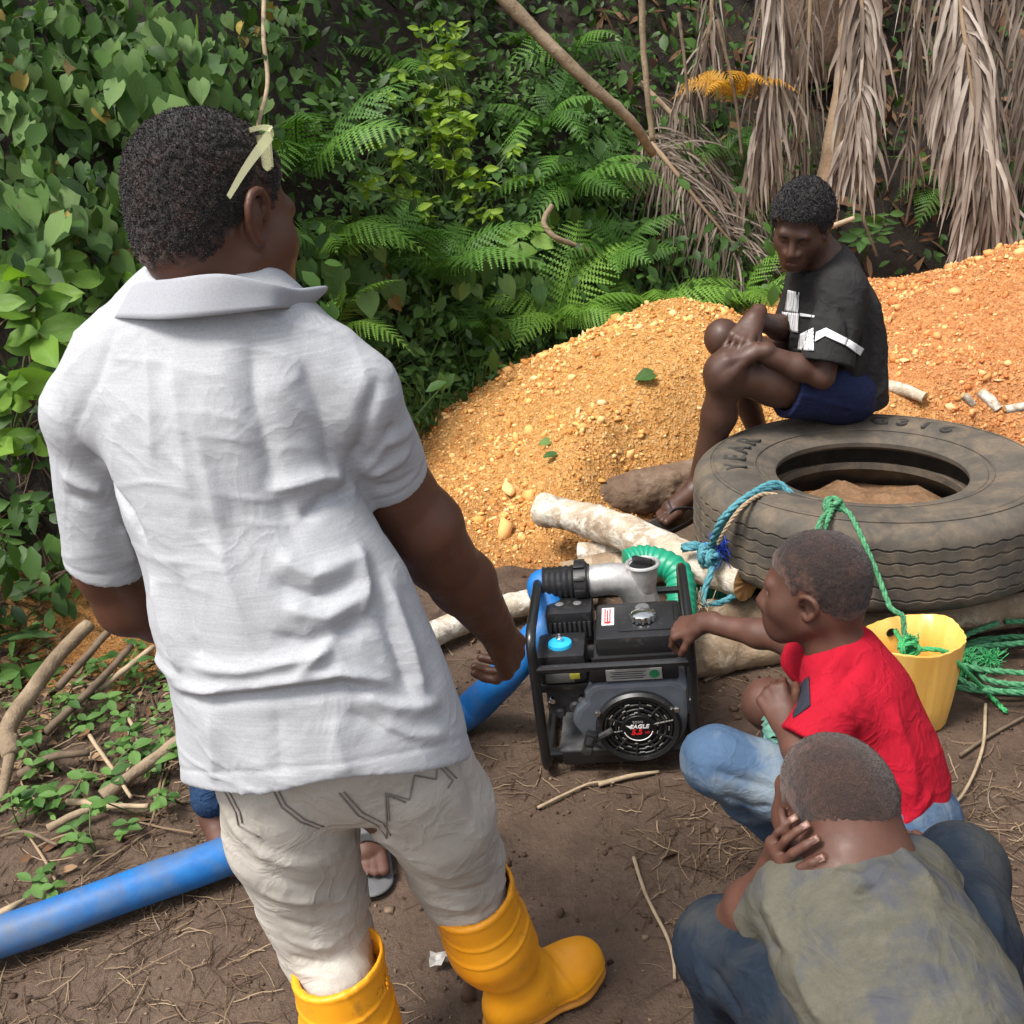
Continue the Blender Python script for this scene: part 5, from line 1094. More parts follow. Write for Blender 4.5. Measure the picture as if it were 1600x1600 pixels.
def tyre():
    t = thing('truck_tyre', 'large worn truck tyre lying flat on the logs', 'tyre', TC); t.rotation_euler = (rad(-1.0), rad(1.2), 0)
    seg = 200; th = np.linspace(0, 2*np.pi, seg, endpoint=False)
    prof = [(.305, .072, 0), (.288, .085, 0), (.286, .100, 0), (.296, .110, 0), (.318, .113, 0), (.334, .120, 0), (.338, .1165, 0), (.360, .126, 0), (.400, .1375, 0), (.440, .1410, 0), (.470, .1390, 0), (.474, .1345, 0), (.480, .1345, 0), (.484, .1370, 0), (.505, .1300, 0), (.522, .1200, 0), (.533, .1100, 0), (.541, .098, 0)]
    for z in (.074, .037, .0, -.037, -.074):
        prof += [(.545, z+.0040, 1), (.538, z+.0025, 1), (.538, z-.0025, 1), (.545, z-.0040, 1)]
    prof += [(r, -z if r > .45 else -.12+(.145*((.45-r)/.16)**1.3 if z > .09 else .125), 0) for r, z, _ in prof[:18][::-1]]
    outer = len(prof)
    prof += [(.33, .015, 0), (.40, -.055, 0), (.48, -.095, 0), (.515, -.06, 0), (.52, 0, 0), (.515, .06, 0), (.48, .105, 0), (.40, .115, 0), (.33, .09, 0)]
    n = len(prof); v = []
    tri = np.abs(((th*60/(2*np.pi)) % 1)-.5)*4-1
    for r, z, g in prof: v.append(np.stack([r*np.cos(th), r*np.sin(th), z+g*.0042*tri], 1))
    v = np.concatenate(v); q = [(i*seg+j, ((i+1) % n)*seg+j, ((i+1) % n)*seg+(j+1) % seg, i*seg+(j+1) % seg) for i in range(n) for j in range(seg)]
    me = py_mesh('carcass', v, q); me.materials.append(TYR); me.materials.append(TIN)
    mi = np.zeros(len(me.polygons), np.int32); mi[(outer-1)*seg:] = 1; me.polygons.foreach_set('material_index', mi); me.set_sharp_from_angle(angle=rad(40)); obj('carcass', me, None, t)
    def arc_text(s, a0, da, r, size, m_):      # letters with their tops outward
        for i, ch in enumerate(s):
            a = rad(a0-da*i); M = Matrix.Rotation(a-math.pi/2, 4, 'Z') @ Matrix.Translation((0, r, .1385)); text('letter', ch, size, m_, t, M, .0035, bold=.0016)
    arc_text('YEAR', 176, 12, .412, .095, TD); arc_text('G316', 66, 10.5, .412, .085, TD)
    for r, z in ((.352, .1245), (.492, .1362)):
        MB().tube(np.stack([r*np.cos(th[::2]), r*np.sin(th[::2]), z+0*th[::2]], 1), .0028, 5, True).build('raised_ring', TYR, t)
tyre()
mb = MB(); th = np.linspace(0, 2*np.pi, 40, endpoint=False); rr = np.linspace(0, .34, 12)
mb.add([(TC[0]+r_*math.cos(a_), TC[1]+r_*math.sin(a_), .315-.35*max(r_-.2, 0)+.025*float(fbm(np.array([[r_*math.cos(a_)*9, r_*math.sin(a_)*9, 0]]), 3, 4)[0])) for r_ in rr for a_ in th], [(i*40+j, i*40+(j+1) % 40, (i+1)*40+(j+1) % 40, (i+1)*40+j) for i in range(11) for j in range(40)])
sl2 = Mat('damp_brown_soil', .9, .2); sn = sl2.noise(16, 6, .7); sl2.color(sl2.ramp(sn, [(.3, (.11, .055, .028)), (.55, (.20, .12, .065)), (.75, (.34, .15, .06))])); sl2.bump(sn, .9, .02)
tag(mb.build('soil', sl2.m), kind='structure')
def bark(name, cols, patch, ps=9, psc=.5):
    a = Mat(name, .88, .2); f, g = a.noise(7, 6, .65), a.noise(60, 5, .7, a.vec((1, 1, 1)))
    base = a.ramp(f, [(.3, cols[0]), (.55, cols[1]), (.75, cols[2])]); pm = a.ramp(a.noise(ps, 8, .72, dist=.5), [(psc, (0, 0, 0)), (psc+.12, (1, 1, 1))])
    c = a.mix(pm, base, patch); c = a.mix(a.ramp(g, [(.6, (0, 0, 0)), (.72, (.7, .7, .7))]), c, tuple(np.array(cols[0])*.5)); a.color(c)
    a.bump(f, .7, .02); a.bump(g, .7, .008); a.bump(pm, .35, .003); return a.m
BW = bark('pale_blotched_bark', ((.22, .15, .10), (.42, .35, .26), (.56, .49, .39)), (.60, .56, .48), 15, .46); BB = bark('brown_bark', ((.07, .042, .027), (.15, .10, .068), (.23, .165, .115)), (.20, .165, .13), 6, .6); BT = bark('tan_bark', ((.17, .115, .07), (.30, .22, .145), (.40, .31, .21)), (.42, .35, .26), 16, .52)
CUT = Mat('cut_wood', .8, .2); cw = CUT.noise(22, 5, .6); CUT.color(CUT.ramp(cw, [(.3, (.26, .12, .04)), (.6, (.48, .29, .12)), (.8, (.60, .42, .22))])); CUT.bump(cw, .4, .006); CUT = CUT.m
def log(label, pts, radii, mat, seed, knots=0, seg=20, cat='log', group=None, nm='log', ends=True):
    t = thing(nm, label, cat, np.asarray(pts[0])+V3(0, 0, -np.max(radii)), group=group)
    s = spline(pts, 26); n = len(s); r = np.interp(np.linspace(0, 1, n), np.linspace(0, 1, len(radii)), radii); seg = max(seg, 12)*2
    v, q = ring_tube(s, r, seg, False); v = np.asarray(v); rng = np.random.default_rng(seed)
    qq = np.array(q); nr = normals(v, qq); dsp = r.repeat(seg)*(.10*vnoise(v*9+seed, seed)+.06*vnoise(v*30+seed, seed+1)+.035*vnoise(v*75, seed+2)+(.07 if mat is BB else .015)*np.abs(vnoise(v*np.array([40, 60, 110]), seed+3)))
    for k in range(knots):
        c = v[rng.integers(seg*2, len(v)-seg*2)]; d = np.linalg.norm(v-c, axis=1); rm = r.mean(); dsp += rm*.28*np.exp(-(d/(rm*.30))**2)-rm*.22*np.exp(-(d/(rm*.11))**2)
    v = v-nr*dsp[:, None]*np.sign((nr*(v-s.repeat(seg, 0))).sum(1).mean())*-1
    child_world('bark', py_mesh('bark', v, q), mat, t)
    if ends:
        for e in (0, n-1):
            rg = v[e*seg:(e+1)*seg]; c = rg.mean(0); ax = unit(s[-1]-s[-2]) if e else unit(s[0]-s[1])
            inner = c+(rg-c)*.55+ax*.004+rng.normal(size=(seg, 1))*.003*ax; rim = rg+ax*.0005; vv = np.concatenate([rim, inner, [c+ax*.006]])
            ff = [(i, (i+1) % seg, seg+(i+1) % seg, seg+i) for i in range(seg)]+[(seg+i, seg+(i+1) % seg, 2*seg) for i in range(seg)]
            child_world('cut_end', py_mesh('cut_end', vv, ff), CUT, t)
    return t
log('crooked white-barked log with sawn end, tied with teal rope', [G(846, 795, .215), G(900, 808, .215), G(985, 836, .22), G(1065, 872, .23), G(1168, 906, .235)], [.056, .060, .063, .059, .061], BW, 1, 5, 26)
log('tan blotched log directly under the crooked white log', [G(880, 905, .075), G(960, 888, .08), G(1060, 880, .09), G(1120, 872, .10)], [.058, .062, .064, .06], BT, 2, 2)
log('short pale log stub wedged under the crooked white log', [G(905, 865, .11), G(960, 862, .12), G(1030, 868, .13)], [.036, .04, .04], BW, 3, 1)
log('thin pale log on the ground left of the pump', [G(660, 1000, .045), G(750, 960, .045), G(840, 938, .045), G(930, 925, .045)], [.042, .042, .042, .04], BW, 4, 2)
log('long pale log behind the pump, nearest to the yellow bucket', [G(1000, 1038, .06), G(1090, 1026, .062), G(1230, 1002, .064), G(1400, 980, .062), G(1620, 950, .06), G(1720, 935, .06)], [.058, .062, .062, .056, .052, .05], BT, 5, 4, 24)
log('thick pale log lying along the foot of the tyre', [G(1010, 985, .065), G(1100, 972, .07), G(1250, 952, .075), G(1420, 925, .08), G(1620, 890, .085), G(1720, 875, .085)], [.06, .066, .068, .07, .068, .06], BT, 6, 4, 24)
log('dark brown rough trunk under the seated man\'s foot', [G(905, 790, .05), G(940, 780, .075), G(1000, 768, .09), G(1100, 750, .09), G(1230, 730, .09)], [.028, .075, .09, .088, .08], BB, 7, 9, 30)
log('brown log half hidden beneath the tyre hole', [V3(.72, 3.02, .10), V3(1.1, 3.0, .10), V3(1.5, 2.9, .10), V3(1.9, 2.82, .10)], [.09, .095, .095, .09], BB, 8, 2)
log('brown log under the back of the tyre', [V3(.75, 3.30, .10), V3(1.2, 3.32, .10), V3(1.8, 3.22, .10)], [.08, .085, .08], BB, 9, 2)
# sticks poking out behind the tyre
for lb_, pts, r_ in (('pale stick behind the seated man\'s back', [G(1380, 600, .33), G(1445, 622, .30)], .024), ('short pale peg stick standing right behind the tyre', [G(1532, 612, .36), G(1560, 640, .30)], .020), ('small bark chip stick beside the peg behind the tyre', [G(1503, 618, .35), G(1520, 632, .31)], .016), ('flat stick at the right picture edge behind the tyre', [G(1570, 640, .33), G(1640, 632, .33)], .016)):
    log(lb_, [pts[0], pts[0]*.5+pts[1]*.5+V3(0, 0, .004), pts[1]], [r_, r_*1.05, r_*.9], BW, 10, 0, 10, 'stick', nm='stick')
# ---------------------------------------------------------------- ropes
def rope_mesh(pts, r, n=10, tw=55.0):
    s = spline(pts, n); L = np.concatenate([[0], np.cumsum(np.linalg.norm(np.diff(s, axis=0), axis=1))]); m_ = max(int(L[-1]/(r*1.1)), 8)
    u_ = np.linspace(0, L[-1], m_); s = np.stack([np.interp(u_, L, s[:, k]) for k in range(3)], 1)
    tan = np.gradient(s, axis=0); tan /= np.linalg.norm(tan, axis=1)[:, None]; a0 = V3(.3, .2, .93); nr = np.cross(tan, a0); nr /= np.linalg.norm(nr, axis=1)[:, None]; bn = np.cross(tan, nr); mb = MB()
    for k in range(3):
        ph = u_*(1.1/r)*.55+k*2*np.pi/3; mb.tube(s+(np.cos(ph)[:, None]*nr+np.sin(ph)[:, None]*bn)*r*.5, r*.56, 6)
    return mb
def rope_mat(name, c1, c2):
    a = Mat(name, .75, .3); f = a.noise(90, 4, .7); a.color(a.ramp(f, [(.35, c1), (.65, c2)])); a.bump(a.noise(500, 2), .5, .002); return a.m
TEAL = rope_mat('teal_rope', (.03, .13, .17), (.10, .30, .34)); GREEN = rope_mat('green_rope', (.02, .12, .05), (.10, .30, .15)); GRN2 = rope_mat('bright_green_rope', (.02, .22, .06), (.08, .42, .16)); TAN = rope_mat('tan_twine', (.25, .17, .10), (.45, .34, .22)); BFB = simple('blue_fibre', (.02, .06, .42), .7)
def rope(name, label, mat, strands, r, fr=None):
    t = thing(name, label, 'rope', strands[0][0])
    for s in strands: 
        mb = rope_mesh(s, r); o = child_world('strand', py_mesh('strand', mb.v, mb.f), mat, t)
    return t
def knot(t, c, R, r, mat, seed, turns=3):
    rng = np.random.default_rng(seed); pts = []
    for i in range(turns*7): a = i*2*math.pi/7; pts.append(c+R*np.array([math.cos(a)*(1-.1*rng.random()), math.sin(a*1.0+i*.35)*.7, math.sin(a)*.8+.15*rng.normal()]))
    mb = rope_mesh(pts, r, 5); return child_world('knot', py_mesh('knot', mb.v, mb.f), mat, t)
def fray(t, c, R, n, mat, seed, name='frayed_end'):
    rng = np.random.default_rng(seed); mb = MB()
    for i in range(n):
        d = unit(rng.normal(size=3)); p = c+rng.normal(size=3)*R*.15; mb.tube(spline([p, p+d*R*.5+rng.normal(size=3)*R*.15, p+d*R+rng.normal(size=3)*R*.3], 3), .0012, 4)
    tag(child_world(name, py_mesh(name, mb.v, mb.f), mat, t), kind='stuff')
TZ = TC[2]+.142
k0 = P(1106, 858, 2.83)
tr = rope('teal_rope', 'teal rope tying the white log to the tyre', TEAL, [[G(1225, 768, TZ-.02), G(1205, 762, TZ+.012), G(1160, 785, TZ+.010), P(1133, 812, 2.68), P(1118, 845, 2.72), k0], [G(1240, 775, TZ-.02), G(1212, 755, TZ+.016), G(1165, 778, TZ+.020), P(1128, 812, 2.67), P(1112, 850, 2.74), k0],
          [k0+V3(0, -.03, 0), P(1112, 890, 2.70), P(1100, 925, 2.66), P(1100, 948, 2.64)], [P(1100, 945, 2.64), P(1125, 942, 2.66), P(1150, 930, 2.70)], [k0, P(1085, 856, 2.80), P(1066, 858, 2.82)], [P(1066, 855, 2.82), P(1085, 850, 2.81), k0]], .0105)
knot(tr, k0+V3(-.008, -.045, -.0), .028, .0095, TEAL, 1); knot(tr, P(1115, 872, 2.72), .020, .009, TEAL, 2, 2)
fray(tr, P(1130, 852, 2.74), .045, 70, BFB, 3, 'blue_frayed_fibre')
tw = rope('tan_twine', 'thin tan twine running beside the teal rope over the tyre', TAN, [[G(1236, 780, TZ-.01), G(1195, 772, TZ+.012), G(1160, 792, TZ+.014), P(1135, 825, 2.66), P(1122, 850, 2.70)]], .0065); fray(tw, P(1098, 945, 2.64), .035, 50, TAN, 5)
gk = G(1303, 792, TZ+.02)
gr_ = rope('green_rope', 'green rope hanging from the front of the tyre down to the yellow bucket', GREEN, [[gk, P(1288, 806, 2.52), P(1280, 820, 2.46), P(1272, 850, 2.44)], [gk, P(1296, 806, 2.52), P(1288, 830, 2.46), P(1290, 860, 2.44)], [gk, P(1325, 800, 2.55), P(1342, 830, 2.47), P(1360, 870, 2.40), P(1376, 910, 2.36), P(1392, 950, 2.30), P(1410, 962, 2.28), P(1413, 990, 2.26), P(1418, 1010, 2.24)]], .0075)
knot(gr_, gk, .024, .007, GREEN, 4)
# ---------------------------------------------------------------- yellow bucket (a cut-down oval can)
YB = Mat('yellow_hdpe', .35, .45, sss=.3); yn = YB.noise(3, 5, .6, YB.vec((6, 6, 1))); YB.color(YB.mix(YB.ramp(YB.noise(12, 5), [(.56, (0, 0, 0)), (.75, (.6, .6, .6))]), YB.ramp(yn, [(.3, (.62, .34, .06)), (.7, (.74, .47, .12))]), (.50, .33, .12))); YB.bump(yn, .3, .006); YB = YB.m
BK = thing('bucket', 'yellow bucket cut from a plastic can, rope tied through its rim', 'bucket', (1.000, 2.27, 0), rad(8))
def bucket():
    seg = 72; th = np.linspace(0, 2*np.pi, seg, endpoint=False); hz = [0, .0, .01, .05, .12, .2, .262, .270]; n_ = 5
    def ring(a, b, z, inset=0.0):
        se = 2.6; c, s = np.cos(th), np.sin(th); rr = (np.abs(c)**se+np.abs(s)**se)**(-1/se); fl = 1+.012*np.cos(th*26)
        return np.stack([(a-inset)*rr*c*fl, (b-inset)*rr*s*fl, z+0*th], 1)
    rings = [ring(.02, .02, .002), ring(.088, .072, .002), ring(.094, .078, .012), ring(.105, .086, .08), ring(.116, .094, .17), ring(.124, .1, .262), ring(.125, .101, .268), ring(.122, .098, .268), ring(.113, .091, .17), ring(.102, .083, .08), ring(.09, .074, .010), ring(.02, .02, .008)]
    for k in range(5, 8): rings[k][:, 2] += .006*np.sin(th*2+1)+.003*np.sin(th*5)
    v = np.concatenate(rings); q = [(i*seg+j, i*seg+(j+1) % seg, (i+1)*seg+(j+1) % seg, (i+1)*seg+j) for i in range(len(rings)-1) for j in range(seg)]+[tuple(range(seg))[::-1], tuple((len(rings)-1)*seg+j for j in range(seg))]
    obj('shell', py_mesh('shell', v, q), YB, BK)
    MB().lathe([(.0, .0), (.011, .0), (.013, .002), (.011, .004)], (-.01, .092, .225), 'y', 16).build('rope_hole', simple('dark_hole', (.02, .015, .01), .9), BK)
bucket()
bk = rope('green_rope', 'green rope knotted on the bucket rim with a loose end to the right', GRN2, [[P(1399, 985, 2.36), P(1408, 1000, 2.27), P(1420, 1015, 2.215)], [P(1418, 1018, 2.215), P(1450, 1014, 2.20), P(1480, 1020, 2.20), P(1505, 1045, 2.21), G(1545, 1085, .02), G(1572, 1112, .012)], [P(1418, 1018, 2.215), P(1402, 1030, 2.205), P(1398, 1044, 2.215)]], .0070)
knot(bk, P(1420, 1012, 2.21), .022, .0065, GRN2, 6); fray(bk, P(1424, 1000, 2.21), .020, 60, GRN2, 7)
cl = []
for k, (cx, cy, rx, ry) in enumerate(((1.36, 2.47, .19, .13), (1.40, 2.44, .22, .15), (1.44, 2.41, .20, .12), (1.38, 2.38, .24, .13), (1.46, 2.46, .26, .14))):
    a = np.linspace(.2, 6.4, 14)+k*.4; cl.append([V3(cx+rx*math.cos(q)*(1+.06*math.sin(3*q+k)), cy+ry*math.sin(q)*(1+.1*math.sin(2*q+k)), .02+.012*k+.004*math.sin(5*q)+float(tz(cx, cy))) for q in a])
rc_ = rope('green_rope', 'loose coil of green rope on the ground right of the bucket', GREEN, cl, .0085)
for p_ in ((1500, 1035), (1545, 1030)): fray(rc_, G(*p_, .05), .04, 90, GRN2, p_[0])
print('props', round(time.time()-T0, 1))
# ================================================================== vegetation
def leaf_mat(name, c1, c2, rough=.42, tr=.25, vein=0.12, attr=False, spec=.45):
    a = Mat(name, rough, spec)
    if attr: f = a.attr('tone')
    else: oi = a.n('ObjectInfo'); f = oi.outputs['Random']
    g = a.noise(14 if not attr else 3, 4)
    f2 = a.math('ADD', a.math('MULTIPLY', f, .75), a.math('MULTIPLY', g, .35))
    c1, c2 = np.array(c1), np.array(c2)
    col = a.ramp(f2, [(.15, tuple(c1*.75)), (.5, tuple((c1+c2)/2)), (.85, tuple(c2))])
    if vein and not attr:
        sx = a.n('SeparateXYZ'); a.l(a.co.outputs['Object'], sx.inputs[0])
        wv = a.math('ABSOLUTE', sx.outputs[0]); rib = a.ramp(a.math('MULTIPLY', wv, 60), [(.02, (1, 1, 1)), (.09, (0, 0, 0))])
        side = a.n('TexWave'); side.inputs['Scale'].default_value = 9; side.inputs['Distortion'].default_value = .6
        mv = a.math('SUBTRACT', sx.outputs[1], a.math('MULTIPLY', wv, .8)); cx = a.n('CombineXYZ'); a.l(mv, cx.inputs[0]); a.l(cx.outputs[0], side.inputs[0]); side.inputs['Scale'].default_value = 16
        col = a.mix(a.math('MULTIPLY', rib, .45), col, tuple(np.minimum(c2*1.7+.02, 1))); a.bump(side.outputs['Fac'], .25, .003)
    a.color(col)
    out = a.t.nodes['Material Output']; tb = a.n('BsdfTranslucent'); mx = a.n('MixShader'); mx.inputs[0].default_value = tr
    br = a.mix(1.0, col, (1.15, 1.3, .45), 'MULTIPLY'); a.l(br, tb.inputs['Color']); a.l(a.b.outputs[0], mx.inputs[1]); a.l(tb.outputs[0], mx.inputs[2]); a.l(mx.outputs[0], out.inputs['Surface'])
    return a.m
def leaf_shape(kind, rows=7, cols=5, fold=.18, curl=.25, wav=0.0, seed=0):
    """unit-length leaf along +y, upper side +z"""
    rng = np.random.default_rng(seed); v = []
    for i in range(rows):
        t = i/(rows-1)
        if kind == 'heart': w_ = np.interp(t, [0, .12, .3, .55, .8, 1], [.16, .40, .46, .36, .16, .0])
        elif kind == 'oval': w_ = np.interp(t, [0, .15, .45, .75, 1], [.01, .16, .25, .17, .0])
        elif kind == 'big': w_ = np.interp(t, [0, .15, .45, .75, .92, 1], [.02, .20, .30, .24, .10, .0])
        elif kind == 'blade': w_ = np.interp(t, [0, .2, .6, 1], [.012, .016, .014, .0])
        else: w_ = np.interp(t, [0, .2, .6, 1], [.01, .09, .11, .0])
        for j in range(cols):
            u_ = j/(cols-1)*2-1; y = t
            if kind == 'heart': y = t-.20*abs(u_)*(1-t)**3
            v.append((u_*w_, y, fold*abs(u_)*w_-curl*t*t*.6+wav*math.sin(t*9+seed)*abs(u_)*.12))
    q = [(i*cols+j, i*cols+j+1, (i+1)*cols+j+1, (i+1)*cols+j) for i in range(rows-1) for j in range(cols-1)]
    return np.array(v), q
def leaf_mesh(name, kind, size, mat, **k):
    v, q = leaf_shape(kind, **k); me = py_mesh(name, v*size, q); me.materials.append(mat); return me
def orient(y, up, roll=0.0):
    y = unit(y); x = np.cross(y, up); x = unit(x) if np.linalg.norm(x) > 1e-4 else V3(1, 0, 0); z = np.cross(x, y)
    M = Matrix(((x[0], y[0], z[0]), (x[1], y[1], z[1]), (x[2], y[2], z[2]))); return M @ Matrix.Rotation(roll, 3, 'Y')
def put(name, me, parent, pos, y, up, sc, roll=0.0):
    o = bpy.data.objects.new(name, me); COL.objects.link(o); o.parent = parent
    M = orient(y, up, roll).to_4x4() @ Matrix.Scale(sc, 4); M.translation = Vector(np.asarray(pos)-np.array(parent.location)); o.matrix_local = M; return o
RNG = np.random.default_rng(77)
TOCAM = unit((0, -1, .45))
HEART = leaf_mat('vine_leaf', (.050, .120, .028), (.135, .225, .065), .5, .28, .12, False, .22); OVAL = leaf_mat('sapling_leaf', (.08, .17, .012), (.25, .38, .03), .42, .3, .12, False, .3); BIGL = leaf_mat('large_light_leaf', (.085, .19, .022), (.19, .33, .05), .45, .35, .12, False, .3)
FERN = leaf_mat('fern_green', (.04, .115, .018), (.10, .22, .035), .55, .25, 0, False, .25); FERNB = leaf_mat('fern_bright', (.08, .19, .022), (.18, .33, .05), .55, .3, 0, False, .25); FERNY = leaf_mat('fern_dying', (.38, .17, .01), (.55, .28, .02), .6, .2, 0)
WEED = leaf_mat('weed_leaf', (.045, .12, .025), (.11, .22, .05), .5, .25, .12, False, .3); DARKL = leaf_mat('shaded_undergrowth_leaf', (.012, .036, .008), (.05, .110, .018), .5, .18, 0, True, .25)  # undergrowth leaf colour is darkened to stand in for deep shade
GRASS = leaf_mat('grass_blade', (.045, .11, .02), (.12, .23, .05), .5, .25, 0, True); STEM = simple('green_stem', (.07, .10, .03), .7, .3); TWIG = simple('brown_twig', (.12, .085, .055), .85, .35, 30, .3); PALE = simple('pale_stick', (.33, .25, .16), .85, .25, 25, .3); DEADB = bark('dead_branch_bark', ((.14, .10, .065), (.27, .205, .135), (.36, .29, .20)), (.42, .35, .25), 8, .6)
def leaf_cloud(name, label, pos, dirs, ups, sizes, tones, kind, mat, cat, rows=3, cols=3, **k):
    v, q = leaf_shape(kind, rows, cols, **k); n = len(pos); y = dirs/np.linalg.norm(dirs, axis=1)[:, None]; x = np.cross(y, ups); x /= np.linalg.norm(x, axis=1)[:, None]+1e-9; z = np.cross(x, y)
    V_ = pos[:, None]+(v[None, :, 0:1]*x[:, None]+v[None, :, 1:2]*y[:, None]+v[None, :, 2:3]*z[:, None])*sizes[:, None, None]
    Q = np.array(q)[None]+(np.arange(n)*len(v))[:, None, None]; me = raw_mesh(name, V_.reshape(-1, 3), Q.reshape(-1, 4)); vcol(me, 'tone', np.repeat(tones, len(v)))
    return tag(obj(name, me, mat), label, cat, kind='stuff')
def bank_points(n, x0, x1, off, smin_=-.1, smax=4.5, dens=None):
    x = RNG.uniform(x0, x1, n*3); s = RNG.uniform(smin_, smax, n*3); y = bank_y(x)+s; z = tz(x, y)
    nrm = np.stack([tz(x-.05, y)-tz(x+.05, y), tz(x, y-.05)-tz(x, y+.05), 0*x+.1], 1); nrm /= np.linalg.norm(nrm, axis=1)[:, None]
    p = np.stack([x, y, z], 1)+nrm*RNG.uniform(0, 1, (n*3, 1))**1.3*off; k = np.ones(n*3, bool)
    if dens is not None: k = RNG.random(n*3) < dens(p)
    return p[k][:n], nrm[k][:n]
# dense growth over the whole bank, one mass, shade put into its leaf colour
def undergrowth():
    den = lambda p: np.clip(.75+.6*vnoise(p*2.2, 5)-.5*np.clip((p[:, 0]-1.2)/1.0, 0, .9), .12, 1)
    p, nr = bank_points(26000, -5, 5.5, .42, -.1, 4.2, den); n = len(p)
    d = nr*.4+RNG.normal(size=(n, 3))*.6+V3(0, -.2, -.35); up = nr+RNG.normal(size=(n, 3))*.45+V3(0, 0, .5); cl = vnoise(p*3, 7)*.35+.5
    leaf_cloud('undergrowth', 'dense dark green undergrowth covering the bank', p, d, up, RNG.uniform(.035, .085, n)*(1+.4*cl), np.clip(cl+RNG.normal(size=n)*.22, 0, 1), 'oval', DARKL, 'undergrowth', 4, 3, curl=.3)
    p, nr = bank_points(9000, -5, 5.5, .6, -.1, 4.2, lambda p: np.clip(.5+vnoise(p*1.6, 15), .05, 1)*(p[:, 0] < 1.6)); n = len(p)
    d = nr*.3+RNG.normal(size=(n, 3))*.5+V3(0, -.2, -.5); up = nr+RNG.normal(size=(n, 3))*.35+V3(0, 0, .4)
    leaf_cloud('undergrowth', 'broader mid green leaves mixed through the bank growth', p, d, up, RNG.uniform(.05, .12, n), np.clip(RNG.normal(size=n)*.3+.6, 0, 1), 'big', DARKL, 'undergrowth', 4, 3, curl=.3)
    # distant canopy above the bank
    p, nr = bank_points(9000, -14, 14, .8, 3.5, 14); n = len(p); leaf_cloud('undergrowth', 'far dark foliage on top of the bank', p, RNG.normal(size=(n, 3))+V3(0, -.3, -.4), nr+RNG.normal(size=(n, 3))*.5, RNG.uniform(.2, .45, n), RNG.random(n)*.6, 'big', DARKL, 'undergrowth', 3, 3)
undergrowth()
# ---------------------------------------------------------------- heart-leaved climbers on the left
HM = [leaf_mesh('leaf', 'heart', 1.0, HEART, fold=.22, curl=.30, wav=.2, seed=k) for k in range(3)]
def bankp(px, py, off=.0):
    h = surf_hit(px, py, False); d = unit(ray(px, py)); return h-d*off
def in_bank(px0, px1, py0, py1, n, off0, off1):
    out = []
    for _ in range(n): px, py = RNG.uniform(px0, px1), RNG.uniform(py0, py1); out.append(bankp(px, py, RNG.uniform(off0, off1)))
    return out
DEADV = leaf_mesh('leaf', 'heart', 1.0, leaf_mat('yellowed_leaf', (.16, .10, .02), (.34, .26, .05), .6, .2), fold=.35, curl=.5, seed=5)
def vine(label, regs, sz, off=(.15, .55), mats=HM):
    root = bankp((regs[0][0]+regs[0][1])/2, regs[0][3], .1); t = thing('climbing_vine', label, 'vine', root, group='heart-leaved vines on the left bank'); L = []
    for (a, b, c, d, n) in regs:
        pts = np.array(in_bank(a, b, c, d, n, *off)); L.append(pts)
        for p in pts:
            tip = V3(RNG.normal()*.5, -.35+RNG.normal()*.25, -1+RNG.normal()*.25); put('leaf', mats[RNG.integers(len(mats))] if RNG.random() > .05 else DEADV, t, p, tip, TOCAM+RNG.normal(size=3)*.5+V3(0, -.1, .3), RNG.uniform(.5, 1.25)*sz, RNG.normal()*.35)
    al = np.concatenate(L); al = al[np.argsort(al[:, 0])]; mb = MB()
    for k in range(max(3, len(al)//14)):
        i = RNG.integers(0, len(al)); near = al[np.argsort(np.linalg.norm(al-al[i], axis=1))[:5]]; near = near[np.argsort(near[:, 2])]; mb = MB(); mb.tube(spline(near+V3(0, .04, 0), 4), .0035, 5); child_world('stem', py_mesh('stem', mb.v, mb.f), TWIG if k % 2 else STEM, t)
vine('climbing vine with big heart-shaped leaves at the left picture edge', [(-40, 110, 60, 370, 84), (-40, 90, 300, 420, 22)], .115, (.2, .6))
vine('climbing vine of heart-shaped leaves just left of the standing man\'s head', [(90, 230, 120, 430, 90)], .092, (.2, .55))
vine('leafy vine draping the top left corner of the bank', [(-30, 200, -20, 120, 70), (130, 250, 0, 140, 26)], .095, (.15, .5))
vine('upright vine spray of pale heart-shaped leaves above the standing man\'s head', [(250, 345, 25, 165, 30), (180, 260, 40, 180, 34)], .125, (.45, .75))
vine('small dark-leaved vine between the man\'s head and the fern', [(330, 480, 0, 140, 46), (200, 440, 20, 200, 40)], .075, (.1, .4))
vine('low trailing vine with rounded leaves behind the standing man\'s collar', [(440, 620, 375, 470, 48), (700, 860, 395, 450, 22)], .115, (.25, .6))
vine('leaves behind the standing man\'s head, mostly hidden', [(190, 440, 150, 460, 60)], .10, (.1, .4))
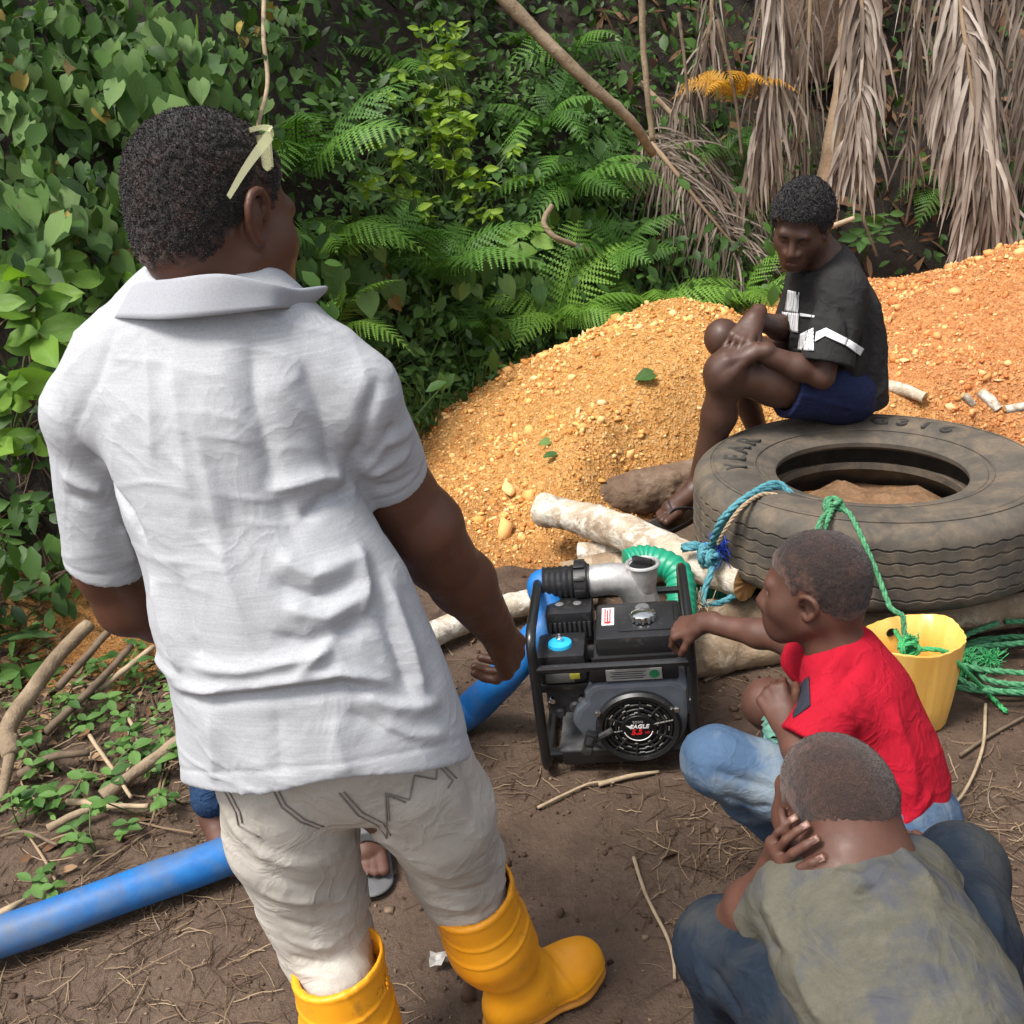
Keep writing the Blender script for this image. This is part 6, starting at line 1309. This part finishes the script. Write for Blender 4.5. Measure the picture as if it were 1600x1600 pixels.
# ---------------------------------------------------------------- shrubs with large light leaves
BM_ = [leaf_mesh('leaf', 'big', 1.0, BIGL, fold=.25, curl=.35, wav=.3, seed=k) for k in range(3)]
OM_ = [leaf_mesh('leaf', 'oval', 1.0, OVAL, fold=.3, curl=.25, seed=k) for k in range(3)]; WM_ = [leaf_mesh('leaf', 'oval', 1.0, WEED, fold=.3, curl=.35, seed=k+4) for k in range(3)]; WB_ = [leaf_mesh('leaf', 'big', 1.0, WEED, fold=.2, curl=.3, wav=.2, seed=k+8) for k in range(2)]
def shrub(name, label, cat, base, spots, meshes, sz, stem_r=.005, spread=.5, group=None, up=TOCAM, whorl=5, jit=.3):
    """spots: shoot tips; each shoot carries a whorl of leaves and a stem back to the base"""
    t = thing(name, label, cat, base, group=group)
    for tip in spots:
        tip = np.asarray(tip); mid = (np.asarray(base)+tip)/2+RNG.normal(size=3)*.04; mb = MB(); st = spline([base, mid, tip], 5); mb.tube(st, np.linspace(stem_r, stem_r*.5, len(st)), 5); child_world('stem', py_mesh('stem', mb.v, mb.f), TWIG if stem_r > .006 else STEM, t)
        for k in range(whorl):
            a = k*2.4+RNG.uniform(0, 1); d = V3(math.cos(a), math.sin(a)*.6-.25, spread*RNG.uniform(-.9, .6)); p = tip-unit(tip-mid)*sz*.25*(k//2)
            put('leaf', meshes[RNG.integers(len(meshes))], t, p, d, up+RNG.normal(size=3)*jit, sz*RNG.uniform(.65, 1.15))
    return t
b0 = bankp(60, 640, .05); shrub('leafy_shrub', 'shrub with large light green leaves at the lower left of the bank', 'shrub', b0, [bankp(a, b, c) for a, b, c in ((110, 440, .55), (30, 420, .6), (60, 520, .6), (150, 500, .45), (10, 590, .6), (60, 470, .55), (110, 545, .5), (-20, 480, .6), (190, 440, .4))], BM_, .155, .008, .5)
b0 = bankp(20, 720, .05); shrub('leafy_shrub', 'yellowish low shrub below the large-leaved shrub at the left edge', 'shrub', b0, [bankp(a, b, c) for a, b, c in ((20, 620, .45), (50, 600, .5), (0, 690, .4), (60, 680, .35), (100, 400, .5), (200, 420, .45), (215, 470, .4))], BM_, .11, .006, .5)
b0 = bankp(715, 360, .05); sp_ = []
for k in range(66): a = RNG.uniform(0, 1); sp_.append(bankp(690+RNG.normal()*(15+60*a), 40+300*a, RNG.uniform(.35, .7)))
shrub('sapling', 'slender sapling with glossy yellow-green leaves in the middle of the bank', 'sapling', b0, sp_, OM_, .075, .006, .9, whorl=6, jit=.6)
b0 = bankp(560, 330, .05); shrub('sapling', 'small dark glossy sapling between the two ferns', 'sapling', b0, [bankp(a, b, c) for a, b, c in [(RNG.uniform(540, 660), RNG.uniform(180, 330), RNG.uniform(.2, .5)) for _ in range(22)]], [leaf_mesh('leaf', 'oval', 1.0, HEART, fold=.3, curl=.25, seed=9)], .075, .005, .9, whorl=5)
b0 = bankp(830, 440, .05); shrub('leafy_shrub', 'small plant with bright yellow-green leaves above the heap', 'plant', b0, [bankp(a, b, c) for a, b, c in ((770, 370, .4), (790, 395, .45), (830, 360, .4), (760, 400, .4))], BM_, .15, .005, .4, whorl=4)
b0 = bankp(560, 620, .05); shrub('leafy_shrub', 'tangle of small bright leaves beside the standing man\'s right shoulder', 'plant', b0, [bankp(RNG.uniform(520, 700), RNG.uniform(470, 610), RNG.uniform(.1, .4)) for _ in range(44)], WM_, .07, .004, .7, whorl=5)
b0 = bankp(700, 620, .05); shrub('leafy_shrub', 'low weedy plant at the left foot of the gravel heap', 'plant', b0, [bankp(RNG.uniform(620, 780), RNG.uniform(540, 640), RNG.uniform(.05, .3)) for _ in range(34)], WM_, .06, .004, .7, whorl=5)
# palmate seedlings
for lb_, spots, sz in (('pale palmate-leaved seedling left of the seated man\'s head', ((1000, 345), (1050, 310), (1040, 390), (970, 350), (1065, 375), (1010, 390)), .10), ('light green seedling right of the seated man\'s head', ((1350, 340), (1375, 360), (1340, 370), (1390, 335)), .12), ('seedling with narrow leaves at the left picture edge', ((15, 785), (0, 830), (30, 1050), (10, 1000)), .12), ('young plant at the right edge beneath the palm', ((1585, 350), (1600, 370), (1570, 330)), .13)):
    pts = [bankp(a, b, .30) if a > 500 else bankp(a, b, .12) for a, b in spots]; shrub('seedling', lb_, 'plant', np.mean(pts, 0)+V3(0, .15, -.25), pts, [leaf_mesh('leaf', 'narrow', 1.0, WEED, fold=.3, curl=.3)]+WM_[:1], sz, .004, .35, whorl=7)
# ---------------------------------------------------------------- ferns
def frond_mesh(name, mat, droop, npair=20, seed=0):
    rng = np.random.default_rng(seed); v = []; f = []; C_ = []
    for i in range(npair*2+1): t = i/(npair*2); C_.append(V3(.05*math.sin(t*2+seed), t*math.cos(droop*t*.6), .18*math.sin(t*2.4)-droop*t*t*.55))
    C_ = np.array(C_); rv, rq = ring_tube(C_[::2], np.linspace(.008, .002, len(C_[::2])), 4, False); v += list(rv); f += list(rq)
    for i in range(2, npair*2-1, 2):
        t = i/(npair*2); L = .30*math.sin(math.pi*min(1, (t*.93+.10)))**.8*(1.06-t*.5); tan = unit(C_[i+1]-C_[i-1])
        for s in (-1, 1):
            d = unit(V3(s, 0, 0)+tan*.42+V3(0, 0, -.25)+rng.normal(size=3)*.06); nn = unit(np.cross(d, tan)*s); K = 9
            for k in range(K):
                u0, u1 = k/K, (k+1)/K; wd = .030*(1-u0*.85)*(1 if t < .8 else .7); sag = lambda u_: V3(0, 0, -.12*L*u_*u_)
                for side in (-1, 1):
                    o = len(v); a = C_[i]+d*L*u0+sag(u0); b = C_[i]+d*L*u1+sag(u1); c = C_[i]+d*L*(u0*.35+u1*.65+.02)+sag(u1)+unit(np.cross(nn, d))*side*wd
                    v += [a, b, c]; f.append((o, o+1, o+2))
    me = py_mesh(name, v, f); me.materials.append(mat); return me
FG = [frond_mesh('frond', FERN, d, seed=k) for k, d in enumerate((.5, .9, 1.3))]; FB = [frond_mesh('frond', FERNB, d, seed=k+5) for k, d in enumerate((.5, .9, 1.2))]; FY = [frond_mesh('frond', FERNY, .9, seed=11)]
def fern(label, px, py, off, n, L, ms, fan=(0, 6.28), lift=.7, group='ferns on the bank', rad_=None):
    b = bankp(px, py, off); t = thing('fern', label, 'fern', b, group=group)
    for k in range(n):
        a = fan[0]+(fan[1]-fan[0])*(k+.5)/n+RNG.normal()*.15; d = V3(math.cos(a), math.sin(a)*.7-.35, lift*RNG.uniform(.3, 1.1)); put('frond', ms[RNG.integers(len(ms))], t, b+RNG.normal(size=3)*.02, d, V3(0, -.25, 1)+RNG.normal(size=3)*.15, L*RNG.uniform(.75, 1.15), RNG.normal()*.25)
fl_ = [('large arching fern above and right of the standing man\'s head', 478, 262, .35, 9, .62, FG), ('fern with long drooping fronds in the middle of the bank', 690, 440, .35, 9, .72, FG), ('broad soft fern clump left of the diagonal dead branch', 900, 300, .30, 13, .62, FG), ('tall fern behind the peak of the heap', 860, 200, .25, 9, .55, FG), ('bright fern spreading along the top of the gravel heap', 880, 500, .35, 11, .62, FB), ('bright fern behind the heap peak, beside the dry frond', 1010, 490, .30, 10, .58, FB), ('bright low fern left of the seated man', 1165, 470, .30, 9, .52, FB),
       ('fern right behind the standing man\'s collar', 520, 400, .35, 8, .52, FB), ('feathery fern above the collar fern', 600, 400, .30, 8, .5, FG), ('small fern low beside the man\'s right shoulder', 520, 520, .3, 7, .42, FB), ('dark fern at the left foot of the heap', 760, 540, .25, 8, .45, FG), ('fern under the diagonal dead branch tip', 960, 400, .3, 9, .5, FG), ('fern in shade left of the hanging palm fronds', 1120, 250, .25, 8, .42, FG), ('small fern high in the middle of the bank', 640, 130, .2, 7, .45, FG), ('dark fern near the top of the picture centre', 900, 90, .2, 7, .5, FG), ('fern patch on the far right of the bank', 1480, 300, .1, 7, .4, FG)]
for f_ in fl_: fern(*f_)
fern('yellow-orange dying fern beside the hanging palm fronds', 1150, 150, 1.0, 9, .40, FY)
# ---------------------------------------------------------------- palm with dead hanging fronds
DRY = Mat('dry_palm_leaf', .8, .25); dt = DRY.attr('tone'); DRY.color(DRY.mix(DRY.ramp(DRY.noise(6, 4), [(.4, (0, 0, 0)), (.65, (.7, .7, .7))]), DRY.ramp(dt, [(0, (.085, .06, .045)), (.5, (.235, .19, .155)), (1, (.40, .35, .30))]), (.17, .125, .095))); DRY.bump(DRY.noise(90, 3, .6, DRY.vec((1, 1, .1))), .3, .003); DRY = DRY.m
def dry_frond(parent, pts, ln, n, spread, seed, wd=.020, tone=.5, droop=1.0, start=.1):
    rng = np.random.default_rng(seed); s = spline(pts, 12); m_ = len(s)
    o = child_world('dry_frond', py_mesh('dry_frond', *ring_tube(s, np.linspace(.020, .006, m_), 7)), simple('dry_rachis', (.28, .20, .125), .8) if 'dry_rachis' not in bpy.data.materials else bpy.data.materials['dry_rachis'], parent)
    V_, Q, T_ = [], [], []; tan = np.gradient(s, axis=0); tan /= np.linalg.norm(tan, axis=1)[:, None]
    for k in range(n):
        u_ = start+(1-start)*(k+rng.random())/n; i = min(int(u_*(m_-1)), m_-1); p = s[i]; side = 1 if k % 2 else -1
        vw = unit(CAM-p); x = unit(np.cross(tan[i], vw))*side; L = ln*rng.uniform(.6, 1.15)*(1.0 if u_ < .8 else 1.5-u_*.62)
        d = unit(x*spread*rng.uniform(.6, 1.2)+tan[i]*.55+rng.normal(size=3)*.18+vw*rng.uniform(-.2, .25)); K = 6; c = p.copy(); o0 = len(V_); tn = np.clip(tone+rng.normal()*.25, 0, 1); wn = unit(np.cross(d, vw)+rng.normal(size=3)*.35); w0 = wd*rng.uniform(.5, 1.2)
        for j in range(K+1):
            w_ = w0*np.interp(j/K, [0, .25, .7, 1], [.5, 1, .8, .05]); fo = unit(np.cross(d, wn))*w_*.35; V_ += [c-wn*w_, c+fo, c+wn*w_]; T_ += [tn*.85, tn, tn*1.05]
            if j < K: Q += [(o0+j*3, o0+j*3+1, o0+j*3+4, o0+j*3+3), (o0+j*3+1, o0+j*3+2, o0+j*3+5, o0+j*3+4)]
            d = unit(d+V3(0, 0, -.5*droop)+rng.normal(size=3)*.11); c = c+d*L/K; wn = unit(wn-d*(wn@d)+rng.normal(size=3)*.08)
    me = raw_mesh('leaflets', np.array(V_), np.array(Q)); vcol(me, 'tone', T_); l = obj('leaflets', me, DRY, o); tag(l, kind='stuff'); return o
PT = V3(2.15, 6.9, 0); PT[2] = float(tz(2.15, 6.9))-.1
palm = thing('palm_tree', 'palm with dead grey-brown fronds hanging down at the right', 'palm', PT); CR = V3(2.1, 6.7, 4.3)
mb = MB(); mb.tube(spline([PT, (PT+CR)/2+V3(.05, 0, 0), CR+V3(0, 0, .1)], 8), np.linspace(.24, .2, 17), 16); child_world('trunk', py_mesh('trunk', mb.v, mb.f), BB, palm)
def hang(pxs, Y, ln, n, spread, seed, **k):
    pts = [P(a, b, Y+dy) for a, b, dy in pxs]; top = pts[0]; dry_frond(palm, [CR, CR*.45+top*.55+V3(0, -.1, .55), top]+pts[1:], ln, n, spread, seed, start=.32, **k)
hang([(1492, -60, 0), (1512, 90, -.1), (1530, 230, -.15), (1548, 330, -.15)], 5.75, .56, 290, .62, 1, tone=.60, wd=.015)
hang([(1345, -80, 0), (1348, 60, -.05), (1342, 170, -.1), (1332, 255, -.1)], 5.7, .40, 230, .50, 2, tone=.58, wd=.0135)
hang([(1215, -80, 0), (1212, 40, 0), (1200, 160, -.05), (1188, 250, -.05)], 5.85, .46, 200, .30, 3, tone=.48, wd=.010)
hang([(1120, -60, .2), (1110, 40, .2), (1085, 110, .2), (1065, 160, .2)], 6.0, .44, 80, .40, 4, tone=.38, wd=.007)
hang([(1425, -60, .2), (1435, 60, .2), (1430, 150, .2), (1420, 230, .2)], 6.0, .42, 70, .4, 5, tone=.26, wd=.007)
hang([(1270, -60, .25), (1262, 80, .25), (1250, 190, .25), (1240, 270, .25)], 6.05, .46, 90, .4, 6, tone=.2, wd=.007)
hang([(1600, -60, 0), (1625, 80, 0), (1640, 220, 0), (1650, 300, 0)], 5.9, .5, 120, .5, 7, tone=.4, wd=.011)
hang([(1560, -60, .2), (1580, 60, .2), (1600, 170, .2), (1610, 230, .2)], 6.1, .45, 60, .5, 8, tone=.25, wd=.008)
fall = thing('dry_palm_frond', 'fallen dry palm frond leaning left of the seated man', 'palm frond', bankp(1150, 400, .2))
dry_frond(fall, [bankp(985, 190, .45), bankp(1040, 250, .45), bankp(1095, 320, .4), bankp(1160, 400, .3)], .42, 200, .8, 12, wd=.006, tone=.42, droop=.5)
fall2 = thing('dry_palm_frond', 'thin dry frond tangle above the fallen frond', 'palm frond', bankp(1150, 330, .2))
dry_frond(fall2, [bankp(1000, 130, .35), bankp(1060, 190, .4), bankp(1110, 260, .35), bankp(1170, 330, .3)], .45, 170, .6, 13, wd=.005, tone=.32, droop=.8)
# dry fine stems in the tangle behind the seated man
# ---------------------------------------------------------------- branches and sticks
def stick(name, label, pts, r0, r1, mat, cat='stick', group=None, seg=8):
    t = tag(obj(name, None), label, cat, group) if False else None
    s = spline(pts, 8); v, q = ring_tube(s, np.linspace(r0, r1, len(s)), seg); v = np.asarray(v)+vnoise(np.asarray(v)*25, 5)[:, None]*V3(.3, .3, .8)*min(r0, .02)*.35
    return tag(obj(name, py_mesh(name, v, q), mat), label, cat, group)
stick('dead_branch', 'long dead branch slanting down through the middle of the bank', [P(770, -20, 5.3), P(850, 62, 5.3), P(920, 130, 5.3), P(985, 188, 5.35), P(1020, 240, 5.5)], .034, .022, DEADB, 'branch')
stick('dead_branch', 'thin upright dead stem left of the hanging palm fronds', [P(1002, -20, 5.6), P(1005, 70, 5.6), P(1012, 150, 5.6), P(1020, 220, 5.6)], .017, .014, DEADB, 'branch')
stick('hanging_liana', 'thin bare liana hanging above the standing man\'s glasses', [bankp(413, -20, .5), bankp(412, 60, .5), bankp(418, 130, .5), bankp(402, 200, .5)], .011, .009, PALE, 'liana')
stick('broken_stick', 'curved broken stick with pale end among the ferns', [bankp(862, 322, .55), bankp(850, 348, .55), bankp(870, 372, .55), bankp(925, 392, .5)], .016, .014, DEADB, 'stick')
stick('tree_stem', 'smooth pale tree stem right behind the seated man\'s head', [P(1278, 330, 5.95), P(1296, 262, 5.95), P(1302, 215, 5.95), P(1318, 120, 6.0), P(1322, 20, 6.05), P(1324, -80, 6.1)], .068, .030, bark('smooth_pale_bark', ((.25, .17, .11), (.36, .26, .17), (.44, .33, .23)), (.48, .38, .28), 8, .6), 'tree stem', seg=12)
stick('stick', 'short stick pointing right behind the seated man\'s ear', [P(1295, 355, 4.6), P(1335, 340, 4.6)], .012, .010, PALE)
for k, (a, b) in enumerate((((1440, 180), (1415, 350)), ((1340, 280), (1370, 400)), ((1120, 30), (1160, 250)), ((1060, 20), (1075, 160)), ((1235, 60), (1215, 300)))):
    stick('dead_branch', ('thin dead branch below the rightmost hanging frond', 'dead branch leaning right of the seated man\'s head', 'thin dead branch left of the dying yellow fern', 'thinnest dead branch at the top beside the upright stem', 'dead branch between the two left hanging fronds')[k], [P(*a, 5.9), P((a[0]+b[0])/2+RNG.normal()*8, (a[1]+b[1])/2, 5.85), P(*b, 5.8)], .010, .008, TWIG, 'branch')
GS = [('thick pale forked branch lying at the left edge', [(20, 1180, .06), (12, 1140, .10), (50, 1080, .14), (95, 1020, .18), (140, 975, .22)], .028, .022, DEADB), ('lower fork of the pale branch at the left edge', [(0, 1250, .03), (12, 1200, .05), (20, 1150, .09)], .014, .018, DEADB), ('reddish thin stick leaning beside the forked branch', [(90, 1075, .12), (140, 1020, .16), (180, 975, .20)], .013, .011, TWIG), ('long thin stick crossing the orange soil', [(70, 1145, .04), (140, 1080, .08), (205, 1010, .12)], .013, .011, TWIG), ('second thin stick crossing the orange soil', [(150, 1080, .06), (190, 1050, .08), (240, 1010, .10)], .010, .009, PALE),
      ('pale straight stick on the ground left of the hidden person', [(160, 1245, .03), (215, 1205, .05), (290, 1150, .08)], .020, .016, DEADB), ('forked pale twig beside the pale straight stick', [(140, 1150, .04), (175, 1200, .05), (205, 1245, .04)], .006, .005, PALE), ('short pale stick near the hidden person\'s ankle', [(105, 1252, .02), (170, 1258, .02), (232, 1260, .02)], .009, .007, PALE), ('curved dark stick in the leaf litter', [(30, 1210, .03), (80, 1185, .05), (140, 1175, .04)], .014, .010, TWIG), ('brown stick just above the blue hose', [(75, 1295, .02), (110, 1275, .03), (150, 1260, .03)], .012, .010, DEADB), ('bent twig leaning in the litter on the left', [(200, 1120, .03), (215, 1160, .05), (195, 1215, .03)], .006, .004, PALE),
      ('thin straight twig on the mud right of the right boot', [(990, 1340, .012), (1008, 1395, .014), (1040, 1460, .012), (1052, 1500, .012), (1054, 1530, .012)], .0045, .003, PALE), ('curved dry grass stem on the mud behind the red shirt boy', [(1540, 1100, .02), (1535, 1170, .02), (1505, 1240, .015), (1470, 1268, .012)], .0045, .003, PALE), ('dark twig on the mud right of the pump frame', [(1100, 1065, .012), (1130, 1050, .014), (1155, 1035, .012)], .006, .004, TWIG), ('dry stem lying under the pump', [(935, 1225, .012), (985, 1212, .016), (1030, 1205, .012)], .007, .004, PALE), ('thin stem in front of the pump', [(840, 1262, .01), (920, 1225, .012), (960, 1222, .012)], .004, .003, PALE), ('twig between the boots', [(470, 1350, .008), (500, 1390, .01)], .003, .002, PALE),
      ('dry twig right of the yellow bucket', [(1500, 1180, .012), (1545, 1150, .014), (1600, 1120, .012)], .005, .004, TWIG), ('pale wood chip at the left end of the blue hose', [(0, 1428, .05), (18, 1418, .06), (38, 1408, .05)], .010, .006, PALE), ('brown twig at the far left edge near the hose', [(-10, 1310, .02), (40, 1300, .02), (90, 1320, .02)], .005, .004, TWIG), ('thin branch in the shadow at the left edge', [(0, 725, .55), (40, 715, .55), (80, 718, .5)], .010, .008, TWIG), ('slanting branch in the shadow under the left shrub', [(40, 780, .40), (75, 830, .3), (105, 875, .25)], .009, .007, PALE), ('dark branch crossing behind the man\'s left sleeve', [(0, 890, .20), (50, 925, .18), (120, 880, .24)], .009, .006, TWIG), ('thin brown branch low in the left shadow', [(20, 940, .12), (70, 905, .2), (110, 890, .22)], .008, .006, TWIG)]
for lb_, pts, r0, r1, mt in GS: stick('stick', lb_, [G(a, b, c+max(float(tz(*G(a, b, c)[:2])), 0)*0) for a, b, c in pts], r0, r1, mt)
# ---------------------------------------------------------------- weeds and litter on the left
for k, (a, b, s_) in enumerate(((250, 1060, .05), (280, 1115, .05), (200, 1170, .045), (150, 1120, .05), (95, 1200, .05), (80, 1260, .05), (250, 1190, .045), (160, 1215, .05), (40, 960, .06), (60, 860, .06), (130, 940, .055), (235, 1270, .04), (290, 1180, .05), (175, 1060, .045), (30, 1290, .05), (150, 1330, .04), (90, 1390, .04), (285, 1250, .04), (60, 1170, .05), (20, 880, .06))):
    c = G(a, b, .0); c[2] = float(tz(c[0], c[1])); t = thing('weed', ('small green weed among the sticks on the left' if b < 1000 or b > 1300 else 'small green weed beside the pale straight stick' if 1150 < b < 1230 else 'small green weed between the forked branch and the blue hose'), 'weed', c, group='weeds in the litter on the left')
    for j in range(RNG.integers(2, 5)):
        tip = c+V3(RNG.normal()*.05, RNG.normal()*.05, RNG.uniform(.04, .11)); mb = MB(); mb.tube([c, (c+tip)/2+RNG.normal(size=3)*.006, tip], .0022, 5); child_world('stem', py_mesh('stem', mb.v, mb.f), STEM, t)
        for q in range(5): an = q*2.4+RNG.uniform(0, 1); put('leaf', (WM_+WB_)[RNG.integers(5)], t, tip-V3(0, 0, .012*(q//2)), V3(math.cos(an), math.sin(an), RNG.uniform(-.3, .4)), V3(0, -.3, 1), s_*RNG.uniform(.7, 1.2))
def ground_pts(n, dens):
    out = []
    x = RNG.uniform(-2.6, 2.6, n*8); y = RNG.uniform(.5, 4.2, n*8); k = RNG.random(n*8) < dens(x, y); x, y = x[k][:n], y[k][:n]; return np.stack([x, y, tz(x, y)], 1)
def litter():
    # creeping ground cover on the left, thicker towards the bank
    den = lambda x, y: np.clip((-.55-x)*1.1, 0, 1)*np.clip((y-1.95-.30*(x+1.2))*1.6, 0, 1)*np.clip(.5+1.3*vnoise(np.stack([x*4, y*4, 0*x], 1), 3), 0, 1)
    p = ground_pts(2600, den); n = len(p); p[:, 2] += RNG.uniform(.005, .04, n)
    leaf_cloud('ground_cover', 'creeping small-leaved ground cover among the sticks on the left', p, RNG.normal(size=(n, 3))*V3(1, 1, .3)+V3(0, -.2, .1), V3(0, -.2, 1)+RNG.normal(size=(n, 3))*.3, RNG.uniform(.02, .045, n), np.clip(RNG.normal(size=n)*.25+.5, 0, 1), 'oval', GRASS, 'ground cover', 4, 3)
    # plants at the foot of the bank in the middle
    p, nr = bank_points(5200, -.9, .9, .22, -.25, 1.1); n = len(p)
    leaf_cloud('ground_cover', 'light green small-leaved growth at the foot of the bank beside the heap', p, RNG.normal(size=(n, 3))*V3(1, .6, .6)+V3(0, -.5, -.2), nr+V3(0, -.3, .6)+RNG.normal(size=(n, 3))*.4, RNG.uniform(.03, .065, n), np.clip(RNG.normal(size=n)*.25+.6, 0, 1), 'oval', GRASS, 'ground cover', 4, 3)
    p, nr = bank_points(1500, -.6, 2.0, .05, -.35, .6); n = len(p)
    leaf_cloud('grass', 'thin grass blades along the edge of the gravel heap', p, V3(0, -.15, 1)+RNG.normal(size=(n, 3))*V3(.45, .45, .2), V3(0, -1, .3)+RNG.normal(size=(n, 3))*.5, RNG.uniform(.15, .42, n), RNG.random(n), 'blade', GRASS, 'grass', 5, 3, curl=.7)
    # straw, roots and broken stems pressed into the mud
    def strips(name, label, p, L, w_, mat, lift=.004):
        n = len(p); a = RNG.uniform(0, 2*np.pi, n); d = np.stack([np.cos(a), np.sin(a), RNG.normal(size=n)*.06], 1); s = np.stack([-np.sin(a), np.cos(a), 0*a], 1); K = 5; V_ = []; bend = RNG.normal(size=n)*.16
        for j in range(K+1):
            u_ = j/K-.5; c = p+d*(L*u_)[:, None]+s*(bend*L*u_*u_*2)[:, None]; c[:, 2] = tz(c[:, 0], c[:, 1])+lift+np.abs(RNG.normal(size=n))*.003+(d[:, 2]*L*u_); ww = (w_*(1-.5*abs(u_)))[:, None]
            V_.append(c-s*ww); V_.append(c+V3(0, 0, 1)*ww*1.1); V_.append(c+s*ww)
        V_ = np.stack(V_, 1); Q = []
        for j in range(K): Q += [(j*3, j*3+1, j*3+4, j*3+3), (j*3+1, j*3+2, j*3+5, j*3+4)]
        Q = np.array(Q)[None]+(np.arange(n)*(K+1)*3)[:, None, None]; me = raw_mesh(name, V_.reshape(-1, 3), Q.reshape(-1, 4)); vcol(me, 'tone', np.repeat(RNG.random(n), (K+1)*3)); tag(obj(name, me, mat), label, 'litter', kind='stuff')
    st = Mat('straw', .85, .2); st.color(st.ramp(st.attr('tone'), [(0, (.035, .022, .014)), (.5, (.09, .058, .036)), (.85, (.18, .125, .076)), (1, (.30, .22, .14))])); st = st.m
    cl = lambda x, y, s, sc: np.clip(.35+1.2*vnoise(np.stack([x*sc, y*sc, 0*x], 1), s), .02, 1)
    d1 = lambda x, y: cl(x, y, 2, 2.2)*np.clip(1-(y-2.9)/.5, 0, 1)*(.35+.9*np.exp(-((x-.55)/.6)**2-((y-1.95)/.4)**2)+.9*np.exp(-((x+1.0)/.5)**2-((y-1.75)/.35)**2)+.8*np.exp(-((x-1.4)/.5)**2-((y-1.9)/.5)**2))
    p = ground_pts(5200, d1); n = len(p); strips('straw_litter', 'dry straw, roots and stem fibres trodden into the mud', p, RNG.gamma(2.2, .022, n)+.012, RNG.uniform(.0005, .0018, n), st)
    d2 = lambda x, y: np.clip((-.6-x)*1.2, 0, 1)*np.clip((y-1.75)*1.5, 0, 1)
    p = ground_pts(2200, d2); n = len(p); strips('straw_litter', 'brown twigs and dead leaves under the weeds on the left', p, RNG.gamma(2.5, .035, n)+.02, RNG.uniform(.001, .004, n), st, .012)
    p = np.array([surf_hit(RNG.uniform(1060, 1480), RNG.uniform(300, 420)) for _ in range(160)]); 
    dl = Mat('dead_leaf', .85, .2); dl.color(dl.ramp(dl.attr('tone'), [(0, (.06, .03, .018)), (.5, (.16, .085, .045)), (1, (.30, .19, .11))])); n = 900
    q = ground_pts(n, lambda x, y: np.clip((-.7-x)*1.2, 0, 1)*np.clip((y-1.8)*1.2, 0, 1)+.015); n = len(q); q[:, 2] += .012
    leaf_cloud('leaf_litter', 'dead brown leaves lying on the ground at the left', q, RNG.normal(size=(n, 3))*V3(1, 1, .15), V3(0, 0, 1)+RNG.normal(size=(n, 3))*.35, RNG.uniform(.025, .07, n), RNG.random(n), 'big', dl.m, 'leaf litter', 4, 3, curl=.3)
    q, nr = bank_points(1500, .8, 4, .05, -.2, 1.5); n = len(q)
    leaf_cloud('leaf_litter', 'dead brown leaves and fronds under the palm', q, RNG.normal(size=(n, 3))+V3(0, 0, -.4), nr+RNG.normal(size=(n, 3))*.4, RNG.uniform(.05, .22, n), RNG.random(n)*.8, 'narrow', dl.m, 'leaf litter', 4, 3, curl=.4)
litter()
def crumbs():
    rng = np.random.default_rng(18); n = 5200; x = rng.uniform(-1.6, 2.0, n); y = rng.uniform(.9, 3.1, n); z = tz(x, y); t = rng.normal(size=(n, 8, 3)); cube = np.array([(a, b, c) for a in (-1, 1) for b in (-1, 1) for c in (-1, 1)], float)
    sz = .0022*np.exp(rng.normal(size=n)*.55)+(rng.random(n) < .02)*rng.uniform(.002, .008, n); v = (cube[None]*rng.uniform(.5, 1.2, (n, 1, 3))+t*.3)*sz[:, None, None]+np.stack([x, y, z+sz*.3], 1)[:, None]
    fq = np.array([(0, 1, 3, 2), (4, 6, 7, 5), (0, 4, 5, 1), (2, 3, 7, 6), (0, 2, 6, 4), (1, 5, 7, 3)]); f = fq[None]+(np.arange(n)*8)[:, None, None]; me = raw_mesh('soil_crumbs', v.reshape(-1, 3), f.reshape(-1, 4), False); vcol(me, 'tone', np.repeat(rng.random(n), 8))
    cm = Mat('soil_crumb', .9, .2); cm.color(cm.ramp(cm.attr('tone'), [(0, (.035, .02, .013)), (.7, (.10, .064, .042)), (1, (.21, .15, .10))])); tag(obj('soil_crumbs', me, cm.m), 'crumbs of earth and grit scattered over the mud', 'soil', kind='stuff')
crumbs()
# odd things lying about
for lb_, a, b, z, s_, ms in (('single green leaf fallen on the gravel heap', 1018, 590, None, .085, HM), ('tiny green leaf on the lower heap', 858, 694, None, .05, HM), ('dark dead leaf on the mud beside the twig', 870, 712, None, .06, WB_)):
    h = surf_hit(a, b); me = ms[0].copy(); o = obj('fallen_leaf', me); o.matrix_world = Matrix.Translation(Vector(h+V3(0, -.02, .02))) @ orient((-.8, -.3, .0), (0, -.5, 1)).to_4x4() @ Matrix.Scale(s_, 4); tag(o, lb_, 'leaf')
w_ = G(690, 1500, .012); mb = MB(); rr = np.random.default_rng(2); mb.add([w_+V3((i % 5-2)*.012, (i//5-2)*.009, abs(rr.normal())*.012) for i in range(25)], [(i*5+j, i*5+j+1, i*5+j+6, i*5+j+5) for i in range(4) for j in range(4)]); o = mb.build('plastic_scrap', simple('grey_scrap', (.42, .40, .37), .6, .3, 60), None, False); tag(o, 'crumpled pale plastic scrap on the mud beside the right boot', 'scrap'); o.modifiers.new('thick', 'SOLIDIFY').thickness = .0008
print('vegetation', round(time.time()-T0, 1))
